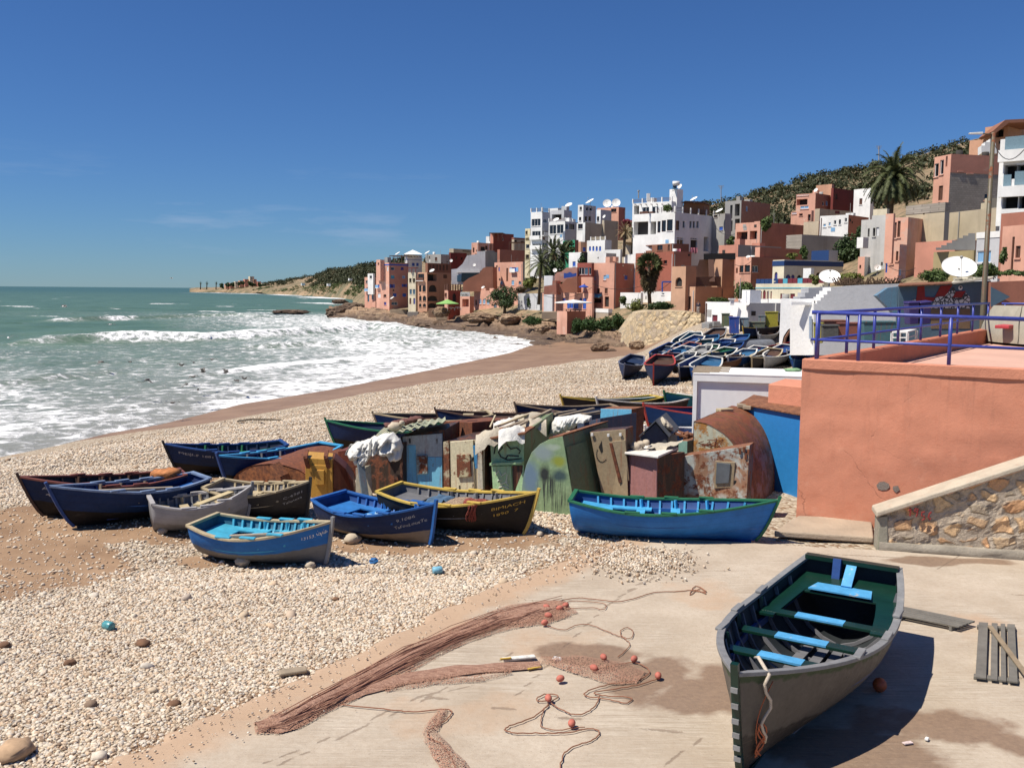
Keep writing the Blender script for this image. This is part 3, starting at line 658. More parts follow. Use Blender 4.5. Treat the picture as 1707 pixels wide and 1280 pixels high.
 for t in thwarts:
  w, zz = width_at(t,zf); x = H.L * t; m = MB(); hw = thw_w / 2
  m.hexa([T((x - hw,-w,zz - .02)),T((x + hw,-w,zz - .02)),T((x + hw,w,zz - .02)),T((x - hw,w,zz - .02)),T((x - hw,-w,zz + .02)),T((x + hw,-w,zz + .02)),T((x + hw,w,zz + .02)),T((x - hw,w,zz + .02))])
  to = part('thwart',m,tw,.006 if detail == 2 else 0)
  if 'patch' in mats:
   m = MB(); pw = w * .36; y0 = mats.get('patch_y',0.0)
   m.hexa([T((x - hw - .002,y0 - pw,zz - .0)),T((x + hw + .002,y0 - pw,zz)),T((x + hw + .002,y0 + pw,zz)),T((x - hw - .002,y0 + pw,zz)),T((x - hw - .002,y0 - pw,zz + .024)),T((x + hw + .002,y0 - pw,zz + .024)),T((x + hw + .002,y0 + pw,zz + .024)),T((x - hw - .002,y0 + pw,zz + .024))])
   part('painted_patch',m,mats['patch'],parent=to)
  if detail == 2 and tholes:
   for sd in (-1,1):
    m = MB(); m.bar(T((x,sd * (w - .02),zz)),T((x - .02,sd * (w + .0),H.sheer(t) * .99)),.05,.05); part('knee',m,tw)
 if deck:
  m = MB(); w0, z0 = width_at(.03,zf + .04); w1, z1 = width_at(deck_t,zf)
  x0, x1 = H.pt(.03,.74,1).x, H.L * deck_t
  m.hexa([T((x0,-w0,z0 - .02)),T((x1,-w1,z1 - .02)),T((x1,w1,z1 - .02)),T((x0,w0,z0 - .02)),T((x0,-w0,z0 + .01)),T((x1,-w1,z1 + .01)),T((x1,w1,z1 + .01)),T((x0,w0,z0 + .01))])
  part('stern_seat',m,mats.get('deck',tw),.006 if detail == 2 else 0)
 if bench:
  for sd in (-1,1):
   m = MB(); rows = []
   for t in [deck_t - .02 + .06 * q for q in range(5)]:
    w, zz = width_at(t,zf); iw_ = max(.05,w - .26)
    rows.append([T((H.L * t,sd * w,zz + .018)),T((H.L * t,sd * iw_,zz + .018)),T((H.L * t,sd * iw_,zz - .012)),T((H.L * t,sd * w,zz - .012))])
   m.grid(rows,closed=True); m.add(rows[0],[(0,1,2,3)]); m.add(rows[-1],[(3,2,1,0)]); part('side_bench',m,mats.get('deck',tw))
 if detail == 2:
  for i in range(ribs):
   t = .12 + .76 * i / (ribs - 1); m = MB()
   for sd in (-1,1):
    us_ = [.02,.2,.4,.6,.8,.96]; pts = [H.pt(t,u,sd,.05) for u in us_]
    for p, q in zip(pts[:-1],pts[1:]): m.bar(T(p),T(q),.045,.04,up=(Mx.to_3x3() @ Vector((1,0,0))))
   part('rib',m,mats.get('ribs',mats['inner']))
  if inwale:
   m = MB()
   for sd in (-1,1):
    rows = []
    for i in range(15):
     t = .06 + .86 * i / 14; w, zz = width_at(t,.64); rows.append([T((H.L * t,sd * (w + .005),zz - .05)),T((H.L * t,sd * (w - .035),zz - .05)),T((H.L * t,sd * (w - .035),zz + .05)),T((H.L * t,sd * (w + .005),zz + .05))])
    m.grid(rows,closed=True)
   part('stringer',m,inwale)
  if floor:
   for k, y in enumerate((-.27,-.09,.09,.27)):
    m = MB(); rows = []
    for i in range(9):
     t = .18 + .60 * i / 8; sc = min(1,H.hb(t) / (H.B / 2)) ; yy = y * sc * H.B / 1.7; zb = H.keel(t) + .09 + .35 * abs(yy) ** 1.5; h_ = .07 * sc
     rows.append([T((H.L * t,yy - h_,zb)),T((H.L * t,yy + h_,zb)),T((H.L * t,yy + h_,zb + .02)),T((H.L * t,yy - h_,zb + .02))])
    m.grid(rows,closed=True); m.add(rows[0],[(0,1,2,3)]); m.add(rows[-1],[(3,2,1,0)]); part('floor_board',m,mats.get('floor',mats['inner']))
  if tholes:
   for t in thwarts:
    for sd in (-1,1):
     p = H.pt(t - .03,1,sd); m = MB(); m.box(T((p.x,p.y - sd * .02,p.z + .04)),.30,.085,.035,M=Mx.to_3x3() @ Matrix.Rotation(sd * .0,3, 'Z')); part('rowlock_block',m,mats.get('block',mats['rim']),.008)
 root['_m'] = 0; del root['_m']
 return root, H, Mx
def lettering(parent,H,Mx,text,t0,t1,u0,h,side,mat,size=None,slant=0.0,name='painted_name'):
 """hand-painted writing laid on the hull skin from station t0 to t1 (reading direction), letters from height u0 upwards"""
 cu = bpy.data.curves.new('text', 'FONT'); cu.body = text; cu.size = 1.0; cu.resolution_u = 2
 o = bpy.data.objects.new('text',cu); COL.objects.link(o); C.view_layer.update()
 me = bpy.data.meshes.new_from_object(o.evaluated_get(C.evaluated_depsgraph_get())); bpy.data.objects.remove(o)
 bm = bmesh.new(); bm.from_mesh(me); bmesh.ops.triangulate(bm,faces=bm.faces); 
 for _ in range(1): bmesh.ops.subdivide_edges(bm,edges=[e for e in bm.edges if e.calc_length() > .12],cuts=1)
 xs = [v.co.x for v in bm.verts]; x0, x1 = min(xs), max(xs)
 for v in bm.verts:
  f = (v.co.x - x0) / (x1 - x0); t = t0 + (t1 - t0) * f; u = u0 + v.co.y * h + slant * f + .006 * math.sin(f * 23)
  u = min(.985,u); v.co = Mx @ (H.pt(t,u,side) + H.nrm(t,u,side) * .006)
 me2 = bpy.data.meshes.new(name); bm.to_mesh(me2); bm.free(); me2.materials.append(mat)
 q = bpy.data.objects.new(name,me2); link(q); q.parent = parent; q.matrix_parent_inverse = parent_inv(parent); return q
def strokes(parent,H,Mx,lines,t0,t1,u0,h,side,mat,r=.008,name='painted_name'):
 m = MB()
 for ln in lines:
  pts = []
  for x, y in ln: t = t0 + (t1 - t0) * x; u = min(.985,u0 + y * h); pts.append(Mx @ (H.pt(t,u,side) + H.nrm(t,u,side) * .004))
  m.tube(pts,r,5)
 return m.build(name,mat,parent)
def place(sx,sy,bx,by,z=None):
 """from two ground pixels (foot of the stern, foot of the stem): middle point, heading, keel length"""
 a = gp(sx,sy) if z is None else gz(sx,sy,z); b = gp(bx,by) if z is None else gz(bx,by,z)
 d = b - a; return (a + b) / 2, math.atan2(d.y,d.x), math.hypot(d.x,d.y), math.asin(max(-.3,min(.3,-(b.z - a.z) / max(d.length,.1))))
WHITEP = flat('white brush paint',(.72,.70,.66),.7,.2,scale=30); WHITEF = flat('faded white lettering',(.42,.42,.42),.8,.4,scale=30); YELLOWP = flat('yellow brush paint',(.55,.36,.06),.7,.25,scale=30)
BL = (.010,.050,.19); BLM = (.012,.095,.32); LB = (.07,.42,.72); NAVY = (.010,.024,.065); GRN = (.012,.12,.055); DGRN = (.004,.026,.017); GREYP = (.22,.22,.22); DGREY = (.045,.045,.05); WHT = (.62,.60,.55); BLK = (.018,.018,.018); RED = (.38,.04,.03); YEL = (.55,.38,.07); BRN = (.07,.035,.022)
def P(nm,c,wear=.3,**k): return wood('boat paint ' + nm,c,wear,**k)
pB = P('blue',BL,.2); pBM = P('bright blue',BLM,.3); pLB = P('light blue',(.055,.33,.60),.4); pNV = P('navy',NAVY,.25); pGR = P('green',GRN,.25); pDG = P('dark green',DGRN,.12,rough=.3); pGY = P('grey',GREYP,.4); pDGY = P('dark grey',(.14,.14,.15),.2)
pWH = P('white',WHT,.45,under=(.36,.32,.27)); pBK = P('black',BLK,.2); pRD = P('red',RED,.3); pYL = P('yellow',YEL,.3); pBR = P('brown',BRN,.3); pBARE = wood('bare weathered wood',(.30,.235,.16),.4,(.17,.13,.09)); pTUR = P('turquoise',(.05,.34,.50),.4); pPATCH = wood('worn light blue patch',(.075,.31,.56),.55,(.50,.42,.30))
pCREAM = wood('worn cream wood',(.42,.34,.21),.3,(.25,.19,.12)); pGRYW = wood('rubbed grey rail',(.20,.20,.20),.5,(.40,.34,.24))
# 1 the boat on the ramp
hm = hull_mat('grey hull with dirt and shade',(.115,.10,.082),(.055,.046,.038),.50,.28,(.21,.165,.12),.10,third=(.945,(.05,.07,.035)),rough=.55,planks=False)  # lower band darker: shade of the hull side painted in
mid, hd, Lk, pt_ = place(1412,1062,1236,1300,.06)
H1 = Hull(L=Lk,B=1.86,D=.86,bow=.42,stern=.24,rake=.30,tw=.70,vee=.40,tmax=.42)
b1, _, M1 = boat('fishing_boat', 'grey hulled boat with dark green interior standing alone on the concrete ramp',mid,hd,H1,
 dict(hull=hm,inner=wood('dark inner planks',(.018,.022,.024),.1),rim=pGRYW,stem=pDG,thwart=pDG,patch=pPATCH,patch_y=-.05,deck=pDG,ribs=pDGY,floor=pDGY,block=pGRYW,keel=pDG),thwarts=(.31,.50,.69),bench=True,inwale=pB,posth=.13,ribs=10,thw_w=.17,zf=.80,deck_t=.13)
def T1(x,y,z): return M1 @ Vector((x,y,z))
x_ = H1.L
zs1 = .80 * H1.sheer(.08) + .02
m = MB(); m.hexa([T1(x_ * a_,b_,zs1 + c_) for c_ in (0,.02) for a_,b_ in ((.055,-.36),(.135,-.42),(.135,.42),(.055,.36))]); m.build('seat_panel',pPATCH,b1)
m = MB(); m.bar(T1(x_ * .0,.02,H1.sheer(0) - .01),T1(x_ * .075,.03,zs1 + .03),.14,.03); m.build('tiller_board',pPATCH,b1)
m = MB(); m.bar(T1(x_ * .004,-.17,H1.sheer(0) + .07),T1(x_ * .02,-.17,zs1),.11,.11); m.build('stern_bollard',pB,b1)
m = MB(); m.bar(T1(-.06,-H1.hb(0) * .98,H1.sheer(0) + .03),T1(-.06,H1.hb(0) * .98,H1.sheer(0) + .03),.14,.06); m.build('transom_cap',pDG,b1)
ropem = flat('orange rope',(.42,.12,.05),.9,.3,scale=60,bump=.4); ropew = flat('pale rope',(.50,.42,.33),.9,.3,scale=60,bump=.4)
m = MB(); p0 = H1.pt(.95,1,1) ; q = [T1(p0.x,.02,p0.z + .05)]
def outp(t,u,off=.03): return M1 @ (H1.pt(t,u,1) + H1.nrm(t,u,1) * off)
for sgn in ():
 pass
# bow line hanging over the side that faces away from the sun
rp = [T1(x_ * .93,.0,H1.sheer(.93) + .03),T1(x_ * .95,.06,H1.sheer(.95) + .06)] + [outp(.94 + .01 * math.sin(k * 1.3),1.0 - .065 * k,.04) for k in range(0,10)]
m = MB(); m.tube(rp,[.020] * 4 + [.017] * 8,7); ro = m.build('mooring_rope',ropew,None,True); tag(ro, 'frayed pale rope hanging over the bow of the grey boat on the ramp', 'rope')
m = MB()
for k in range(4):
 o_ = .012 * k; m.tube([outp(.945 + .012 * math.sin(j * .9 + k),.62 - .045 * j,.035 + .008 * (k % 2)) for j in range(9)],.009,5)
m.tube([outp(.930 + .03 * math.sin(j / 11 * math.pi),.95 - .07 * j,.03) for j in range(11)],.006,5); m.build('rope_tail',ropem,ro,True)
for k in range(6): p = H1.pt(1,.9 - .12 * k,1); m = MB(); m.box(M1 @ Vector((p.x + .055,0,p.z)),.02,.07,.05,M=M1.to_3x3()); m.build('stem_mark',pGRYW,b1)
# 2 blue boat with green rim in front of the rusty sheds
hb_ = hull_mat('blue hull',(.025,.16,.46),(.022,.135,.42),.5,.28,(.20,.25,.32),.03,rough=.45)
mid, hd, Lk, _p = place(962,886,1258,906)
H2 = Hull(L=Lk,B=1.55,D=.62,bow=.42,stern=.24,rake=.42,tw=.66,vee=.42)
b2, _, M2 = boat('fishing_boat', 'bright blue rowing boat with green gunwale beside the salmon wall',mid,hd + .02,H2,dict(hull=hb_,inner=pB,rim=pGR,stem=pGR,thwart=pLB,deck=pLB,ribs=pLB,floor=pB,block=pGR,keel=hb_),bench=True,ribs=12,inwale=pBM)
# 3 blue over grey, nearest of the left group
h3 = hull_mat('blue over grey hull',(.018,.125,.37),(.155,.15,.145),.60,.32,(.30,.28,.25),.06)
mid, hd, Lk, _p = place(345,926,542,943)
H3 = Hull(L=Lk,B=1.5,D=.56,bow=.48,stern=.22,rake=.14,tw=.66,vee=.42)
b3, _, M3 = boat('fishing_boat', 'small boat painted blue above grey with turquoise inside and Arabic lettering at its bow',mid,hd,H3,dict(hull=h3,inner=P('inner teal',(.02,.12,.20),.2),rim=pCREAM,stem=pGY,thwart=pTUR,deck=pTUR,ribs=pTUR,floor=pB,block=pTUR,keel=pGY),bench=True,ribs=13,inwale=pTUR)
lettering(b3,H3,M3, '13153.',.855,.925,.80,.085,-1,WHITEP)
strokes(b3,H3,M3,[[(0,.5),(.1,.1),(.2,.1),(.25,.6)],[(.25,.1),(.34,.0),(.42,.35),(.36,.45),(.33,.25)],[(.42,.2),(.5,-.3)],[(.52,.6),(.56,.1),(.66,.1),(.70,.5),(.60,.45)],[(.70,.1),(.80,.1),(.84,.6),(.76,.6)],[(.86,.1),(.92,.4),(1,.2)],[(.1,.9),(.13,.9)],[(.62,.85),(.66,.9)]],.93,.985,.815,.10,-1,WHITEP,.007)
# 4 royal blue boat
h4 = hull_mat('navy over bare hull',(.009,.026,.088),(.24,.195,.145),.48,.15,(.20,.16,.12),.05,planks=True)
mid, hd, Lk, _p = place(555,884,714,909)
H4 = Hull(L=Lk * 1.02,B=1.5,D=.58,bow=.48,stern=.24,rake=.14,tw=.70,vee=.42)
b4, _, M4 = boat('fishing_boat', 'royal blue boat with a bare lower hull and white name, right of the turquoise one',mid,hd,H4,dict(hull=h4,inner=P('inner royal',(.008,.06,.22),.15),rim=pBM,stem=pBM,thwart=P('thwart royal',(.022,.155,.44),.2),deck=P('thwart royal',(.022,.155,.44),.2),ribs=pBM,floor=pB,block=pBM,keel=pBARE),bench=True,ribs=12)
lettering(b4,H4,M4, 'TaFouLousTe',.77,.965,.62,.10,-1,WHITEF,slant=.08)
lettering(b4,H4,M4, '9.1086',.79,.90,.78,.09,-1,WHITEF,slant=.05)
# 5 black boat with yellow rim
h5 = hull_mat('black tarred hull',(.020,.019,.018),(.016,.015,.014),.5,.1,(.06,.05,.045),.03)
mid, hd, Lk, _p = place(655,872,872,890)
H5 = Hull(L=Lk,B=1.6,D=.62,bow=.50,stern=.2,rake=.30,tw=.68,vee=.45)
b5, _, M5 = boat('fishing_boat', 'black boat with yellow gunwale heaped with nets in front of the green shed',mid,hd,H5,dict(hull=h5,inner=pDGY,rim=P('yellow rim',(.52,.36,.07),.3),stem=P('yellow rim',(.52,.36,.07),.3),thwart=pDGY,deck=pDGY,ribs=pDGY,keel=pBK),bench=False,ribs=12,inwale=pGY)
lettering(b5,H5,M5, 'BIMIACH',.80,.955,.80,.085,-1,YELLOWP,slant=.05)
lettering(b5,H5,M5, '1890  7',.81,.93,.66,.085,-1,YELLOWP,slant=.05)
# 6 grey boat
h6 = hull_mat('weathered grey hull',(.30,.30,.31),(.22,.215,.21),.55,.45,(.42,.39,.34),.05)
mid, hd, Lk, _p = place(268,882,398,876)
H6 = Hull(L=Lk * 1.18,B=1.45,D=.55,bow=.42,stern=.22,rake=.14,tw=.66,vee=.40)
b6, _, M6 = boat('fishing_boat', 'weathered pale grey boat with a cream plank across it, behind the turquoise boat',mid,hd,H6,dict(hull=h6,inner=pDGY,rim=P('rim grey',(.36,.34,.33),.4),stem=pGY,thwart=pCREAM,deck=pCREAM,ribs=pGY,keel=pGY),ribs=10)
# 7 dark boat with cream rim
h7 = hull_mat('dark grey brown hull',(.040,.037,.036),(.035,.03,.028),.5,.2,(.12,.10,.08),.03)
mid, hd, Lk, _p = place(370,858,500,864)
H7 = Hull(L=Lk * 1.15,B=1.5,D=.58,bow=.42,stern=.22,rake=.10,tw=.68,vee=.42)
b7, _, M7 = boat('fishing_boat', 'dark boat with bleached cream rim and seats, left of the royal blue boat',mid,hd,H7,dict(hull=h7,inner=pDGY,rim=pCREAM,stem=pBK,thwart=pCREAM,deck=pCREAM,ribs=pCREAM,keel=pBK),ribs=11,bench=True,inwale=pCREAM)
lettering(b7,H7,M7, 'Talouna',.80,.95,.62,.085,-1,WHITEF,slant=.06)
lettering(b7,H7,M7, 'C-4381',.81,.95,.76,.08,-1,WHITEF,slant=.05)
# 8, 9 long navy boats with their bows to the left
h8 = hull_mat('blue over black hull',(.007,.028,.095),(.016,.014,.013),.50,.15,(.10,.09,.09),.03)
mid, hd, Lk, _p = place(330,848,126,880)
H8 = Hull(L=Lk * 1.02,B=1.5,D=.66,bow=.42,stern=.12,rake=.46,tw=.60,vee=.5)
b8, _, M8 = boat('fishing_boat', 'long blue and black boat with pale blue rim, bow pointing left beside the grey boat',mid,hd,H8,dict(hull=h8,inner=P('inner blue',(.009,.03,.12),.2),rim=P('rim pale blue',(.16,.22,.34),.45),stem=pB,thwart=pBARE,deck=pBM,ribs=pB,keel=pBK),ribs=11,inwale=pBM)
h9 = hull_mat('navy over black hull with red',(.007,.022,.068),(.015,.013,.012),.50,.15,(.10,.09,.09),.03)
mid, hd, Lk, _p = place(300,838,74,866)
H9 = Hull(L=Lk,B=1.5,D=.66,bow=.42,stern=.12,rake=.44,tw=.60,vee=.5)
b9, _, M9 = boat('fishing_boat', 'leftmost navy boat with rust red rim and orange gear in its stern',mid,hd,H9,dict(hull=h9,inner=P('inner black',(.022,.018,.016),.2),rim=P('rust red',(.16,.045,.03),.3),stem=pBR,thwart=pBR,deck=pYL,ribs=pBR,keel=pBK),ribs=11)
lettering(b9,H9,M9, 'Adlan',.92,.78,.80,.10,1,WHITEF); lettering(b9,H9,M9, '41518',.91,.78,.66,.10,1,WHITEF)
# 10, 11 behind
mid, hd, Lk, _p = place(470,778,302,797)
H10 = Hull(L=Lk,B=1.5,D=.64,bow=.42,stern=.14,rake=.40,tw=.62,vee=.5)
b10, _, M10 = boat('fishing_boat', 'navy boat with green painted stern seat lying behind the long blue boats',mid,hd,H10,dict(hull=h9,inner=P('inner navy',(.010,.016,.05),.2),rim=pB,stem=pBK,thwart=pGR,deck=pGR,ribs=pNV,keel=pBK),ribs=9,bench=True)
lettering(b10,H10,M10, 'MEIJI-F 1881',.93,.70,.80,.09,1,WHITEF)
mid, hd, Lk, _p = place(548,785,385,818)
H11 = Hull(L=Lk,B=1.5,D=.66,bow=.40,stern=.14,rake=.36,tw=.62,vee=.5)
b11, _, M11 = boat('fishing_boat', 'blue boat with a light blue rim and grey transom behind the rusty barrel shed',mid,hd,H11,dict(hull=h8,inner=P('inner blue',(.009,.03,.12),.2),rim=pLB,stem=pB,thwart=pGY,deck=pGY,ribs=pB,keel=pBK),ribs=9,inwale=pLB)
# --- boats behind the sheds: (stern foot px, bow foot px, beam, depth, hull, inner, rim, label)
def hm_(nm,a,b,l=.5): return hull_mat('far hull ' + nm,a,b,l,.2,(.2,.18,.15),.04,planks=False)
hNB = hm_('navy black',(.008,.022,.075),(.02,.018,.017),.45); hBB = hm_('blue black',(.011,.052,.18),(.03,.027,.025),.45); hGB = hm_('grey',(.16,.17,.19),(.12,.12,.12)); hLB = hm_('light blue',(.05,.24,.52),(.16,.17,.18),.5); hBK = hm_('black',(.035,.03,.03),(.02,.018,.017)); hBR = hm_('brown',(.10,.045,.028),(.05,.03,.022)); hPG = hm_('pale grey',(.35,.37,.39),(.28,.28,.28)); hTE = hm_('teal',(.025,.20,.28),(.02,.03,.05),.4)
pFL = P('far light blue',(.022,.10,.21),.3); pTU2 = P('far turquoise',(.03,.14,.20),.3)
FB = [
 ((725,748),(592,749),1.5,.66,hNB,pNV,pGR, 'navy boat with green rim showing its bow left of the corrugated roof'),
 ((790,722),(664,728),1.5,.60,hBB,pBR,pCREAM, 'boat with cream rim and brown inside behind the corrugated roof'),
 ((905,724),(758,727),1.55,.66,hNB,pBR,pBR, 'dark blue boat with an orange mark on its bow behind the rust brown box'),
 ((1010,712),(884,716),1.55,.66,hNB,pNV,P('rim tan',(.30,.22,.14),.4), 'dark blue boat with tan rim behind the white plastic sheet'),
 ((1090,690),(948,698),1.5,.62,hBK,pGR,pYL, 'black boat with yellow and green stern beyond the blue box'),
 ((1140,690),(1006,704),1.6,.66,hBK,pBR,pWH, 'dark boat with thin white rim just behind the blue box'),
 ((1215,716),(1098,722),1.6,.72,hBB,pB,pRD, 'blue boat with red edged rim left of the white container'),
 ((1215,686),(1124,692),1.5,.66,hTE,pDG,pGR, 'teal boat with green rim and pale gear aboard left of the white container'),
 ((1062,618),(1032,636),1.5,.80,hNB,pNV,P('rim slate',(.12,.13,.18),.3), 'small dark boat with a white stripe, alone at the pebble edge'),
 ((1112,622),(1080,650),1.7,.95,hNB,pBR,pRD, 'navy boat with bright red rim and upright bow on the sand'),
 ((1196,622),(1140,648),1.6,.85,hBB,pFL,pWH, 'blue boat with broad white rim at the corner of the white container'),
 ((1122,596),(1084,612),1.5,.8,hNB,pNV,pB, 'dark blue boat leftmost of the crowded rows'),
 ((1126,606),(1098,620),1.4,.7,hBB,pFL,pFL, 'blue boat with pale blue rims in the crowded rows behind the red rimmed boat'),
 ((1152,610),(1122,622),1.4,.7,hBK,pGY,pWH, 'black boat with white rim between blue ones in the crowded rows'),
 ((1156,596),(1118,610),1.5,.8,hNB,pB,P('rim salmon',(.40,.16,.12),.3), 'dark blue boat with salmon rims in the crowded rows'),
 ((1158,585),(1132,596),1.5,.8,hBB,pB,pWH, 'blue boat with white rims just below the turquoise lined one'),
 ((1160,576),(1142,590),1.6,.8,hBB,pTU2,pWH, 'boat lined with turquoise at the back of the crowded rows'),
 ((1190,582),(1166,595),1.6,.8,hBB,pFL,pFL, 'light blue boat second in the back row'),
 ((1200,570),(1170,586),1.7,.8,hBK,pBR,pGY, 'dark ribbed boat with grey rim standing behind the crowd near the concrete post'),
 ((1188,596),(1152,610),1.5,.7,hBK,pGR,pWH, 'black boat with white rim and green inside in the middle row'),
 ((1232,595),(1194,610),1.5,.75,hNB,pNV,pB, 'dark blue boat at the right of the middle row'),
 ((1196,608),(1162,617),1.4,.6,hBK,pGR,pCREAM, 'low dark boat with cream rim and green inside just above the white container'),
 ((1232,613),(1186,624),1.4,.6,hBR,pBR,pBR, 'brown boat with weathered rim lying against the container roof edge'),
 ((1266,600),(1240,614),1.6,.7,hPG,pFL,pWH, 'white boat with bright blue inside behind the container roof'),
 ((1316,598),(1268,618),1.6,.75,hPG,pB,pWH, 'broad white rimmed boat with blue inside right of the others behind the container'),
 ((1345,606),(1322,620),1.5,.7,hBB,pB,pFL, 'blue boat partly hidden by the salmon terrace corner'),
 ((1300,560),(1242,566),1.5,.85,hNB,pBR,pYL, 'dark boat with yellow edge in front of the blue metal shed'),
 ((1312,556),(1262,568),1.5,.85,hBK,pFL,P('rim slate',(.12,.13,.18),.3), 'slate boat moored beside the dark yellow edged one by the metal sheds'),
 ((1290,562),(1266,576),1.5,.7,hGB,pBR,pGY, 'small grey boat with wooden cross pieces near the metal sheds'),
 ((1345,590),(1232,600),1.6,.7,hNB,pBR,pRD, 'long navy boat with red rim pulled up in front of the leaning hull'),
 ((1345,598),(1236,606),1.5,.55,hBR,pBR,P('rust red',(.16,.045,.03),.3), 'long brown red boat lying below the navy red rimmed one'),
 ((1400,590),(1340,602),1.5,.6,hPG,pGY,pWH, 'white boat under the blue railing'),
 ((1440,580),(1376,596),1.5,.6,hBB,pFL,pWH, 'blue and white boat under the blue railing, right of the white one'),
 ((1222,744),(1120,748),1.5,.5,hBB,pB,P('rim bright white',(.66,.66,.66),.2), 'blue boat with white side low behind the grey gabled box'),
]
for (sx,sy), (bx,by), B_, D_, hm2, inn, rim, lab in FB:
 mid, hd, Lk, _p = place(sx,sy,bx,by); Lk = max(3.6,min(6.2,Lk)); 
 Hx = Hull(L=Lk,B=B_,D=D_,bow=.42,stern=.16,rake=.36,tw=.62,vee=.5)
 near = mid.y < 48
 boat('fishing_boat',lab,mid,hd,Hx,dict(hull=hm2,inner=inn,rim=rim,stem=rim,thwart=inn if not near else pBARE,deck=inn),detail=1,roll=rnd.uniform(-.06,.06) * (1 if near else 2.5),pitch=_p + (0 if near else .06))
# upturned grey boat and the hull leaning on its side
mid, hd, Lk, _p = place(1290,576,1212,592)
boat('upturned_boat', 'upturned grey boat with blue stern lying behind the crowded rows',mid,hd,Hull(L=6.0,B=1.7,D=.75,tw=.6),dict(hull=hull_mat('upturned grey hull',(.05,.16,.36),(.17,.18,.20),.86,.2,(.2,.2,.2),.03,planks=False),inner=pGY,rim=pB,stem=pGY),detail=1,upside=True,deck=False,thwarts=())
XB = [((1150,577),(1128,588),hLB,pTU2,pWH, 'pale lined boat with white rim, farthest left in the back row'),((1140,603),(1112,614),hNB,pFL,pWH, 'navy boat with white rim wedged in the left of the crowded rows'),((1176,600),(1146,612),hBB,pGY,pWH, 'blue boat with grey inside and white rim in the crowded rows'),((1214,588),(1180,600),hNB,pB,pWH, 'navy boat with white rim right of the light blue one'),((1214,604),(1176,614),hBK,pGR,pWH, 'black boat lined with green and rimmed white near the container roof'),((1250,606),(1218,618),hBB,pFL,pWH, 'blue boat with white rim and pale inside behind the container roof'),((1168,622),(1134,636),hNB,pB,pWH, 'navy boat with white rim behind the one at the container corner'),((1290,606),(1254,618),hBK,pBR,pCREAM, 'dark boat with cream rim between two white rimmed ones'),((1180,588),(1150,601),hTE,pDG,pWH, 'teal boat with white rim in the middle of the crowded rows'),((1240,580),(1206,592),hBB,pB,pFL, 'blue boat with light blue rim just left of the upturned grey one'),((1112,600),(1088,611),hBK,pGY,pGY, 'grey dark boat at the left rear of the crowded rows'),((1370,596),(1318,606),hNB,pB,pWH, 'navy boat with white rim below the corner of the railing')]
for (sx,sy), (bx,by), hm2, inn, rim, lab in XB:
 mid, hd, Lk, _p = place(sx,sy,bx,by); boat('fishing_boat',lab,mid,hd,Hull(L=max(3.8,min(5.6,Lk)),B=1.6,D=.75,bow=.42,stern=.16,rake=.36,tw=.62),dict(hull=hm2,inner=inn,rim=rim,stem=rim,thwart=pBARE,deck=inn),detail=1,roll=rnd.uniform(-.18,.18),pitch=_p + .06)
# the hull leaning on its side: a keel-up half shell
lc = gp(1318,588); rt_ = empty('leaning_boat',lc, 'boat tipped up on its side showing a brown and navy bottom beside the white house', 'boat'); dl = lc.y
def LP(px,py,o=0): return at(px,py,dl + o)
oo = [(1305,590),(1303,575),(1306,561),(1313,550),(1322,544),(1330,545),(1335,553),(1337,572),(1334,591)]; ii = [(1312,590),(1311,577),(1315,565),(1322,556),(1330,551),(1334,556),(1335,573),(1332,590)]
m = MB(); A_ = [LP(*p) for p in oo]; B_ = [LP(p[0] * .6 + 1320 * .4,p[1] * .6 + 578 * .4,1.1) for p in oo]; m.grid([A_,B_]); m.add(B_,[tuple(range(len(B_)))]); m.add([LP(p[0],p[1],-.02) for p in ii],[tuple(range(len(ii)))]); m.build('bottom',P('navy bottom',(.010,.020,.085),.1),rt_)
m = MB()
for p, q in zip(oo[:-3],oo[1:-2]): m.bar(LP(p[0] + 3,p[1] + 2,-.08),LP(q[0] + 3,q[1] + 2,-.08),.34,.10)
m.build('keel_plank',P('brown keel',(.20,.10,.06),.3),rt_)
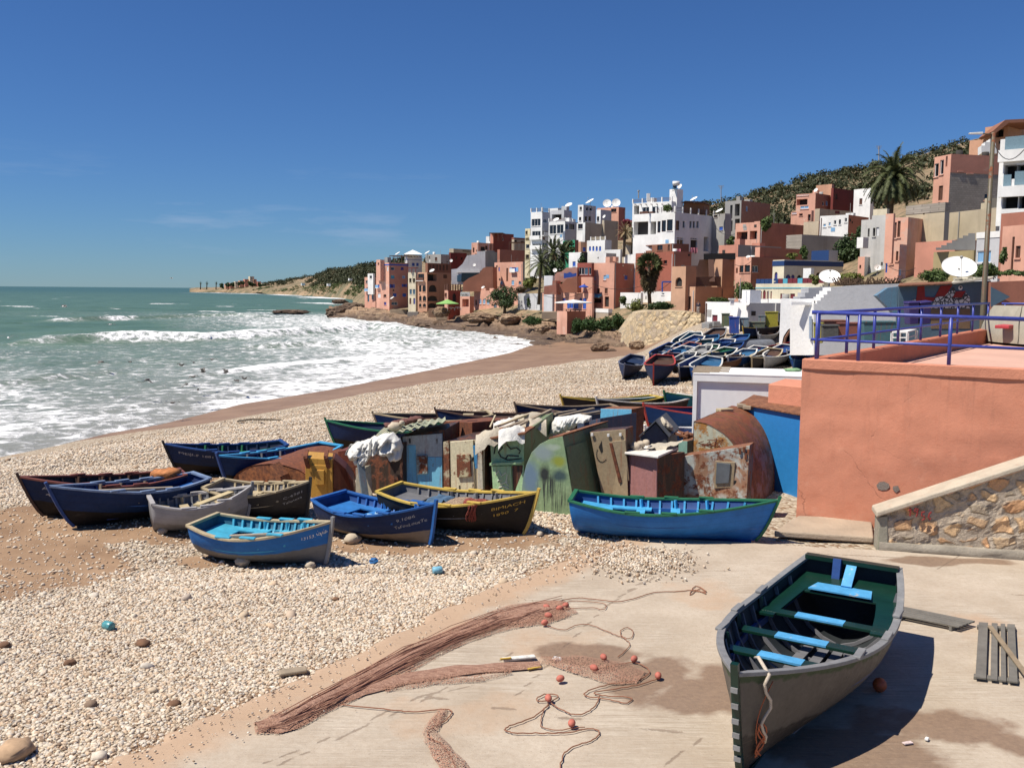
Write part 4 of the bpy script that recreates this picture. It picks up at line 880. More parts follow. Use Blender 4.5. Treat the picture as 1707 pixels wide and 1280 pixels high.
# ------------------------------------------------------------------ TERRACE, STONE RAMP WALL, RAILINGS
def xat(px,d): return at(px,640,d).x
def ztop(py,px,d): return at(px,py,d).z
SALM = (.60,.245,.15)
mSAL = plaster('salmon render',SALM,.10,.10,.5,1.2,(.30,.12,.07),rough=.9)
def m_salmon():
 s = NT('salmon render weathered'); n1 = s.noise(.6,6,.65); n2 = s.noise(5,7,.7); z = s.n('ShaderNodeSeparateXYZ'); s.l(s.pos(),z.inputs[0])
 c = s.mix(s.ramp(n1,.3,.7),mul(SALM,.84),mul(SALM,1.08)); c = s.mix(s.ramp(n2,.5,.72,0,.35),c,(.46,.15,.08)); c = s.mix(s.ramp(s.noise(1.7,6,.7),.60,.72,0,.45),c,(.66,.33,.22))
 st = s.noise(1,5,.7,s.vec((4,4,.25))); c = s.mix(s.math('MULTIPLY',s.ramp(st,.52,.72),s.ramp(z.outputs['Z'],1.2,3.6,.10,.6)),c,(.33,.145,.095))
 c = s.mix(s.math('MULTIPLY',s.ramp(s.math('ADD',z.outputs['Z'],s.math('MULTIPLY',n2,1.2)),.95,.35),.45),c,(.52,.33,.23))
 wv = s.n('ShaderNodeMixRGB'); wv.inputs[0].default_value = .3; s.l(s.pos(),wv.inputs[1]); nn = s.n('ShaderNodeTexNoise'); nn.inputs['Scale'].default_value = 1.6; nn.inputs['Detail'].default_value = 5; s.l(s.pos(),nn.inputs['Vector']); s.l(nn.outputs['Color'],wv.inputs[2])
 cr = s.math('MULTIPLY',s.ramp(s.voro(.8,wv.outputs[0], 'DISTANCE_TO_EDGE'),.006,.001),s.ramp(s.noise(.8,5,.65),.54,.66)); c = s.mix(s.math('MULTIPLY',cr,.5),c,(.22,.09,.055))
 s.bump(s.math('SUBTRACT',s.math('ADD',n2,s.math('MULTIPLY',s.noise(30,4,.6),.5)),cr),.28,.03); return s.fin(c,.92)
mSALp = m_salmon()
mCONC = plaster('grey concrete',(.36,.32,.27),.25,.3,.5,2)
mFLOOR = plaster('terrace floor paint',(.60,.36,.27),.12,.05,.3,.8)
TA = gz(1327,870,0.0); TA = Vector((TA.x,TA.y,0)); td = (Vector((9.8,18.6,0)) - Vector((6.2,20.3,0))).normalized(); TB = TA + td * 9
ZT = ztop(598,1335,TA.y); LB_ = Vector((19.8,38.5,0)); ld = (LB_ - TA).normalized(); LEN = (LB_ - TA).length
ter = empty('terrace_building',TA, 'salmon rendered terrace block with blue railings on the right', 'building')
nin = Vector((-td.y,td.x,0)); nin = nin if nin.y > 0 else -nin
def vz(p,z): return Vector((p.x,p.y,z))
m = MB()   # front wall, gridded so that it can be uneven
rows = []
for j in range(25):
 z = -.1 + (ZT - .22 + .1) * j / 24; rows.append([vz(TA + td * (9 * i / 60),z) + nin * ((float(vnoise(i * .35,j * .5,3)) - .5) * .035 + .0) for i in range(61)])
m.grid(rows); m.build('front_wall',mSALp,ter,True)
m = MB(); m.prism([vz(TA - nin * .035,ZT - .22),vz(TB - nin * .035,ZT - .22 - .10),vz(TB - nin * .035,ZT - .08),vz(TA - nin * .035,ZT)],nin * .30); m.build('parapet_band',mSAL,ter,bevel=.02)
lin = Vector((ld.y,-ld.x,0))
ta2 = TA + ld * .12 + nin * .03; m = MB(); m.prism([vz(ta2,-.2),vz(LB_,-.2),vz(LB_,ZT - .25),vz(ta2,ZT - .25)],lin * .2); m.build('side_wall',mSAL,ter)
m = MB(); p0 = TA + ld * .35; m.prism([vz(p0 - lin * .04,2.9),vz(LB_ - lin * .04,2.9),vz(LB_ - lin * .04,ZT + .06),vz(p0 - lin * .04,ZT - .01)],lin * .38); m.build('side_parapet',plaster('side parapet render',(.50,.165,.085),.2,.3,.5,1),ter,bevel=.02)
E2 = LB_ + Vector((16,-3,0))
m = MB(); m.prism([vz(LB_,-1),vz(E2,-1),vz(E2,ZT + .03),vz(LB_,ZT + .03)],Vector((.05,-.35,0))); m.build('rear_parapet',mSAL,ter,bevel=.02)
m = MB(); m.quad(vz(TA + nin * .26 + ld * .3,3.12),vz(TB + nin * .26,3.05),vz(E2,3.05),vz(LB_,3.12)); m.build('floor',mFLOOR,ter)
st0 = Vector((xat(1281,24.6),24.6,0)); st1 = TA + ld * 5.5; zs = ztop(640,1283,24.6)
m = MB(); m.prism([vz(st0,-.2),Vector((xat(1345,23.6),23.6,-.2)),Vector((xat(1345,23.6),23.6,zs + .02)),vz(st0,zs)],Vector((.9,1.6,0))); m.build('low_step_block',mSAL,ter,bevel=.02)
# worn patches and scars on the wall
def wallpt(px,py,off=.012):
 v = ray(px,py); o_ = Vector((0,0,CAMZ)); k = (TA - o_).dot(nin) / v.dot(nin); return o_ + v * k - nin * off
mPATCH = plaster('bared cement patch',(.24,.20,.17),.2,.1,.6,6)
for k, pts in enumerate(([(1461,808),(1466,803),(1474,802),(1482,806),(1483,812),(1478,816),(1470,817),(1463,814)],[(1489,810),(1497,809),(1500,816),(1494,821),(1488,815)])):
 m = MB(); m.add([wallpt(a,b,.022) for a,b in pts],[tuple(range(len(pts)))]); m.build('bare_patch',mPATCH,ter)
# kerb strip along the foot of the wall
m = MB(); kp = [gz(1290,894,.06),gz(1330,868,.06),gz(1452,872,.06),gz(1456,905,.06)]
m.prism([vz(p,.05) for p in kp],Vector((0,0,.13))); tag(m.build('footing_kerb',plaster('kerb concrete',(.42,.33,.24),.2,.2,.6,2),bevel=.03),kind='structure')
# stone ramp wall with sloping coping
SA = gz(1462,915,.06); SA = Vector((SA.x,SA.y,0)); SB_ = gz(1707,931,.06); sd_ = (Vector((SB_.x,SB_.y,0)) - SA).normalized(); SE = SA + sd_ * 6
sn = Vector((-sd_.y,sd_.x,0)); zc0 = ztop(852,1462,SA.y); zc1 = ztop(770,1707,SB_.y); slope = (zc1 - zc0) / (Vector((SB_.x,SB_.y,0)) - SA).length
stw = empty('stone_ramp_wall',SA, 'rough stone wall with sloping concrete coping below the salmon wall', 'wall')
def m_stone(name,sc=1.0,mort=(.33,.28,.23),a=(.42,.24,.12),b=(.56,.40,.24),rnd_=1.0,thr=.10):
 s = NT(name); vec = s.vec((1,1,1.35)); d = s.noise(3 * sc,4,.6)
 wv = s.n('ShaderNodeMixRGB'); wv.inputs[0].default_value = .12; s.l(vec,wv.inputs[1]); nn = s.n('ShaderNodeTexNoise'); nn.inputs['Scale'].default_value = 3.5 * sc; s.l(s.pos(),nn.inputs['Vector']); s.l(nn.outputs['Color'],wv.inputs[2])
 ed = s.voro(2.5 * sc,wv.outputs[0], 'DISTANCE_TO_EDGE',rand=rnd_); cl = s.n('ShaderNodeTexVoronoi'); cl.inputs['Scale'].default_value = 2.5 * sc; cl.inputs['Randomness'].default_value = rnd_; s.l(wv.outputs[0],cl.inputs['Vector'])
 sp_ = s.n('ShaderNodeSeparateColor'); s.l(cl.outputs['Color'],sp_.inputs[0]); n2 = s.noise(14 * sc,6,.7)
 c = s.mix(sp_.outputs[0],a,b); c = s.mix(s.ramp(sp_.outputs[1],.7,.8),c,(.40,.33,.24)); c = s.mix(s.ramp(n2,.4,.75,0,.5),c,(.22,.12,.06))
 f = s.ramp(s.math('ADD',ed,s.math('MULTIPLY',s.math('SUBTRACT',n2,.5),.10)),thr * .5,thr); c = s.mix(f,s.mix(s.ramp(n2,.3,.7),mul(mort,.7),mul(mort,1.15)),c)
 s.bump(s.math('ADD',s.math('MULTIPLY',f,1.2),n2),.9,.05); return s.fin(c,.9)
mSTN = m_stone('ramp masonry',1.15,(.46,.38,.29),(.66,.36,.18),(.74,.54,.31),thr=.19)
m = MB(); rows = []
for j in range(30):
 row = []
 for i in range(81):
  x = .10 + 5.9 * i / 80; zt = zc0 - .10 + slope * x; z = -.05 + (zt + .05) * j / 29; p = SA + sd_ * x
  q = float(fbm(x * 2.3,z * 2.6,9,4)); row.append(vz(p - sn * ((sstep(.42,.62,q) - .3) * .045 + (float(vnoise(x * 9,z * 9,4)) - .5) * .02),z))
 rows.append(row)
m.grid(rows); m.build('masonry_face',mSTN,stw,False)
m = MB(); m.prism([vz(SA - sn * .05,-.05),vz(SA + sd_ * .20 - sn * .05,-.05),vz(SA + sd_ * .16 - sn * .05,zc0 - .10 + .03),vz(SA - sn * .05,zc0 - .10)],sn * .5); m.build('end_pier',plaster('mossy grey pier',(.30,.28,.22),.3,.4,.6,3,(.12,.18,.03)),stw,bevel=.02)
m = MB(); rows = []
for j in range(5):
 rows.append([vz(SA + sd_ * (.02 + 6 * i / 60) - sn * (.09 + .03 * float(vnoise(i * .3,j,6)) - (.04 if j in (0,4) else 0)),.0 + .21 * j / 4 + .02 * float(vnoise(i * .4,3.3,2)) - .035 * i / 60 * 3 * 0) for i in range(61)])
m.grid(rows); m.grid([[q for q in rows[-1]],[q + sn * .14 for q in rows[-1]]]); m.build('plinth',plaster('grey plinth',(.33,.29,.23),.25,.2,.7,3),stw,True)
mCOP = plaster('coping concrete',(.50,.43,.33),.2,.3,.5,3,(.36,.10,.05))
m = MB(); c0 = vz(SA - sd_ * .06 - sn * .13,zc0 - .10); c1 = vz(SE - sn * .13,zc0 - .10 + slope * 6.06)
m.prism([c0,c1,c1 + Vector((0,0,.11)),c0 + Vector((0,0,.11))],sn * .62); m.build('coping',mCOP,stw,bevel=.025)
mREDP = flat('red brush paint',(.22,.022,.02),.8,.3,scale=40)
def handwriting(name,parent,lines,f,mat,r):
 m = MB()
 for ln in lines: m.tube([f(x,y) for x,y in ln],r,5)
 return m.build(name,mat,parent)
def swp(px,py,off=.055):
 v = ray(px,py); o_ = Vector((0,0,CAMZ)); k = (SA - o_).dot(sn) / v.dot(sn); return o_ + v * k - sn * off
D_ = {'1': [[(.1,.7),(.45,1),(.4,.5),(.35,0)]], '9': [[(.75,.85),(.35,1),(.15,.72),(.5,.55),(.75,.85),(.65,.35),(.45,0)]], '5': [[(.8,1),(.3,.95),(.25,.55),(.65,.5),(.75,.2),(.3,0)]], '6': [[(.7,.95),(.35,.7),(.2,.3),(.4,.02),(.6,.2)]]}
for i, (ch_,x0,y0,h_) in enumerate((('1',1512,857,11),('9',1521,858,12),('5',1532,864,12),('6',1544,863,12))):
 handwriting('painted_number',stw,D_[ch_],lambda x,y: swp(x0 + x * 10,y0 + 1 - y * h_ * 1.15,.10),mREDP,.017)
# railings
mRAIL = flat('violet blue rail paint',(.045,.060,.30),.4,.2,scale=12)
def rail_line(base,dirn,stations,label,h=1.0,loc=None):
 r = empty('railing',loc or base(stations[0]),label, 'railing')
 for s_ in stations:
  p = base(s_); m = MB(); m.tube([p - Vector((0,0,.03)),p + Vector((0,0,h))],.038,10); m.build('post',mRAIL,r,True)
 a, b = base(stations[0]), base(stations[-1]); e = (b - a).normalized() * .12
 for k, rr in ((1.0,.042),(.42,.030)):
  m = MB(); m.tube([a - e + Vector((0,0,h * k)),b + e + Vector((0,0,h * k))],rr,10); m.build('top_rail' if k == 1 else 'middle_rail',mRAIL,r,True)
 return r
def isect(px,A,d):   # where the sight line of a pixel column crosses a plan line
 v = ray(px,560); k = v.x / v.y; t = (k * A.y - A.x) / (d.x - k * d.y); return t
A1 = TA + nin * .12; sts = [isect(px,A1,td) for px in (1362,1432,1584,1790)]
rail_line(lambda s_: vz(A1 + td * s_,ZT - .0 - .017 * max(0,s_)),td,sts, 'front blue railing along the edge of the salmon terrace')
A2 = TA + lin * .15; sts = [isect(px,A2,ld) for px in (1364,1412,1457,1497,1534.6,1567,1595,1620,1645)]
rail_line(lambda s_: vz(A2 + ld * s_,ZT - .03 + .09 * s_ / LEN),ld,sts, 'long blue railing receding along the left parapet of the terrace')
A3 = LB_ + Vector((.4,-.2,0)); rail_line(lambda s_: vz(A3 + Vector((1,-.19,0)) * s_,ZT + .03),None,[0,1.6,3.2,4.8], 'short blue railing on the rear parapet beside the lamp post')
# lamp post
lp = empty('lamp_post',vz(LB_ + Vector((-.05,.9,0)),-1), 'tall rusty brown pole with a short arm behind the terrace', 'lamp post')
lb = LB_ + Vector((.02,.8,0)); zt_ = ztop(221,1656,lb.y); mPOLE = rusty('brown pole',(.10,.085,.05),.45)
m = MB(); m.tube([vz(lb,-1),vz(lb,2),vz(lb,zt_)],[.13,.12,.085],12); m.build('pole',mPOLE,lp,True)
m = MB(); m.tube([vz(lb,zt_ - .1),vz(lb,zt_ - .1) + Vector((-.5,-.1,.03))],.03,8); m.build('arm',mPOLE,lp,True)
m = MB(); m.hexa([vz(lb,zt_ - .1) + Vector((-.5 - a * .55,-.1 + b * .09,c)) for a,b,c in ((0,-1,0),(1,-1,0),(1,1,0),(0,1,0),(0,-.6,.1),(1,-.6,.06),(1,.6,.06),(0,.6,.1))]); m.build('lamp_head',flat('lamp head grey',(.5,.5,.48),.5),lp,bevel=.02)
# ------------------------------------------------------------------ METAL SHEDS AND BOXES ON THE BEACH
def gnd(x,y): return float(beach_z(np.array([x]),np.array([y]))[0])
def shed(label,fl,fr,depth,mfront,mside=None,mroof=None,name='storage_box',cat='shed',skew=(0,0),back=None,roof_over=.0,roof_t=.03,roof_name='roof',zdown=.25):
 """fl/fr = (pixel x, pixel y of the top, distance) of the front's left and right edge; goes back 'depth' metres square to the front"""
 w_ = .10 * abs(fr[0] - fl[0]) * fl[2] / FPX; L_ = at(fl[0],fl[1],fl[2] + w_); R_ = at(fr[0],fr[1],fr[2] - w_); u = Vector((R_.x - L_.x,R_.y - L_.y,0)); n = Vector((-u.y,u.x,0)).normalized()
 n = n if n.y > 0 else -n; zl = gnd(L_.x,L_.y) - zdown; zr = gnd(R_.x,R_.y) - zdown
 Lb = Vector((L_.x + skew[0],L_.y,zl)); Rb = Vector((R_.x + skew[1],R_.y,zr)); bo = n * depth + Vector((0,0,back or 0))
 root = empty(name,(L_ + R_) / 2 * 1.0,label,cat); root.location = ((Lb.x + Rb.x) / 2,(Lb.y + Rb.y) / 2,max(zl,zr) + zdown)
 m = MB(); b0 = m.add([Lb,Rb,R_,L_,Lb + n * depth,Rb + n * depth,R_ + bo,L_ + bo],[(0,1,2,3)],0)
 m.f += [(b0 + 1,b0 + 5,b0 + 6,b0 + 2),(b0 + 4,b0 + 0,b0 + 3,b0 + 7),(b0 + 5,b0 + 4,b0 + 7,b0 + 6),(b0 + 3,b0 + 2,b0 + 6,b0 + 7)]; m.m += [1,1,1,2]
 m.build('body',[mfront,mside or mfront,mroof or mside or mfront],root,bevel=.012)
 if mroof and roof_t > .03:
  o_ = roof_over; e = u.normalized() * o_; q = [L_ - e - n * o_,R_ + e - n * o_,R_ + e + bo + n * o_,L_ - e + bo + n * o_]
  m = MB(); m.hexa([p + Vector((0,0,.004)) for p in q] + [p + Vector((0,0,roof_t)) for p in q]); m.build(roof_name,mroof,root,bevel=.006)
 def fp(px,py,off=.0):            # point of the front plane under this pixel
  v = ray(px,py); o0 = Vector((0,0,CAMZ)); nn = (R_ - L_).cross(Vector((Lb.x - L_.x,Lb.y - L_.y,Lb.z - L_.z))).normalized()
  k = (L_ - o0).dot(nn) / v.dot(nn); return o0 + v * k - n * off
 return root, fp, n
def slab_on(root,fp,n,pts,t,mat,name,off=0.0,parent=None,bevel=.006):
 m = MB(); m.prism([fp(a,b,off + t) for a,b in pts],n * (t - .0)); return m.build(name,mat,parent or root,bevel=bevel)
def hinge(root,fp,n,px,py,mat,w=4,h=9,name='hinge',parent=None):
 return slab_on(root,fp,n,[(px - w / 2,py + h / 2),(px + w / 2,py + h / 2),(px + w / 2,py - h / 2),(px - w / 2,py - h / 2)],.03,mat,name,.02,parent)
rBROWN = rusty('rust brown steel',(.13,.05,.028),.75,scale=.8); rRED = rusty('red brown steel',(.15,.035,.018),.42,scale=.8); rDARK = rusty('dark rusted steel',(.045,.028,.02),.5); rYEL = rusty('ochre door',(.50,.27,.045),.33,scale=1.5,paintvar=.15)
rSKY = rusty('sky blue door paint',(.20,.54,.74),.24,scale=1.6,paintvar=.1); rGREYB = rusty('pale grey door paint',(.48,.51,.48),.24,scale=1.6); rCREAM = rusty('cream door paint',(.64,.57,.38),.38,scale=1.6); rGREEN = rusty('pale green paint',(.36,.54,.30),.18,scale=1.3)
rDGREEN = rusty('dull green paint',(.16,.21,.11),.30,scale=1.0); rBLUEB = rusty('chalky blue paint',(.13,.42,.62),.20,scale=1.5); rTAN = rusty('tan paint',(.34,.26,.16),.28,scale=1.2); rPINK = rusty('dusty pink paint',(.32,.15,.14),.20,scale=1.5); rTEAL = rusty('grey teal paint',(.20,.36,.30),.2); rGREYD = flat('slate grey paint',(.12,.13,.14),.6,.2,scale=6)
rPANEL = rusty('peeling pale panel',(.46,.49,.45),.52,scale=1.3,second=(.30,.17,.10)); rBLUE = rusty('strong blue paint',(.02,.185,.47),.06,scale=.7,streaks=False,paintvar=.12); rTOPR = rusty('rusty roof sheet',(.26,.11,.05),.7,rust=(.28,.12,.055),scale=.8); BLKIRON = rusty('black iron',(.02,.018,.016),.3)
def vault(label,ridge0,ridge1,w,perp,mskin,mcap,h=None,name='barrel_shed',steps=18,zb0=None,quarter=False):
 """half barrel on the ground from ridge0 to ridge1 (world points of the ridge), half width w along perp"""
 h0 = ridge0.z - (zb0 if zb0 is not None else gnd(ridge0.x,ridge0.y)) ; base = Vector((ridge0.x,ridge0.y,ridge0.z - h0)); root = empty(name,base,label, 'shed')
 rows = [[],[]]; m = MB(); n = 2 * steps; NA = 9
 rows = []
 for a_ in range(NA):
  c = ridge0.lerp(ridge1,a_ / (NA - 1)); row = []
  for k in range(n + 1):
   t = -math.pi / 2 + math.pi * k / n; t = max(t,-.03) if quarter else t; dx = w * math.sin(t); dz = h0 * (1 - math.cos(t) ** .85)
   row.append(Vector((c.x,c.y,c.z)) + perp * dx - Vector((0,0,dz)) + Vector((0,0,(float(vnoise(k * .4,a_ * .7,8)) - .5) * .02)))
  row = [Vector((row[0].x,row[0].y,row[-1].z - .3)) if quarter else row[0] - Vector((0,0,.3))] + row + [row[-1] - Vector((0,0,.3))]; rows.append(row)
 m.grid(rows); m.build('barrel_skin',mskin,root,True)
 ax = (ridge1 - ridge0).normalized()
 for r_ in (rows[0],rows[-1]):
  m = MB(); m.add([q + ax * (.015 if r_ is rows[0] else -.015) for q in r_],[tuple(range(len(r_)))]); m.build('end_plate',mcap,root)
 return root
# left barrel shed with the ochre door
V1 = vault('rust brown barrel shaped shed with an ochre door, leftmost of the sheds',Vector((-5.84,22.5,.72)),Vector((-5.10,25.15,.72)),1.2,Vector((.965,-.262,0)),rBROWN,rusty('rusted end plate',(.16,.06,.03),.8,rust=(.30,.11,.04)))
fo = Vector((at(510,700,22.1).x,22.1,0)); 
def pf(px,py,d=22.1): return at(px,py,d)
m = MB(); m.prism([pf(510,845),pf(555,838),pf(554,766),pf(509,763)],Vector((-.15,.9,0))); dr = m.build('door',rYEL,V1,bevel=.01)
m = MB(); m.prism([pf(519,830,22.07),pf(545,828,22.07),pf(545,776,22.07),pf(519,775,22.07)],Vector((0,.04,0))); m.build('door_panel',rYEL,dr,bevel=.008)
m = MB(); m.prism([pf(525,808,22.0),pf(540,808,22.0),pf(540,784,22.0),pf(525,784,22.0)],Vector((0,.09,0))); m.build('hatch',rYEL,dr,bevel=.008)
for px in (509,543):
 m = MB(); m.bar(pf(px - 3,762,22.1) + Vector((0,.35,.10)),pf(px,762,21.9),.10,.06); m.bar(pf(px,762,21.9),pf(px + 5,780,22.05),.10,.05); m.build('bracket',rBROWN,V1,bevel=.01)
m = MB(); m.prism([pf(555,842,22.3),pf(594,836,22.6),pf(588,800,22.6),pf(576,781,22.6),pf(556,764,22.3)],Vector((-.1,.8,0))); m.build('red_end',rRED,V1,bevel=.01)
m = MB(); m.prism([pf(448,846,21.9),pf(478,850,21.7),pf(475,815,21.7),pf(466,795,21.75),pf(450,775,21.9)],Vector((.1,.5,0))); m.build('rusted_end',rusty('rusted end plate',(.16,.06,.03),.8),V1,bevel=.01)
# small rust box, dark shed below the plastic sheet and the leaning plank
r_, fp, n = shed('small red brown box with white scrawls behind the barrel shed',(563,752,24.2),(600,746,24.2),.8,rRED)
handwriting('scrawl',r_,[[(0,.5),(.2,1),(.3,0)],[(.4,0),(.45,1),(.6,.3)],[(.7,.9),(.9,.5),(.8,0)]],lambda x,y: fp(563 + 14 * x,778 - 10 * y,.01),WHITEP,.012)
r_, fp, n = shed('dark brown shed standing under the crumpled white plastic sheet',(616,742,22.6),(671,738,22.4),2.0,rDARK)
m = MB(); m.bar(at(600,765,21.6),at(611,842,21.3),.17,.06); tag(m.build('leaning_plank',rusty('blue grey plank',(.14,.17,.19),.2),bevel=.01), 'blue grey board leaning beneath the crumpled white plastic sheet', 'plank')
m = MB(); m.prism([at(593,780,22.2),at(618,775,22.2),at(622,845,22.0),at(593,848,22.0)],Vector((0,.03,0))); tag(m.build('leaning_board',rusty('pale leaning board',(.36,.33,.25),.3),bevel=.006), 'pale worn board propped between the barrel shed and the dark brown shed', 'board')
# crumpled plastic sheet
def crumple(name,label,outline,d,thick,mat,cat,seed=1,res=34,fold=.16,parent_pt=None):
 """a sheet heaped in soft folds: outline in pixels at distance d, bulging towards and away from the viewer"""
 P_ = [at(a,b,d) for a,b in outline]; xs = [p.x for p in P_]; zs_ = [p.z for p in P_]; cx, cz = sum(xs) / len(xs), sum(zs_) / len(zs_)
 N = 130; rim = []
 per = [0]; 
 for i in range(len(P_)): per.append(per[-1] + (P_[(i + 1) % len(P_)] - P_[i]).length)
 for k in range(N):
  s_ = per[-1] * k / N; i = max(j for j in range(len(P_)) if per[j] <= s_); f = (s_ - per[i]) / (per[i + 1] - per[i]); rim.append(P_[i].lerp(P_[(i + 1) % len(P_)],f))
 m = MB(); rings = []
 RR = 30
 for sgn in (1,-1):
  rows = []
  for j in range(RR + 1):
   a = j / RR; row = []
   for k in range(N):
    p = Vector((cx,d,cz)).lerp(rim[k],a); w = math.sqrt(max(0,1 - a ** 2.4))
    q1 = float(vnoise(p.x * 2.2 + seed,p.z * 2.2,seed + 1)) * 2; f = (abs(float(vnoise(p.x * 6 + seed + q1,p.z * 3.5 + q1,seed)) - .5) * 2.2 + .8 * abs(float(vnoise(p.x * 13 - p.z * 7 + q1,p.z * 5 + p.x * 5,seed + 5)) - .5) + .35 * abs(float(vnoise(p.x * 26 + q1 * 3,p.z * 22,seed + 9)) - .5)) * fold
    row.append(Vector((p.x,d - sgn * w * thick + (f - fold * .6) * (1 if sgn > 0 else -1) * (.3 + w),p.z + f * .3)))
   rows.append(row)
  m.grid(rows,closed=True)
 o = m.build(name,mat,None,True); return tag(o,label,cat)
def m_sheet(name,col,tr=.35):
 s = NT(name); n = s.noise(9,6,.65); c = s.mix(s.ramp(n,.3,.7),mul(col,.85),col); s.bump(s.noise(14,5,.6,dist=1.5),.7,.03); s.b.inputs['Transmission Weight'].default_value = 0
 return s.fin(c,.6,spec=.3)
mPLAS = m_sheet('white plastic sheet',(.70,.68,.63)); mCLOTH = m_sheet('old canvas',(.50,.44,.34))
crumple('plastic_sheet', 'crumpled white plastic sheet draped over the dark shed',[(575,762),(583,748),(598,738),(618,732),(640,724),(655,723),(668,733),(672,750),(669,766),(658,771),(642,764),(626,757),(614,764),(607,778),(600,780),(592,778),(588,770)],21.8,.30,mPLAS, 'plastic sheet',3,fold=.22)
# blue and grey door shed with corrugated roof
r_, fp, n = shed('shed with sky blue and grey metal door under a sloping corrugated roof',(668,728,22.5),(741,716,22.5),1.5,rDARK,rDARK,None)
dr = slab_on(r_,fp,n,[(675,830),(739,828),(738,722),(672,727)],.05,rGREYB, 'door',0)
slab_on(r_,fp,n,[(675.5,830),(697,829),(694,741),(673.5,741.5)],.012,rSKY, 'blue_panel',.05,dr); slab_on(r_,fp,n,[(697.5,829),(738.5,828),(738,761),(696,761)],.012,rSKY, 'blue_panel',.052,dr)
slab_on(r_,fp,n,[(697,789),(715,788),(714,758),(696,759)],.07,rusty('hatch paint',(.30,.38,.36),.5), 'hatch',.06,dr)
for q in ((684,734),(693,753),(695,800),(729,735)): hinge(r_,fp,n,*q,BLKIRON,parent=dr)
mCORR = NT('corrugated roof'); w_ = mCORR.n('ShaderNodeTexWave'); w_.inputs['Scale'].default_value = 9; w_.inputs['Distortion'].default_value = .4; mCORR.l(mCORR.pos(),w_.inputs['Vector']); nn_ = mCORR.noise(3,6,.65)
mCORR.bump(w_.outputs['Fac'],.8,.05); mCORR = mCORR.fin(mCORR.mix(mCORR.ramp(nn_,.42,.6),(.40,.47,.33),(.55,.50,.36)),.8)
m = MB(); ra, rb = at(622,730,22.2), at(743,702,22.1); rc, rd_ = at(742,696,24.2), at(640,712,24.4)
rows = [];
for i in range(41):
 t = i / 40; a = ra.lerp(rb,t); b = rd_.lerp(rc,t); wv = .030 * math.sin(t * 58); rows.append([a + Vector((0,0,wv)),a.lerp(b,.5) + Vector((0,0,wv)),b + Vector((0,0,wv))])
m.grid(rows); m.grid([[p - Vector((0,0,.03)) for p in r] for r in rows]); m.build('roof',mCORR,r_,True)
mSTONE = flat('loose stone',(.48,.40,.30),.9,.3,scale=6,bump=.5)
def stone(p,r,label,seed=0,mat=None,group=None,flat_=.7):
 m = MB(); m.blob(p + Vector((0,0,r * flat_ * .7)),r,r * .85,r * flat_,9,7,.14,seed=seed,rot=Matrix.Rotation(seed * 1.3,3, 'Z')); return tag(m.build('stone',mat or mSTONE,None,True),label, 'stone',group)
mNETB = flat('brown net',(.13,.055,.045),.95,.4,scale=25,bump=.8)
m = MB(); rr = random.Random(2)
for k in range(9): m.blob(at(648 + 6 * k + rr.uniform(-2,2),709 - 1.4 * k,23.2),.16,.2,.07,8,5,.35,seed=k)
tag(m.build('net_heap',mNETB,None,True), 'brown net heap lying along the corrugated roof', 'net',kind=None)
for k, (px,py,r) in enumerate(((658,717,.17),(670,708,.09),(700,704,.07))): stone(at(px,py,22.6),r,['large pale stone weighing down the corrugated roof', 'small white stone on the brown net of the corrugated roof', 'smallest stone right of the others on the corrugated roof'][k],k)
# rust brown chest behind
r_, fp, n = shed('plain rust brown steel box with a lid, behind the cream door shed',(739,702,24.6),(787,704,23.6),1.4,rBROWN,rRED,rBROWN)
m = MB(); m.box(at(781,691,24.2),.28,.2,.04); tag(m.build('lid_board',pCREAM,bevel=.008), 'small pale board lying on the rust brown box', 'board')
# cream door shed
r_, fp, n = shed('narrow shed with a rust streaked cream door and blue stripe',(742,736,21.9),(808,731,21.7),1.6,rCREAM,rDARK)
slab_on(r_,fp,n,[(742,840),(752,840),(750,734),(741,736)],.07,rusty('rusted jamb',(.48,.42,.28),.62), 'jamb',0)
dr = slab_on(r_,fp,n,[(754,842),(793,841),(790,733),(752,736)],.05,rCREAM, 'door',0); slab_on(r_,fp,n,[(765,794),(788,793),(786,756),(764,757)],.06,rusty('rusted hatch',(.48,.42,.26),.66,scale=2), 'hatch',.05,dr)
slab_on(r_,fp,n,[(794,780),(799,780),(797,741),(790,742)],.025,rusty('faded blue strip',(.04,.20,.38),.25), 'blue_strip',.05); slab_on(r_,fp,n,[(798,842),(808,842),(805,727),(799,729)],.06,rusty('worn white edge',(.50,.46,.36),.45,scale=2), 'edge_plate',.02)
for q in ((775,748),(789,765),(768,812),(790,810)): hinge(r_,fp,n,*q,BLKIRON,parent=dr)
r_, fp, n = shed('dark rusted steel shed filling the gap between cream and green doors',(806,733,21.9),(826,728,21.9),1.8,rDARK)
# green shed with scribbles
r_, fp, n = shed('pale green shed with scribbled door under a roof of rags',(817,738,21.5),(874,722,21.3),1.8,rGREEN,rDGREEN,None,back=.28,skew=(.10,0))
slab_on(r_,fp,n,[(819,775),(874,772),(874,768),(819,771)],.10,rGREEN, 'ledge',0)
dr = slab_on(r_,fp,n,[(826,838),(856,838),(853,776),(822,777)],.04,rGREEN, 'door',0); slab_on(r_,fp,n,[(857,838),(873,838),(872,775),(854,776)],.02,rDARK, 'opening_shade',0)  # dark sheet stands in for the shade inside the doorway
handwriting('scribble',r_,[[(0,.3),(.05,.8),(.2,1),(.3,.7),(.15,.4),(.25,.1),(.5,-.1),(1,0)],[(.45,.9),(.6,.6),(.8,.7),(.95,.5),(.9,.3)],[(.4,-.05),(.5,.2),(.9,.15)]],lambda x,y: fp(824 + 46 * x,764 - 26 * y,.012),BLKIRON,.016)
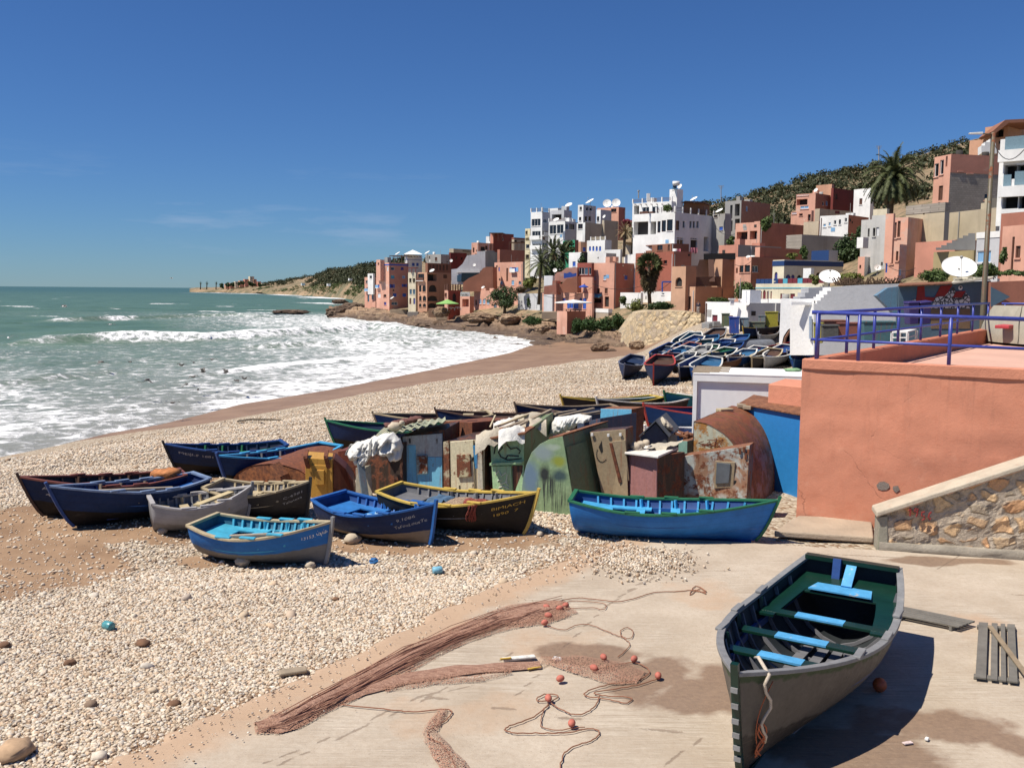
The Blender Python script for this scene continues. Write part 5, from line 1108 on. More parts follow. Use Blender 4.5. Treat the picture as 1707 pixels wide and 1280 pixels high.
handwriting('chalk_writing',r_,[[(0,.8),(.2,1),(.4,.7),(.7,.9)],[(.1,.4),(.4,.5),(.3,.2),(.8,.35)],[(.2,0),(.5,.1),(.9,-.05)],[(.8,.8),(.7,.3),(.9,.1)]],lambda x,y: fp(828 + 24 * x,812 - 28 * y,.05),WHITEP,.010)
m = MB(); q = [at(803,735,21.2),at(876,724,20.95),at(922,693,23.6),at(850,701,24.0)]
m.hexa(q + [p + Vector((0,0,.05)) for p in q]); m.build('roof',rTOPR,r_,bevel=.01)
def roofpt(u,v): return q[0].lerp(q[1],u).lerp(q[3].lerp(q[2],u),v) + Vector((0,0,.06))
for k, (u,v,s_,mt) in enumerate(((.15,.10,.36,mCLOTH),(.65,.05,.30,mPLAS),(.15,.62,.32,mPLAS),(.85,.45,.34,mCLOTH),(.5,.85,.4,mCLOTH))):
 m = MB(); rr = random.Random(k); c = roofpt(u,v)
 rows = [[c + Vector(((i - 5) * s_ * .2,(j - 5) * s_ * .2 + (i - 5) * .02,.05 + .16 * float(vnoise(i * .7 + k * 9,j * .7,k)) - .012 * ((i - 5) ** 2 + (j - 5) ** 2) * s_ + (i - 5) * s_ * .2 * .12 - (0.0 if j > 2 else .06 * (3 - j)))) for i in range(11)] for j in range(11)]
 m.grid(rows); tag(m.build('rag',mt,None,True),['cream rag heaped on the front left corner of the green shed roof', 'white plastic hanging over the front edge of the green shed roof', 'white bag at the back left of the green shed roof', 'tan rag along the right edge of the green shed roof', 'rag bundle at the far top of the green shed roof'][k], 'rag', 'rags on the green shed roof')
for k, (u0,v0,u1,v1) in enumerate(((.1,.3,.6,.9),(.4,.15,.95,.75),(.7,.2,.98,.95))):
 m = MB(); m.bar(roofpt(u0,v0) + Vector((0,0,.10)),roofpt(u1,v1) + Vector((0,0,.12)),.07,.04); tag(m.build('wooden_batten',pBARE if k else pCREAM),['bleached batten left on the green shed roof', 'brown batten in the middle of the green shed roof', 'batten along the right edge of the green shed roof'][k], 'batten', 'battens on the green shed roof')
m = MB(); m.bar(at(817,712,21.9),at(826,692,22.1),.035); tag(m.build('stick',pCREAM), 'thin upright stick beside the green shed roof', 'stick')
# green barrel box with the painted end
def m_mural():
 s = NT('smeared paint'); n2 = s.noise(7,6,.7); A = lambda x, y: at(x,y,20.5); c = s.mix(s.ramp(n2,.3,.75),(.17,.25,.13),(.31,.42,.23))
 dr_ = s.ramp(s.noise(1,5,.7,s.vec((15,15,.5))),.47,.56)
 for p, r, col, k in (((884,800),(.26,3,.55),(.14,.21,.30),.9),((905,755),(.30,3,.25),(.25,.30,.32),.8),((922,745),(.2,3,.1),(.36,.42,.34),.8),((931,768),(.20,3,.16),(.26,.29,.035),.95),((932,792),(.22,3,.18),(.030,.060,.075),.9),((908,790),(.15,3,.26),(.018,.018,.022),.95)):
  c = s.mix(s.math('MULTIPLY',s.blob(A(*p),r,.6,.35,5),k),c,col)
 c = s.mix(s.math('MULTIPLY',dr_,s.math('MULTIPLY',s.blob(A(918,826),(.45,3,.50),.4,.3,4),.95)),c,(.020,.022,.026))
 s.bump(n2,.3,.01); return s.fin(c,.55)
mMUR = m_mural()
D8 = 20.5; out = [(885,868),(962,868),(938,727),(918,731),(900,740),(886,754),(877,775),(871,800),(868,835),(868,868)]
m = MB(); d8 = lambda x: D8 + .2 - .40 * (x - 868) / 94
pol = [at(a,b,d8(a)) for a,b in out]; off8 = Vector((1.15,1.55,.10)); r8 = empty('barrel_box',at(910,866,D8), 'green rounded steel box with a smeared painted end behind the black boat', 'shed')
m.prism(pol,off8,0,1,1); m.build('body',[mMUR,rDGREEN],r8,bevel=.01)
def fp8(px,py,off=0):   # right hand side plane
 a = at(938,727,d8(938)); b = at(962,868,d8(962)); nn = (b - a).cross(off8).normalized(); v = ray(px,py); o0 = Vector((0,0,CAMZ)); k = (a - o0).dot(nn) / v.dot(nn); nn = nn if nn.y < 0 else -nn; return o0 + v * k + nn * off
m = MB(); m.prism([fp8(*q_,.03) for q_ in ((950,800),(984,790),(976,735),(942,745))],Vector((.02,.03,0))); m.build('side_panel',rDGREEN,r8,bevel=.005)
m = MB(); p_ = [at(938,727,d8(938)),at(915,732,d8(915))]; m.hexa([p_[0] + Vector((0,0,.005)),p_[0] + off8 + Vector((0,0,.005)),p_[1] + off8,p_[1]] + [p_[0] + Vector((.03,0,.04)),p_[0] + off8 + Vector((.03,0,.04)),p_[1] + off8 + Vector((0,0,.04)),p_[1] + Vector((0,0,.04))]); m.build('rusty_top',rTOPR,r8)
for k, (a,b) in enumerate((((884,868),(905,864)),((902,867),(962,872)))):
 m = MB(); m.bar(at(*a,20.2),at(*b,20.0),.06,.05); tag(m.build('foot_batten',pCREAM),['short batten under the left foot of the green barrel box', 'long batten lying along the foot of the green barrel box'][k], 'batten')
# tan leaning locker
r_, fp, n = shed('tan steel locker leaning to the right with a stencilled ring',(983,720,20.9),(1043,715,20.7),.55,rTAN,rDARK,rDARK,skew=(.42,.12),name='locker',cat='locker')
slab_on(r_,fp,n,[(1036,803),(1050,800),(1043,733),(1017,736)],.05,rTAN, 'narrow_panel',0); slab_on(r_,fp,n,[(1017,738),(1022,738),(1038,802),(1033,804)],.06,rBROWN, 'edge_strip',.01)
for k in range(12):
 t = R(150 + 15 * k); x, y = 1003.5 + 9 * math.cos(t), 757 - 13 * math.sin(t); slab_on(r_,fp,n,[(x - .8,y + .8),(x + .8,y + .8),(x + .8,y - .8),(x - .8,y - .8)],.008,BLKIRON, 'stencil_dot',0,bevel=0)
slab_on(r_,fp,n,[(998,745),(1002,755),(1005,752),(1003,735)],.008,BLKIRON, 'stencil_arrow',0,bevel=0)
for k, px in enumerate((988,1015,1035)): hinge(r_,fp,n,px,724 + k % 2,WHITEP,4,5, 'bolt')
# chalky blue box
r_, fp, n = shed('chalky blue steel box with rust brown right side and top',(1001,681,26.2),(1053,682,25.8),.75,rBLUEB,rBROWN,rTOPR)
for q_ in ((1009,705),(1005,725),(1047,709),(1048,716)): hinge(r_,fp,n,*q_,BLKIRON,3,5)
# white sheet bundle and blue box behind
r_, fp, n = shed('dark blue steel box with rags on top left of the chalky blue box',(962,706,24.2),(1001,697,23.8),1.6,rusty('dull navy steel',(.06,.08,.13),.2),None,None)
crumple('plastic_sheet', 'white plastic sheet bundled on boxes behind the painted barrel box',[(915,727),(920,705),(925,697),(945,694),(968,692),(987,694),(986,702),(966,704),(957,716),(940,722),(925,726)],22.6,.25,mPLAS, 'plastic sheet',11,fold=.10)
for k, (a,b) in enumerate((((932,694),(990,681)),((940,698),(1000,686)),((925,690),(960,684)))):
 m = MB(); m.bar(at(*a,23.5 + .2 * k),at(*b,24.2 + .2 * k),.08,.05); tag(m.build('wooden_batten',pBARE),['upper batten over the white bundle', 'lower batten over the white bundle', 'short batten left of the white bundle'][k], 'batten', 'battens by the white bundle')
# slate gabled box, teal box
gp_ = [(1067,770),(1114,770),(1114,729),(1093,705),(1067,729)]
m = MB(); rG = empty('gabled_box',at(1090,770,22.6), 'small slate grey box with a pitched top behind the pink one', 'box'); m.prism([at(a,b,22.6) for a,b in gp_],Vector((.45,1.3,0))); m.build('body',rGREYD,rG,bevel=.01)
m = MB(); a, b, c = at(1065,729,22.5), at(1093,702.5,22.5), at(1116,730,22.5); o9 = Vector((.5,1.45,0)); 
for p_, q_ in ((a,b),(b,c)):
 m = MB(); m.hexa([p_,q_,q_ + o9,p_ + o9] + [v_ + Vector((0,0,.04)) for v_ in (p_,q_,q_ + o9,p_ + o9)]); m.build('roof_plate',rGREYD,rG)
crumple('canvas_rag', 'stiff tan canvas rag thrown over the slate gabled box',[(1096,706),(1104,695),(1113,702),(1122,712),(1121,720),(1112,716),(1104,710)],23.0,.22,mCLOTH, 'rag',5,fold=.1)
r_, fp, n = shed('small grey teal box with rusty scraps on top, right of the gabled box',(1131,735,22.4),(1146,735,22.3),.9,rTEAL,rTEAL,rTOPR)
m = MB(); rr = random.Random(5)
for k in range(6): m.box(at(1136 + 4 * k,729 - rr.uniform(0,6),22.9 + .1 * k),.35,.25,.04,rr.uniform(0,3),M=Matrix.Rotation(rr.uniform(-.4,.4),3, 'Y') @ Matrix.Rotation(rr.uniform(0,3),3, 'Z'))
tag(m.build('scrap_pile',rTOPR), 'pile of rusty scrap plates on the small teal box', 'scrap')
# pink box with white lid
r_, fp, n = shed('dusty pink steel box with a white lid carrying stones',(1044,758,20.7),(1096,760,20.1),.9,rPINK,rDARK)
m = MB(); q_ = [at(1041,757,20.6),at(1097,764,19.7),at(1131,749,20.8),at(1062,744,21.6)]; m.hexa(q_ + [p + Vector((0,0,.05)) for p in q_]); m.build('lid',flat('white lid',(.66,.62,.56),.6),r_,bevel=.012)
slab_on(r_,fp,n,[(1090,830),(1096,830),(1096,764),(1090,764)],.03,rPINK, 'corner_post',0); hinge(r_,fp,n,1048,790,rBROWN,3,14)
for k, (px,py,r) in enumerate(((1060,745,.13),(1069,741,.11),(1077,738,.10),(1064,751,.14))): stone(at(px,py + 3,20.8),r,['left brown stone on the white lid of the pink box', 'middle stone on the white lid of the pink box', 'highest small stone on the white lid of the pink box', 'front rounded stone on the white lid of the pink box'][k],k + 4)
m = MB(); rows = [[at(1076 + 5.2 * i + 1.5 * j,752 - 1.2 * j - .6 * i,20.5 + .08 * j) + Vector((0,0,.03 + .10 * abs(float(vnoise(i * .9,j * .9,13)) - .5) - (.14 if (j == 0 and 3 < i < 7) else 0))) for i in range(11)] for j in range(8)]
m.grid(rows); tag(m.build('canvas_rag',mCLOTH,None,True), 'pale canvas rag hanging from the white lid of the pink box', 'rag')
# big barrel shed, peeling panel in front, blue shed, white container
rid0 = at(1159,703,21.5); rid1 = Vector((rid0.x + 1.62,rid0.y + 3.1,rid0.z))
vb = vault('large rust red barrel shed next to the blue shed',rid0,rid1,1.32,Vector((.886,-.464,0)),rusty('rust red barrel skin',(.24,.075,.03),.6,scale=.9,rust=(.23,.085,.032)),rusty('yellowed end plate',(.46,.46,.34),.55,rust=(.40,.19,.04),rust2=(.22,.09,.03)),quarter=True)
m = MB(); rr = random.Random(8)
for k in range(10):
 p_ = at(1166 + 4 * k,745 + rr.uniform(-4,4),20.9); m.tube([p_,p_ + Vector((rr.uniform(-.2,.2),0,rr.uniform(.0,.22))),p_ + Vector((rr.uniform(-.3,.3),.1,rr.uniform(-.05,.1)))],.012,5)
tag(m.build('rusty_wire',rBROWN), 'tangle of rusty wire behind the peeling pale panel', 'wire')
r_, fp, n = shed('peeling pale steel panel box with a grey hatch in front of the large barrel shed',(1116,764,20.7),(1250,742,20.3),.5,rPANEL,rDARK,rTOPR,skew=(.28,-.05))
h_ = slab_on(r_,fp,n,[(1191,813),(1223,812),(1226,770),(1193,768)],.05,rTAN, 'hatch',0); slab_on(r_,fp,n,[(1194,805),(1216,804),(1219,772),(1196,770)],.03,rGREYD, 'hatch_plate',.05,h_); hinge(r_,fp,n,1226,806,BLKIRON,5,12,parent=h_)
for q_ in ((1234,752),(1241,749),(1244,760)): hinge(r_,fp,n,*q_,rBROWN,4,10, 'rust_mark')
r_, fp, n = shed('rust brown low box wedged between the pink box and the peeling panel',(1104,790,21.2),(1132,786,21.2),.8,rRED)
bs = empty('blue_shed',(xat(1290,23.6),23.6,0), 'strong blue flat shed with a rusty roof beside the salmon wall', 'shed')
m = MB(); pz = ztop(684,1290,23.4); fl_, fr_ = Vector((xat(1236,24.6),24.6,-.1)), Vector((xat(1352,22.2),22.2,-.1)); m.prism([fl_,fr_,vz(fr_,pz),vz(fl_,pz)],Vector((.8,1.7,0))); m.build('body',rBLUE,bs,bevel=.01)
m = MB(); e_ = Vector((-.06,-.06,0)); q_ = [vz(fl_,pz) + e_,vz(fr_,pz) + e_,vz(fr_,pz) + Vector((.9,1.8,.02)),vz(fl_,pz) + Vector((.8,1.8,.02))]; m.hexa(q_ + [p + Vector((0,0,.05)) for p in q_]); m.build('roof',rTOPR,bs,bevel=.01)
for k, (px,py,d_) in enumerate(((1208,684,23.6),(1236,676,24.4),(1248,679,24.2))):
 m = MB(); m.box(at(px,py,d_),.40 - .08 * k,.22,.10,.4 + k); o_ = m.build('board_scrap',pCREAM if k == 0 else pBARE,bevel=.015); tag(o_,['pale cloth bundle on top of the large barrel shed', 'weathered board on the left of the blue shed roof', 'grey board scrap at the front of the blue shed roof'][k], 'scrap')
mCONT = flat('white container paint',(.78,.78,.76),.5,.08,scale=2); cn = empty('container',(xat(1245,30),30,-.1), 'white metal container with recessed grey front behind the barrel shed', 'container')
cd = 30.0; cz = ztop(624,1155,cd)
def cp(px,d=cd,z=0): return Vector((xat(px,d),d,z))
ang = Vector((math.cos(R(-15)),math.sin(R(-15)),0)); cl_ = cp(1155.5); cw = 4.6; bk = Vector((-ang.y,ang.x,0)) * 2.3
def cpt(s_,z,b=0): return Vector((cl_.x,cl_.y,z)) + ang * s_ + Vector((-ang.y,ang.x,0)) * b
def cbox(s0,s1,z0,z1,b0,b1,nm,mat): m = MB(); m.hexa([cpt(s0,z0,b0),cpt(s1,z0,b0),cpt(s1,z0,b1),cpt(s0,z0,b1),cpt(s0,z1,b0),cpt(s1,z1,b0),cpt(s1,z1,b1),cpt(s0,z1,b1)]); return m.build(nm,mat,cn,bevel=.008)
cbox(0,.13,-.2,cz - .22,0,.14, 'corner_post',mCONT); cbox(0,cw,cz - .22,cz,0,.14, 'top_beam',mCONT)
def m_ribbed():
 s = NT('ribbed grey sheet'); w = s.n('ShaderNodeTexWave'); w.inputs['Scale'].default_value = 9; s.l(s.vec((1,1,0)),w.inputs['Vector']); s.bump(w.outputs['Fac'],.25,.02); return s.fin(s.mix(s.ramp(s.noise(2,4),.3,.7),(.74,.74,.74),(.80,.80,.79)),.5)
cbox(.135,cw,-.2,cz - .225,.10,.20, 'front_sheet',m_ribbed()); cbox(0,.06,-.2,cz - .23,.15,2.5, 'side_sheet',mCONT); cbox(0,cw,cz + .004,cz + .05,-.01,2.6, 'roof',flat('white roof sheet',(.78,.78,.77),.6,.05,scale=2)); cbox(.07,cw,-.2,cz - .01,2.4,2.5, 'back_sheet',mCONT)
for k in range(9):
 s_ = .1; m = MB(); m.bar(cpt(-.06,cz + .075,.15 + .28 * k),cpt(.5 + .3 * (k % 3),cz + .075,.15 + .28 * k),.10,.04); tag(m.build('roof_batten',pBARE), 'grey batten laid across the left edge of the white container roof', 'batten', 'battens on the container roof edge')
m = MB(); rr = random.Random(3); m.blob(cpt(3.1,cz + .10,1.7),.28,.14,.06,10,6,.3,seed=3); tag(m.build('green_rag',flat('green rag',(.22,.38,.20),.9,.4,scale=15),None,True), 'small green rag lying on the white container roof', 'rag')
# crumpled gear inside boats
m = MB(); 
def inb(M,x,y,z): return M @ Vector((x,y,z))
rows = [[inb(M5,H5.L * (.40 + .34 * i / 22),-.5 + 1.0 * j / 12,.50 + .13 * math.sin(i / 22 * math.pi) * math.sin(j / 12 * math.pi) + .06 * float(vnoise(i * .7,j * .8,22))) for i in range(23)] for j in range(13)]
def m_net(name,col,col2,sc=30):
 s = NT(name); v = s.voro(sc,None, 'DISTANCE_TO_EDGE'); n = s.noise(4,5,.65); c = s.mix(s.ramp(v,.02,.12),col2,s.mix(s.ramp(n,.4,.6),col,mul(col,.6))); s.bump(v,.8,.03); return s.fin(c,.95)
m.grid(rows); tag(m.build('fishing_net',m_net('tan net',(.22,.13,.10),(.46,.36,.22)),None,True), 'tan knotted net heaped in the black yellow rimmed boat', 'net')
m = MB(); rows = [[inb(M5,H5.L * (.28 + .14 * i / 10),-.45 + .9 * j / 8,.52 + .10 * float(vnoise(i * .8,j,5))) for i in range(11)] for j in range(9)]
m.grid(rows); tag(m.build('tarpaulin',flat('blue grey tarp',(.06,.12,.20),.8,.4,scale=9),None,True), 'blue grey tarpaulin beside the tan net in the black boat', 'tarpaulin')
m = MB(); rr = random.Random(6)
for k in range(14):
 pts = [inb(M5,H5.L * (.70 + rr.uniform(-.03,.03)),-.45,.66 + rr.uniform(-.02,.05))]
 t_ = .70 + rr.uniform(-.02,.03)
 for j in range(7): pts.append(M5 @ (H5.pt(t_ + .006 * math.sin(j + k) - .004 * j,1.0 - j * (.05 + .004 * (k % 5)),-1) + H5.nrm(t_,.8,-1) * (.03 + .03 * rr.random())))
 m.tube(pts,.012,5)
for k in range(5): m.blob(inb(M5,H5.L * .71 + rr.uniform(-.2,.2),-.5 + rr.uniform(0,.25),.70),.13,.10,.07,8,5,.3,seed=k)
tag(m.build('rope_bundle',flat('dark red rope',(.22,.05,.035),.95,.4,scale=40,bump=.5)), 'bundle of dark red rope hanging over the side of the black boat', 'rope')
m = MB(); m.blob(inb(M9,H9.L * .09,.12,.74),.30,.26,.13,10,7,.3,seed=1); m.blob(inb(M9,H9.L * .15,-.15,.72),.2,.2,.10,9,6,.3,seed=2); tag(m.build('orange_gear',flat('orange gear',(.42,.16,.05),.8,.4,scale=14),None,True), 'orange gear heap in the stern of the leftmost navy boat', 'gear')
m = MB(); m.bar(inb(M6,H6.L * .42,-.55,.60),inb(M6,H6.L * .86,.15,.66),.16,.04); tag(m.build('plank',wood('cream plank',(.50,.40,.22),.2)), 'cream plank lying across the weathered grey boat', 'plank')
m = MB(); m.bar(inb(M3,H3.L * .28,-.30,.50),inb(M3,H3.L * .92,-.02,.62),.07,.05); tag(m.build('oar',wood('grey oar wood',(.34,.28,.21),.3),bevel=.01), 'grey weathered oar lying inside the turquoise lined boat', 'oar')
m = MB(); m.bar(inb(M8,H8.L * .25,.2,.60),inb(M8,H8.L * .80,-.05,.70),.09,.05); tag(m.build('oar',wood('grey oar wood',(.34,.28,.21),.3),bevel=.01), 'long grey oar lying inside the blue and black boat', 'oar')
m = MB(); m.blob(inb(M4,H4.L * .44,-.1,.40),.10,.08,.10,8,6,.2,seed=3); m.blob(inb(M4,H4.L * .47,.05,.40),.08,.08,.12,8,6,.2,seed=4); tag(m.build('plastic_jug',flat('pale blue jug',(.30,.48,.62),.4),None,True), 'pale blue plastic jugs on the floor of the royal blue boat', 'jug')
# stones propping the boats
for k, (px,py,r) in enumerate(((271,889,.11),(405,942,.16),(588,905,.17),(594,897,.12),(517,946,.10),(900,893,.08))):
 stone(gp(px,py),r,['stone propping the stern of the weathered grey boat', 'stone under the middle of the turquoise lined boat', 'bigger round stone beside the royal blue boat', 'upper of the two round stones beside the royal blue boat', 'stone under the bow of the turquoise lined boat', 'small stone by the bow of the black boat'][k],k + 20)
# ------------------------------------------------------------------ VILLAGE
def M_(nm,c,**k): return plaster('render ' + nm,c,k.pop('var',.2),k.pop('streak',.38),.35,k.pop('scale',.35),**k)
PK = M_('pink',(.67,.355,.255),patch=(.62,.40,.31)); TC = M_('terracotta',(.41,.165,.11),patch=(.38,.20,.145)); TCL = M_('light terracotta',(.55,.245,.17),patch=(.50,.28,.21)); MAR = M_('maroon',(.19,.035,.028)); WH = M_('white',(.80,.79,.76),dirt=(.42,.38,.32),streak=.15); CRM = M_('cream',(.66,.58,.42)); BEI = M_('beige',(.48,.40,.29)); GRY = M_('cement grey',(.34,.33,.31)); PCH = M_('peach',(.56,.31,.195)); BRW = M_('brown render',(.26,.11,.065)); YLW = M_('pale yellow',(.66,.58,.38)); LGR = M_('light grey',(.52,.52,.53)); OLV = M_('olive stucco',(.36,.29,.15)); DRED = M_('deep red',(.26,.065,.045)); WOODB = wood('dark brown timber',(.10,.045,.028),.2,(.2,.12,.08)); GRN_ = M_('green wall',(.02,.25,.13)); TEALc = flat('teal cloth',(.06,.34,.38),.8)  # TC, TCL, LGR also paint shade on right faces of pink and white houses
def m_blocks(name,c,mort,sx=2.4):
 s = NT(name); b = s.n('ShaderNodeTexBrick'); b.inputs['Scale'].default_value = sx; b.inputs['Mortar Size'].default_value = .018; b.inputs['Color1'].default_value = (*mul(c,.85),1); b.inputs['Color2'].default_value = (*mul(c,1.12),1); b.inputs['Mortar'].default_value = (*mort,1)
 z = s.n('ShaderNodeSeparateXYZ'); s.l(s.pos(),z.inputs[0]); cb = s.n('ShaderNodeCombineXYZ'); s.l(s.math('ADD',z.outputs['X'],s.math('MULTIPLY',z.outputs['Y'],.7)),cb.inputs[0]); s.l(z.outputs['Z'],cb.inputs[1]); s.l(cb.outputs[0],b.inputs['Vector'])
 n = s.noise(.5,6,.65); c2 = s.mix(s.ramp(n,.4,.7,0,.5),b.outputs['Color'],mul(c,.6)); s.bump(b.outputs['Fac'],-.4,.02); return s.fin(c2,.9)
BLK = m_blocks('bare block wall',(.34,.30,.25),(.22,.19,.16),1.0); BRK = m_blocks('raw brick wall',(.36,.17,.11),(.30,.26,.22),1.6)
GLASS = flat('dark window glass',(.012,.014,.018),.12,.1,bump=0,spec=.5); GLB = flat('bluish glass',(.05,.10,.15),.1,.1,bump=0); DARK = flat('dim interior',(.035,.03,.027),.9); WFR = flat('white frame',(.70,.69,.66),.6); BFR = flat('brown frame',(.12,.05,.03),.6); BLU = flat('blue shutter',(.03,.10,.42),.6); LBL = flat('light blue shutter',(.20,.38,.58),.6); VIO = flat('violet blue door',(.05,.05,.22),.6); MRN = flat('maroon shutter',(.16,.02,.03),.6); TRQ = flat('turquoise blind',(.08,.36,.48),.6)
STY = {'g': (GLASS,WFR,.16), 'b': (BLU,BLU,.10), 'l': (LBL,WFR,.10), 'n': (WOODB,BFR,.12), 'd': (DARK,None,.30), 'o': (DARK,None,1.4), 'v': (VIO,None,.12), 'm': (MRN,None,.10), 't': (TRQ,None,.06), 'w': (flat('white door',(.6,.6,.6),.6),None,.1), 'q': (GLB,WFR,.14), 'f': (GLASS,BFR,.16)}  # d and o: dark back sheets, interior shade put into their colour
class Face:
 def __init__(s,p,q,z0,z1,flip=1): s.p = Vector((p.x,p.y,0)); s.d = Vector((q.x - p.x,q.y - p.y,0)); s.w = s.d.length; s.d.normalize(); s.z0, s.z1 = z0, z1; s.n = Vector((s.d.y,-s.d.x,0)) * flip
 def pt(s,a,z,off=0.0): return Vector((s.p.x,s.p.y,z)) + s.d * a + s.n * off
 def hit(s,px,py):
  v = ray(px,py); o = Vector((0,0,CAMZ)); k = (s.p - o).dot(s.n) / v.dot(s.n); h = o + v * k; return (h - s.p).dot(s.d), h.z
def face_wall(m,F,ops,mi=0):
 """wall with real openings; ops = (a0, a1, z0, z1, depth, arched)"""
 A = sorted({0,F.w,*[o[0] for o in ops],*[o[1] for o in ops]}); Zs = sorted({F.z0,F.z1,*[o[2] for o in ops],*[o[3] for o in ops]})
 for a0, a1 in zip(A[:-1],A[1:]):
  for z0, z1 in zip(Zs[:-1],Zs[1:]):
   if a1 - a0 < 1e-5 or z1 - z0 < 1e-5: continue
   ca, cz = (a0 + a1) / 2, (z0 + z1) / 2
   if any(o[0] < ca < o[1] and o[2] < cz < o[3] for o in ops): continue
   m.quad(F.pt(a0,z0),F.pt(a1,z0),F.pt(a1,z1),F.pt(a0,z1),mi)
 for a0, a1, z0, z1, dp, arch in ops:
  for q in (((a0,z0),(a0,z1)),((a1,z0),(a1,z1)),((a0,z0),(a1,z0)),((a0,z1),(a1,z1))):
   (x,y), (u,v) = q; m.quad(F.pt(x,y),F.pt(u,v),F.pt(u,v,-dp),F.pt(x,y,-dp),mi)
  if arch:
   r = (a1 - a0) / 2; c = (a0 + a1) / 2; hh = min(r * 1.05,(z1 - z0) * .55); n = 7
   for sg in (-1,1):
    arc = [(c + sg * r * math.cos(math.pi / 2 * k / n),z1 - hh + hh * math.sin(math.pi / 2 * k / n)) for k in range(n + 1)]
    cor = F.pt(c + sg * r,z1,-.004)
    for (x,y), (u,v) in zip(arc[:-1],arc[1:]):
     m.add([cor,F.pt(x,y,-.004),F.pt(u,v,-.004)],[(0,1,2)],mi); m.quad(F.pt(x,y,-.004),F.pt(u,v,-.004),F.pt(u,v,-dp),F.pt(x,y,-dp),mi)
def house(label,xa,xb,xc,yt,yb,d,mat,wins=(),th=42,mr=None,par=.5,root=None,name='house',roofmat=None,down=4,cat='house',band=None,dmin=0):  # mr: right face render; darker copies paint that face's shade
 """corner nearest the viewer at pixel column xb, distance d; the sunlit face runs left to column xa, the shaded one right to xc.
 wins: (face L/R, x, y, width, height, style[, arched])"""
 Cn = at(xb,yb,d); zt = at(xb,yt,d).z; zb = Cn.z - down; t = R(th); uL = Vector((-math.cos(t),math.sin(t),0)); uR = Vector((math.sin(t),math.cos(t),0)); Cn = Vector((Cn.x,Cn.y,0))
 def ln(px,u): v = ray(px,yb); k = v.x / v.y; return (k * Cn.y - Cn.x) / (u.x - k * u.y)
 lL = ln(xa,uL) if xa < xb - .2 else 5.0; lR = ln(xc,uR) if xc > xb + .2 else max(5.0,dmin)
 if lL < .3 or lL > 60: lL = 1.5
 if lR < .3 or lR > 40: lR = 4
 FL = Face(Cn + uL * lL,Cn,zb,zt); FR = Face(Cn,Cn + uR * lR,zb,zt); own = root is None
 FL.n = FL.n if FL.n.dot(uR) < 0 else -FL.n; FR.n = FR.n if FR.n.dot(uL) < 0 else -FR.n
 if own: root = empty(name,Vector((Cn.x,Cn.y,zb + down)) + (uL * lL + uR * lR) * .5,label,cat)
 ops = {'L': [], 'R': []}; W_ = []
 for w in wins:
  f, x, y, ww, hh, st = w[:6]; F = FL if f == 'L' else FR
  a0, _ = F.hit(x - ww / 2,y); a1, _ = F.hit(x + ww / 2,y); _, z1 = F.hit(x,y - hh / 2); _, z0 = F.hit(x,y + hh / 2); a0, a1 = sorted((a0,a1))
  a0 = max(a0,.08); a1 = min(a1,F.w - .08); z1 = min(z1,F.z1 - .15)
  if a1 - a0 < .1 or z1 - z0 < .1: continue
  dp = STY[st[0]][2]; arch = len(w) > 6 and w[6] == 'a'; ops[f].append((a0,a1,z0,z1,dp,arch)); W_.append((F,a0,a1,z0,z1,st,dp,arch,w))
 rq = random.Random(int(xa * 5 + xc * 3 + yb))
 if own and cat == 'house' and d > 95:
  for F, q in ((FL, 'L'),(FR, 'R')):
   if ops[q] or F.w < 4 or rq.random() > .62: continue
   for _ in range(rq.randint(1,3)):
    a, z, ww, hh = rq.uniform(.6,F.w - 1.6), zt - 1.9 - 3 * rq.randint(0,1) - rq.random() * .4, rq.uniform(.6,.9), rq.uniform(.7,1.1)
    if z < zb + down + .4 or any(o[0] - .3 < a + ww and a < o[1] + .3 for o in ops[q]): continue
    st = rq.choice('gnlfd'); dp = STY[st][2]; ops[q].append((a,a + ww,z,z + hh,dp,False)); W_.append((F,a,a + ww,z,z + hh,st,dp,False,(0,0,0,5)))
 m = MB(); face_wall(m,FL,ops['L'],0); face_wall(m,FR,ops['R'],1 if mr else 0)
 B = Cn + uL * lL; D_ = Cn + uR * lR; E = B + uR * lR
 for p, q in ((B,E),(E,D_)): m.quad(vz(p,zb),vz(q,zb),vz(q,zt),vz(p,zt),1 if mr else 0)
 ins = .22; c_ = [Cn,D_,E,B]; ce = (Cn + E) / 2
 inn = [Cn + (uL + uR) * ins,D_ + (uL - uR) * ins,E - (uL + uR) * ins,B + (uR - uL) * ins]
 for i in range(4):
  j = (i + 1) % 4; m.quad(vz(c_[i],zt),vz(c_[j],zt),vz(inn[j],zt),vz(inn[i],zt),0); m.quad(vz(inn[i],zt),vz(inn[j],zt),vz(inn[j],zt - par - .02),vz(inn[i],zt - par - .02),0)
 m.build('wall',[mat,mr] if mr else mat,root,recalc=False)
 m = MB(); m.quad(*[vz(p,zt - par) for p in inn]); m.build('roof',roofmat or GRY,root)
 if band:
  for F in (FL,FR):
   bh = band[1]; m = MB(); m.hexa([F.pt(-.03,zt - band[2] - bh,-.02),F.pt(F.w + .03,zt - band[2] - bh,-.02),F.pt(F.w + .03,zt - band[2] - bh,.05),F.pt(-.03,zt - band[2] - bh,.05)] + [F.pt(-.03,zt - band[2],-.02),F.pt(F.w + .03,zt - band[2],-.02),F.pt(F.w + .03,zt - band[2],.05),F.pt(-.03,zt - band[2],.05)]); m.build('painted_band',band[0],root)
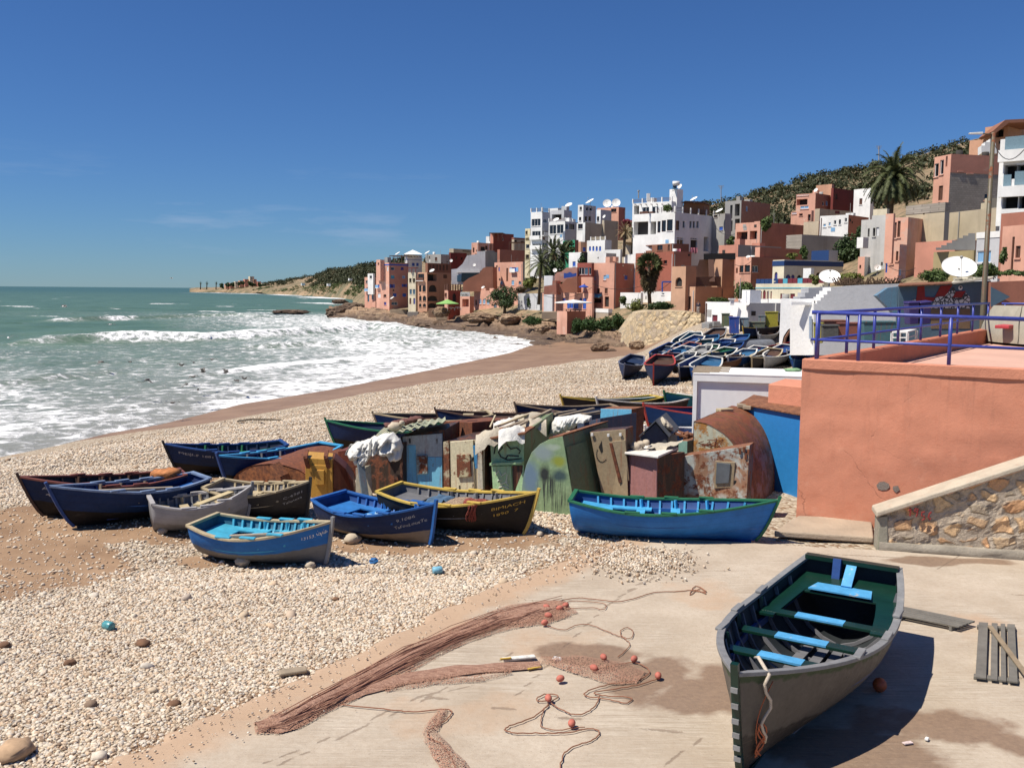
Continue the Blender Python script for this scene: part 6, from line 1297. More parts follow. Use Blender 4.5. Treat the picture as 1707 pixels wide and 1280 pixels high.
 for F, a0, a1, z0, z1, st, dp, arch, w in W_:
  pane, frm, _ = STY[st[0]]; e = .03; m = MB(); m.hexa([F.pt(a0,z0,-dp - .04),F.pt(a1,z0,-dp - .04),F.pt(a1,z0,-dp + .0),F.pt(a0,z0,-dp)] + [F.pt(a0,z1,-dp - .04),F.pt(a1,z1,-dp - .04),F.pt(a1,z1,-dp),F.pt(a0,z1,-dp)])
  isdoor = (z1 - z0) > 1.7 * (a1 - a0) and (z1 - z0) > 1.7 and st[0] not in 'goq'; po = m.build('door' if isdoor else ('balcony_recess' if st[0] == 'o' else 'window'),pane,root)
  if not isdoor and st[0] not in 'ow' and w[3] >= 3.5:
   m = MB(); m.hexa([F.pt(a0 - .08,z0 - .12,.0),F.pt(a1 + .08,z0 - .12,0),F.pt(a1 + .08,z0 - .12,.10),F.pt(a0 - .08,z0 - .12,.10),F.pt(a0 - .08,z0 - .01,0),F.pt(a1 + .08,z0 - .01,0),F.pt(a1 + .08,z0 - .01,.10),F.pt(a0 - .08,z0 - .01,.10)]); m.build('sill',mat,po)
  if frm is not None and w[3] >= 4:
   m = MB(); b = .07; nm_ = max(1,round((a1 - a0) / .9)); zc = dp - .03
   for k in range(nm_ + 1):
    x = a0 + b / 2 + (a1 - a0 - b) * k / nm_; m.hexa([F.pt(x - b / 2,z0,-dp + .003),F.pt(x + b / 2,z0,-dp + .003),F.pt(x + b / 2,z0,-dp + .06),F.pt(x - b / 2,z0,-dp + .06)] + [F.pt(x - b / 2,z1,-dp + .003),F.pt(x + b / 2,z1,-dp + .003),F.pt(x + b / 2,z1,-dp + .06),F.pt(x - b / 2,z1,-dp + .06)])
   for z in (z0 + b / 2,z1 - b / 2): m.hexa([F.pt(a0,z - b / 2,-dp + .003),F.pt(a1,z - b / 2,-dp + .003),F.pt(a1,z - b / 2,-dp + .065),F.pt(a0,z - b / 2,-dp + .065)] + [F.pt(a0,z + b / 2,-dp + .003),F.pt(a1,z + b / 2,-dp + .003),F.pt(a1,z + b / 2,-dp + .065),F.pt(a0,z + b / 2,-dp + .065)])
   m.build('frame',frm,po)
  if 's' in st[1:]:   # open shutters either side
   sm_ = BLU if 'B' in st else LBL; sw = (a1 - a0) * .5
   for x in (a0 - sw - .02,a1 + .02):
    m = MB(); m.hexa([F.pt(x,z0,.01),F.pt(x + sw,z0,.01),F.pt(x + sw,z0,.06),F.pt(x,z0,.06)] + [F.pt(x,z1,.01),F.pt(x + sw,z1,.01),F.pt(x + sw,z1,.06),F.pt(x,z1,.06)]); m.build('shutter',sm_,root)
  if 'r' in st[1:] or 'k' in st[1:]:   # balcony slab and rail
   sl = .7; mt = WH if 'k' in st[1:] else BFR; h0 = z0 - .05
   m = MB(); m.hexa([F.pt(a0 - .25,h0 - .15,.0),F.pt(a1 + .25,h0 - .15,0),F.pt(a1 + .25,h0 - .15,sl),F.pt(a0 - .25,h0 - .15,sl)] + [F.pt(a0 - .25,h0,0),F.pt(a1 + .25,h0,0),F.pt(a1 + .25,h0,sl),F.pt(a0 - .25,h0,sl)]); m.build('balcony_slab',WH,root)
   m = MB(); m.hexa([F.pt(a0 - .25,h0 + .003,sl - .06),F.pt(a1 + .25,h0 + .003,sl - .06),F.pt(a1 + .25,h0 + .003,sl),F.pt(a0 - .25,h0 + .003,sl)] + [F.pt(a0 - .25,h0 + .8,sl - .06),F.pt(a1 + .25,h0 + .8,sl - .06),F.pt(a1 + .25,h0 + .8,sl),F.pt(a0 - .25,h0 + .8,sl)]); m.build('balcony_rail',LBL if 'B' in st else (WH if 'k' in st[1:] else mt),root)
 rg = random.Random(int(xa * 7 + xb * 13 + yt * 3)); big = min(lL,lR) > 2.5 and cat == 'house'
 if big:
  ang = math.atan2(FL.d.y,FL.d.x)
  for F, other in ((FL,ops['L']),(FR,ops['R'])):
   if F.w < 2.5: continue
   if rg.random() < .75:
    a = rg.choice((.25,F.w - .3,F.w * rg.uniform(.2,.8)))
    if not any(o[0] - .2 < a < o[1] + .2 for o in other): m = MB(); m.tube([F.pt(a,zt - rg.uniform(0,.6),.07),F.pt(a,zb,.07)],.055,6); m.build('drain_pipe',rg.choice((WFR,BFR,GRY)),root)
   for _ in range(rg.randint(0,3)):
    a, z = rg.uniform(.4,F.w - .4), rg.uniform(zb + down + .6,zt - .5)
    if z < zt - .4 and not any(o[0] - .35 < a < o[1] + .35 and o[2] - .35 < z < o[3] + .35 for o in other): m = MB(); s_ = rg.uniform(.18,.38); m.hexa([F.pt(a - s_,z - s_,.004),F.pt(a + s_,z - s_,.004),F.pt(a + s_,z - s_,.03),F.pt(a - s_,z - s_,.03),F.pt(a - s_,z + s_ * .8,.004),F.pt(a + s_,z + s_ * .8,.004),F.pt(a + s_,z + s_ * .8,.03),F.pt(a - s_,z + s_ * .8,.03)]); m.build(*(('vent',DARK) if s_ < .3 else ('shutter_panel',rg.choice((BFR,GRY,LBL)))),root)
  for _ in range(rg.randint(1,3)):
   p = Cn + uL * lL * rg.uniform(.15,.85) + uR * lR * rg.uniform(.2,.8); k = rg.random(); m = MB()
   if k < .35: h_ = rg.uniform(.7,1.3); m.tube([vz(p,zt - par),vz(p,zt - par + h_)],.4,10); m.build('water_tank',rg.choice((WFR,GRY,DARK)),root,True)
   elif k < .7: m.tube([vz(p,zt - par),vz(p,zt + rg.uniform(1,2.4))],.035,5); m.build('rooftop_rod',GRY,root)
   else: h_ = rg.uniform(1.0,1.9); m.box(vz(p,zt - par + h_ / 2),rg.uniform(.8,1.6),rg.uniform(.8,1.4),h_,ang); m.build('stair_hood',mat,root)
 return root, FL, FR
def roof_rail(root,F,mat,h=.9,posts=4,post_mat=None,a0=0,a1=None,zoff=0):
 a1 = F.w if a1 is None else a1
 for k in range(posts + 1):
  a = a0 + (a1 - a0) * k / posts; m = MB(); m.box(F.pt(a,F.z1 + h / 2 + zoff,-.12),.22,.22,h,math.atan2(F.d.y,F.d.x)); m.build('roof_post',post_mat or mat,root)
 for zz in (.3,.55,.8):
  m = MB(); m.bar(F.pt(a0,F.z1 + h * zz + zoff,-.12),F.pt(a1,F.z1 + h * zz + zoff,-.12),.07); m.build('roof_rail',mat,root)
def poly(label,pts,d,off,mat,name='wall',cat='wall',mside=None,root=None,part='wall',d2=None):
 """outline standing at distance d (falling off linearly to d2 on its right), with real thickness"""
 xs = [p[0] for p in pts]; x0, x1 = min(xs), max(xs); dd_ = lambda x: d if d2 is None else d + (d2 - d) * (x - x0) / (x1 - x0)
 P_ = [at(a,b,dd_(a)) for a,b in pts]
 if root is None: zb = min(p.z for p in P_); root = empty(name,Vector((sum(p.x for p in P_) / len(P_),P_[0].y,zb)),label,cat)
 m = MB(); m.prism(P_,Vector(off),0,1 if mside else 0,1 if mside else 0); m.build(part,[mat,mside] if mside else mat,root); return root
def pergola(root,pts,d,depth,mat,posts=3,hpx=8,roofm=None,name='pergola'):
 """flat shade roof: pts = (x0, y, x1) seen edge on, with posts hpx pixels tall"""
 x0, y, x1 = pts; a, b = at(x0,y,d), at(x1,y,d); o = Vector((.15 * depth,depth,0)); m = MB(); m.hexa([a,b,b + o,a + o] + [p + Vector((0,0,.18)) for p in (a,b,b + o,a + o)]); m.build(name,roofm or mat,root)
 for k in range(posts):
  t = k / max(1,posts - 1); p = a.lerp(b,.03 + .94 * t) + Vector((0,.1,0)); h = hpx * d / FPX; m = MB(); m.box(p - Vector((0,0,h / 2)),.16,.16,h); m.build('post',mat,root)
DISHM = flat('dish white',(.78,.77,.73),.5,.06,scale=2)
def dish(label,px,py,d,wpx,kind='thin',mast=10):
 n = {'thin': Vector((-.50,-.22,.84)), 'round': Vector((-.15,-.90,.35)), 'big': Vector((-.16,-.62,.76)), 'side': Vector((-.72,-.50,.45)), 'tilt': Vector((-.35,-.45,.82))}[kind].normalized(); c = at(px,py,d); r = wpx / 2 * d / FPX
 root = empty('satellite_dish',c - Vector((0,0,mast * d / FPX)),label, 'satellite dish'); x = n.orthogonal().normalized(); x = Vector((0,0,1)).cross(n).normalized(); y = n.cross(x)
 m = MB(); rows = []
 for sg in (1,-1):
  rows = [[c + n * (.22 * r * (k / 8) ** 2 - .18 * r - (.03 * r if sg < 0 else 0)) + (x * math.cos(2 * math.pi * i / 28) + y * math.sin(2 * math.pi * i / 28)) * (r * k / 8) for i in range(28)] for k in range(9)]
  m.grid(rows,closed=True)
 m.build('reflector',DISHM,root,True)
 tip = c + n * r * .75; m = MB(); m.tube([c - y * r * .9 + n * .02,tip],.018 * max(1,r),5); m.build('feed_arm',GRY,root); m = MB(); m.blob(tip,.07 * r + .03,.07 * r + .03,.07 * r + .03,8,6); m.build('feed_horn',GRY,root)
 m = MB(); m.tube([c - n * r * .1,c - n * r * .25 - Vector((0,0,.1)),c - n * r * .2 - Vector((0,0,mast * d / FPX + .3))],.04 + .02 * r,6); m.build('mast',GRY,root); return root
# far left cluster
r, FL, FR = house('pink house with blue balconies at the far left end of the village',608,626,630,462,512,300,PK,[('L',612,470,5,5, 'g'),('L',620,476,4,8, 'g', 'a'),('L',614,482,6,6, 'okB'),('L',621,492,3,14, 'q'),('L',614,497,3,12, 'q')],th=50)
house('',613,622,625,456,470,299,WH,[('L',618,462,4,5, 'g')],root=r)
r, FL, FR = house('tall five storey terracotta house with blue shutters at the waterfront',627.5,649,681,438,516,272,PK,[('L',631.5,450,3,6, 'n'),('L',634.5,461,5,8, 'nr'),('L',631,477,3,5, 'bkB'),('L',641.5,493,5,5, 'd', 'a'),('L',632,493,5,7, 'w'),('L',642,506,4,5, 'v'),('L',646,448,2.5,8, 'w'),
 ('R',654.5,448,6,5, 'q'),('R',670.6,448,5,5, 'v'),('R',654.5,462,6,5.5, 't'),('R',673,462,5,4.5, 'l'),('R',653.5,477,4,6, 'vsB'),('R',674,476,4,5, 'vsB'),('R',658,492,6,5.5, 'b'),('R',674,492,6,5.5, 'b'),('R',657.5,506,10,5, 'q')],th=44,mr=TCL,band=(BLU,.35,.4),par=.8)
house('',627.5,634,641,433,445,272.5,PK,[('L',631,440,2.5,4, 'n')],root=r); house('',641,646,652,429,440,274,GRY,root=r,par=.3)
pergola(r,(649,427,677),276,6,WOODB,5,10)
r, FL, FR = house('white square tower house with a white pyramid roof',675,679,703.5,424,452,287,WH,[('R',682 + 4.6 * k,428,1.6,2.2, 'd') for k in range(5)] + [('R',689,441,4.5,5, 'b'),('R',696,441,4,5, 'b')],th=30,band=(BLU,.12,1.5))
p = [at(672.5,424,286),at(704.5,424,286),at(701,423,297),at(676,423,297)]; ap = at(688,416.5,292); m = MB(); m.add(p + [ap],[(0,1,4),(1,2,4),(2,3,4),(3,0,4),(3,2,1,0)]); m.build('pyramid_roof',WH,r)
r, FL, FR = house('narrow cream house with white loggias right of the tall terracotta one',680.5,693,697,454,512,262,CRM,[('L',684,467.5,4,7, 'd'),('L',690,467.5,4,7, 'd'),('L',684.5,486.5,4,9, 'q'),('L',690,486.5,4,9, 'q'),('L',684,502,3,10, 'n'),('L',690.5,502,3,10, 'v')],th=35)
pergola(r,(679.5,447,693),262,3,DRED,3,8); 
r, FL, FR = house('peach house with rows of brown arched windows by the sea wall',696.5,712,752,454,515,258,PCH,[('L',702,462,10,11, 'fr'),('L',700.5,481,4,11, 'f', 'a'),('L',707,481,5.5,11, 'f', 'a'),('L',700.7,497.5,4,9, 'f', 'a'),('L',707.5,497.5,5.5,9, 'f', 'a'),('L',700.5,509,4,6, 'f', 'a'),('L',707.5,509,5,6, 'f', 'a'),
 ('R',720.5,462.5,15,12, 'o'),('R',742,461,6,6.5, 'n'),('R',721.5,481,13,12, 'd', 'a'),('R',721,497.5,16,9, 'd', 'a'),('R',720.5,509.5,14,8, 'd', 'a')],th=40,mr=M_('peach shaded',(.40,.20,.125)))  # right face: peach darkened to carry its shade
r, FL, FR = house('terrace with brown timber screens above the peach house',709,713,752,438.5,456,268,BRW,[('R',717 + 5.6 * k,446,3,9, 'n') for k in range(6)],th=42)
house('grey upper house with a white stair behind the timber screens',709,735,750,424,445,287,GRY,[('L',727,432,4,6, 'n'),('L',716,434,3,5, 'w')],th=38)
house('dark maroon block behind the grey upper house',748,751,778,421,446,296,MAR,(),th=48); house('long beige flat house on the skyline behind the maroon block',749,756,790,414.5,428,318,BEI,[('R',777,418,12,3, 'd')],th=40)
# grey stepped house and curved terracotta wall
r = poly('cement grey house with a stepped sloping gable',[(752.5,474),(752.5,449),(762,448),(771,440),(778.5,426),(795,424),(795,419.5),(809,418.5),(809,447),(800,452),(800,474)],247,(3,8,0),LGR, 'house', 'house',GRY)
for (x0,x1,y0,y1,mt) in ((761.5,800,451.5,454.5,WFR),(762,769,459,470,GLB),(770,800,455,470,GLASS)):
 m = MB(); m.hexa([at(x0,y1,246.5),at(x1,y1,246.5),at(x1,y1,246.9),at(x0,y1,246.9),at(x0,y0,246.5),at(x1,y0,246.5),at(x1,y0,246.9),at(x0,y0,246.9)]); m.build('veranda_glass' if mt is not WFR else 'canopy',mt,r)
poly('curved terracotta wall stepping down right of the grey gabled house',[(771.5,486),(772,471),(781,464),(790,460),(799,456),(805,447),(812,445),(821.5,445),(822,486)],240,(1,4,0),M_('terracotta wall brown',(.34,.14,.085)), 'terrace_wall', 'wall')  # terracotta darkened, the wall's shade is in the colour
house('dark cement block beside the red tower',808,811,824,417.5,450,258,GRY,(),th=50)
r, FL, FR = house('deep red tower house with a dark roof pergola',817,822,856,388.5,440,290,TCL,(),th=46,mr=DRED); pergola(r,(815.5,389,838),286,5,WOODB,4,13); house('',810,817,820,394,410,294,WH,root=r)
house('small pink house with square windows left of the red tower',786,797,822,404.5,428,284,PK,[('L',789.5,417,2.5,8, 'd'),('R',805,415,8,7, 'd'),('R',811,413,4,6, 'd'),('R',818.5,412,2,10, 'n')],th=40,mr=PK)
r, FL, FR = house('brown terracotta block below the white hotel',829,833,876,416,440,268,TC,(),th=50); pergola(r,(848,404.5,876),272,4,WOODB,5,11); house('low beige house with a red eave left of the white hotel',853,857,878,396,412,282,BEI,[('R',860,403,4,5, 'd'),('R',871,404,6,4, 'd')],th=46,band=(DRED,.4,.05))
# pink seafront houses
r, FL, FR = house('pink two storey house with blue shutters above the tree',824,871,884,436.5,486,238,PK,[('L',832,449,2,7, 'b'),('L',857,449.5,7,7, 'bsk'),('L',836,471.5,4,6, 'l'),('L',854.8,471.5,4.5,8, 'l'),('L',866.5,471.5,4.5,6, 'q', 'a'),('L',845.5,458,3,22, 'n')],th=50,mr=GRY)
r, FL, FR = house('pink crenellated house with pale blue arched windows behind the round tree',790,864,868,485,523,222,PK,[('L',793.5,504,3,9, 'd', 'a'),('L',800.5,502.5,4,9, 'l', 'a'),('L',807,502.5,4,9, 'l', 'a'),('L',813.5,503,4,9, 'l', 'a'),('L',825.5,512,5,9, 'q'),('L',857,512,5,7, 'l')],th=62)
for k in range(6): m = MB(); m.box(FL.pt(FL.w * (.04 + .19 * k),FL.z1 + .3,-.14),FL.w * .10,.28,.6,math.atan2(FL.d.y,FL.d.x)); m.build('merlon',PK,r)
r, FL, FR = house('red cafe house with a dark arched door and roof terrace',741,747,768,484,517,238,PK,[('L',743,492,3.5,7, 'd'),('R',757.5,496,6,14, 'd', 'a')],th=44,mr=M_('cafe red',(.30,.075,.05)))
roof_rail(r,FR,BFR,1.6,5); roof_rail(r,FL,BFR,1.6,2)
r, FL, FR = house('salmon cafe front with a white name board',767,783,790,494,519,235,PK,[('L',776,505,11,13, 'o')],th=48,mr=TC)
m = MB(); m.prism([at(767.5,494.2,231),at(783,494.2,231),at(783,487,231),at(767.5,487,231)],Vector((.1,.25,0))); sg_ = m.build('sign_board',WFR,r)
handwriting('sign_writing',sg_,[[(0,.2),(.05,.9),(.1,.3),(.16,.6),(.2,.2)],[(.26,.2),(.3,.7),(.36,.2)],[(.42,.6),(.46,.2),(.52,.6),(.56,.2)],[(.62,.9),(.62,.2)],[(.68,.2),(.74,.7),(.8,.2)],[(.86,.6),(.95,.2)]],lambda x,y: at(769 + 12.5 * x,492.6 - 3.6 * y,230.9),DARK,.055)
house('white walled yard with a low grey house left of the pink cafe',863,900,903.5,489.5,523,205,LGR,[('L',897,505,5,20, 'w'),('L',880,505,3,8, 'q')],th=64)
# white hotel
r, FL, FR = house('white hotel block with dark strip windows, left end of the white terraces',884,903,915,353,436,225,WH,[('L',893.5,371,15,12, 'g'),('L',894,392,14,13, 'gk'),('L',894.5,410.5,14,8, 'gk'),('R',908.8,368.5,6,6.5, 'q', 'a'),('R',908.8,389,9,7, 'fk'),('R',908.5,408,8,7, 'q')],th=42,mr=LGR); roof_rail(r,FL,BFR,1.0,2,WH); roof_rail(r,FR,BFR,1.0,1,WH)
r, FL, FR = house('pale yellow annex left of the white hotel',875,883,886,381,436,230,YLW,[('L',879.5,411,6,7, 'g'),('L',879,428.5,6,8, 'd'),('L',879.5,399,7,5, 'o'),('L',877.5,388,4,6, 'd')],th=42)
r, FL, FR = house('white hotel wing with large glazed loggias',914,941,963,369,440,219,WH,[('L',921.5,383,11,15, 'g'),('L',933.7,382,11,15, 'g'),('L',918,404,4.5,11, 'f'),('L',924.5,404,4.5,11, 'f'),('L',931,404,4.5,11, 'f'),('R',945,378,5,9, 'q'),('R',953,378,9,9, 'f')],th=40,mr=LGR); roof_rail(r,FL,BFR,.9,2,WH)
r, FL, FR = house('white roof apartment with dark square windows above the hotel wing',963,972,993,341.5,375,226,WH,[('L',968,347.5,4,6, 'd'),('R',979,348,4,7, 'd'),('R',985,348,4.5,7, 'd'),('L',967,365,4,6, 'f'),('R',976.5,365,4,8, 'f'),('R',983,365,4,8, 'f')],th=42,mr=LGR)
house('',961,974,976,372,404,214,WH,[('L',968,377,9,9, 'f')],root=r)
house('beige windowless house with white corner right of the hotel wing',971,975,1006,371,404,210,WH,(),th=44,mr=BEI); house('beige house behind the palm garden',1003,1007,1030,367,404,214,BEI,(),th=44,mr=BEI)
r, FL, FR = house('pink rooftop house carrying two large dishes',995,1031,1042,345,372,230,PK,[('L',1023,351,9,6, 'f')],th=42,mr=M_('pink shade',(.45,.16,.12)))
house('grey rooftop room with a white corner below the two large dishes',994,1001,1019,349.5,372,222,WH,[('L',997,365,4,8, 'f')],th=44,mr=LGR)
house('grey and green roofed rooftop hut between the hotel blocks',915,940,953,350,372,236,LGR,[('L',928,362,16,9, 'o')],th=38,mr=LGR,roofmat=GRN_); house('small white rooftop block behind the green hut',914,930,936,347,358,246,WH,th=40)
house('green painted wall house behind the palms',938,958,964,400,424,208,GRN_,(),th=66,mr=TC); house('tan corner house with a blue window right of the green wall',964,968,979,403,424,203,PCH,[('R',974,416,5,7, 'b')],th=44,mr=PCH)
r, FL, FR = house('white house with four blue arched windows',978,1008,1019,400,432,200,WH,[('L',983.5 + 5.6 * k,414.5,3.4,8, 'b', 'a') for k in range(4)],th=46,mr=WH)
house('',1006,1034,1037,416,430,196,WH,(),root=r); roof_rail(r,FL,CRM,.8,3,WH,FL.w * .2)
house('white cottage with one blue window below the palms',948,968.5,979,420.5,450,193,WH,[('L',957,440,5,8, 'b')],th=50,mr=DARK)
house('white box house with a flat grey side above the pink cafe',995,1010,1027,422,444,190,WH,[('L',997,430,2,3, 'd')],th=46,mr=LGR)
r, FL, FR = house('beige house under a long straw shade roof left of the big white villa',1037,1060,1062,407,430,188,BEI,[('L',1058,414,3,9, 'n')],th=56,mr=BEI); pergola(r,(1040,405,1120),186,6,BFR,6,14,flat('straw',(.34,.25,.13),.95,.3,scale=6))
r, FL, FR = house('red house behind the fan palm crown',1058,1121,1123,419,500,171,M_('red house',(.33,.10,.062)),[('L',1109,437,6,6, 'd')],th=64,mr=TC); house('',1064,1119,1121,406,422,175,BRW,[('L',1080,414,14,8, 'o'),('L',1100,413,9,9, 'f'),('L',1115,413,4,10, 'n')],th=64,root=r); house('white low wall house left of the fan palm',1040,1062,1066,424,440,184,WH,th=50)  # red house: terracotta darkened to paint the face as shaded
# pink cafe complex
r, FL, FR = house('large pink cafe house with small blue windows and a shaded red side',987,1023,1069,438,517,180,PK,[('L',990.5,464,4.5,7, 'l'),('L',1008,463,4.5,8, 'l'),('L',997.5,485,5,8.5, 'n'),('L',1010.5,485,5,8.5, 'n'),('L',996,501.5,13,7, 'd'),('L',1011.5,503,7,17, 'd'),('R',1043.5,463,5,7, 'b')],th=44,mr=TC)
m = MB(); a_, _z = FL.hit(989.5,494); b_, _ = FL.hit(1003,494); m.hexa([FL.pt(a_,_z,0),FL.pt(b_,_z,0),FL.pt(b_,_z - .25,.9),FL.pt(a_,_z - .25,.9),FL.pt(a_,_z + .5,0),FL.pt(b_,_z + .5,0),FL.pt(b_,_z - .2,.9),FL.pt(a_,_z - .2,.9)]); m.build('awning',TRQ,r)
for x_, y_ in ((1040,459),(1030,437),(1038,443),(1052,450),(1065,461)): 
 aa, zz = FR.hit(x_,y_); m = MB(); m.box(FR.pt(aa,zz,.06),.22,.22,.25); m.build('wall_lamp',CRM,r)
r, FL, FR = house('dark red glazed veranda on the pink cafe terrace',962,986,990,438,466,182,DRED,[('L',969,452,9,12, 'g'),('L',977,452,6,12, 'q'),('L',983.5,452,4,12, 'g')],th=46,mr=DRED,par=.1); house('',961,987.2,990,462,494,181,PK,root=r)
r, FL, FR = house('low pink cafe front with blue doors behind the white parasol',904,987,990,489,518,176,PK,[('L',916,506,4,17, 'n'),('L',922.5,505,3.5,8, 'g'),('L',940,500,6,7, 'v'),('L',955,508,9,12, 'bsB'),('L',974.5,506,5.5,18, 'b'),('L',968,500,5,6, 'v')],th=66)
poly('',[(928,488),(928,474),(937,473),(940,470),(945,465),(953,464),(957,461),(962,460),(962.5,488)],179,(1,3,0),M_('pink curve wall',(.42,.17,.10)),root=r,part='curved_wall'); poly('',[(906.5,491),(907,477),(920.5,475),(921,468),(927,468),(927.5,491)],178,(1,3,0),TC,root=r,part='low_wall')  # curved and low walls: shade painted in with darker renders
poly('',[(924.5,470),(925,458),(929,454),(936,453),(944,446.5),(962,446),(962,464),(940,470)],184,(1,2.5,0),PK,root=r,part='upper_wall')
m = MB(); m.prism([at(940,464,183.2),at(961,461,183.2),at(961,455,183.2),at(955,456.5,183.2),at(950,453.5,183.2),at(945,456,183.2),at(940,455,183.2)],Vector((0,.2,0))); m.build('arched_door',BLU,r)
house('grey water tank room left of the pink cafe',906.5,921,924.5,459.5,492,186,LGR,th=60)
house('pink buttress of the cafe terrace with a stone foot',928,945,976,519,549,171,PK,(),th=52,mr=TC,name='retaining_wall',cat='wall',down=1)
house('stone terrace wall with a white band below the blue awning',976,1014,1020,515,534,172,M_('stone band',(.40,.33,.25)),(),th=66,name='retaining_wall',cat='wall',band=(WH,.7,.02),down=1)
r, FL, FR = house('white terrace house with a round balcony behind the fan palm',1034,1068,1072,488,500,172,WH,(),th=60); house('',1068,1118,1120,486,506,166,WH,[('L',1105,490,5,3, 'q')],th=74,root=r)
m = MB(); m.bar(at(1104,470,163),at(1120,470,163),.5,.25); m.bar(at(1104,470,163),at(1104,487,163),.22); m.build('blue_arbour',BLU,r)
# big white villa
r, FL, FR = house('big white villa with long glazed loggia and a shaded lavender side',1054,1123,1188,353.5,452,178,WH,[('L',1068.5,380.5,24,22, 'o'),('L',1089,380,9,21, 'o'),('L',1098.5,378.5,5,19, 'f'),('L',1106.5,377,7,19, 'f'),('L',1116.5,375.5,9.5,19, 'f'),
 ('R',1129.5,376,6,16, 'f'),('R',1140,374.5,3.8,11, 'd'),('R',1151.4,374.5,3.8,11, 'd'),('R',1157,374.5,3.8,11, 'd'),('R',1163,374.5,3.8,11, 'd'),('R',1133.5,405.5,11,13, 'g'),('R',1133.5,397.5,11,2.5, 'g'),('R',1156.5,411,11,21, 'd'),('R',1156.5,398,11,2.5, 'g'),('R',1177,407,8,24, 'o'),('R',1132,437,8,11, 'd')],th=44,par=.3)
roof_rail(r,FR,BFR,1.1,5,WH); roof_rail(r,FL,BFR,1.1,4,WH,FL.w * .55)
_, F2, F3 = house('',1054,1119,1138,335.5,360,181,WH,[('L',1061,352,8.5,18, 'o'),('L',1076.5,352.5,11,14, 'gr'),('L',1092,352,10,15, 'gr')],th=40,root=r,par=.2); roof_rail(r,F2,BFR,.9,4,WH); house('',1115.5,1128,1138,315,348,182,WH,[('L',1122,318,2,2, 'd')],th=42,root=r)
for k, (x_,y_,h_) in enumerate(((1080.5,329,12),)): m = MB(); m.box(at(x_,y_ - h_ / 2 + 6,182),.55,.55,h_ * .117); m.build('chimney',WH,r)
m = MB(); m.tube([at(1064.5,331,181),at(1064.5,319,181)],.12,8); m.tube([at(1064.5,319.5,181),at(1064.5,317.5,181)],.22,8); m.build('flue_pipe',GRY,r)
m = MB(); m.prism([at(1138,355,184),at(1173,356,186),at(1173,339,186),at(1140,337.5,184)],Vector((2,4,0))); m.build('timber_hut',M_('timber hut',(.24,.12,.06)),r); m = MB(); m.prism([at(1136,338,183),at(1175,339,185),at(1175,336.5,185),at(1142,335,183)],Vector((2.2,5,0))); m.build('hut_roof',WOODB,r)
# beam ends on the facade
for k in range(6):
 a_, z_ = F2.hit(1060 + 9 * k,341); m = MB(); m.bar(F2.pt(a_,z_,0),F2.pt(a_,z_,.55),.13); m.build('beam_end',BFR,r)
m = MB(); m.tube([at(1121.5,306,182),at(1132.5,306,182)],.45,10); sh_ = m.build('tank',WFR,None,True); tag(sh_, 'white solar water heater tank on the stair tower of the big white villa', 'water heater'); m = MB(); m.prism([at(1121,316,181.5),at(1128,316,181.5),at(1128,307,183),at(1122,307,183)],Vector((0,.1,.02))); m.build('collector',GLB,sh_)
# laundry
for k, (x_,y_,c_,lab) in enumerate(((1128.5,420,(.62,.20,.24), 'pink towels drying under the left shaded window of the big white villa'),(1156.5,418,(.50,.18,.22), 'dark pink cloth drying under the right shaded window of the big white villa'))):
 m = MB(); rows = [[at(x_ - 6 + 1.2 * i,y_ - 5 + 1.3 * j + 1.2 * math.sin(i * 1.1) * (j / 7),174 - (0 if k == 0 else -3) + .12 * math.sin(i * 1.7)) for i in range(11)] for j in range(8)]; m.grid(rows); tag(m.build('laundry',flat('laundry %d' % k,c_,.9,.6,scale=1.6),None,True),lab, 'laundry')
# peach arch house
PEA = M_('peach house',(.56,.33,.21)); PEAs = M_('peach house shaded side',(.46,.24,.145))  # side render is the peach again with shade mixed into it
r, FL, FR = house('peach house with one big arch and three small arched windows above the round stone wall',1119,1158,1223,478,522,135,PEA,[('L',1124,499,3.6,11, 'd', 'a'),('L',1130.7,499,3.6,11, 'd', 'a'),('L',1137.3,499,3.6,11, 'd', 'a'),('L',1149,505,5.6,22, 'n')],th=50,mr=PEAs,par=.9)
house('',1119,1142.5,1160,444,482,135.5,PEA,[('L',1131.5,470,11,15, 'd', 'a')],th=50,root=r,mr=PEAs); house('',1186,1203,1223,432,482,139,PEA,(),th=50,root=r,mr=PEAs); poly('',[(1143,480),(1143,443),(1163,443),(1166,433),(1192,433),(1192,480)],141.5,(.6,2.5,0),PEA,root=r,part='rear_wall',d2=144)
m = MB(); m.hexa([at(1173,433,140),at(1225,433,140),at(1226,432,147),at(1176,432,147),at(1173,423,140),at(1225,422,140),at(1226,422,147),at(1176,423,147)]); m.build('black_awning',flat('black canvas',(.012,.011,.012),.9),r)
m = MB(); m.prism([at(1160,477,137.5),at(1201,477,138.5),at(1201,461,138.5),at(1160,462,137.5)],Vector((.1,.12,0))); m.build('reed_screen',WOODB,r); m = MB(); m.bar(at(1185,433,139.5),at(1187,470,138),.8,.2); m.build('hanging_cloth',flat('dark cloth',(.10,.05,.035),.9),r)
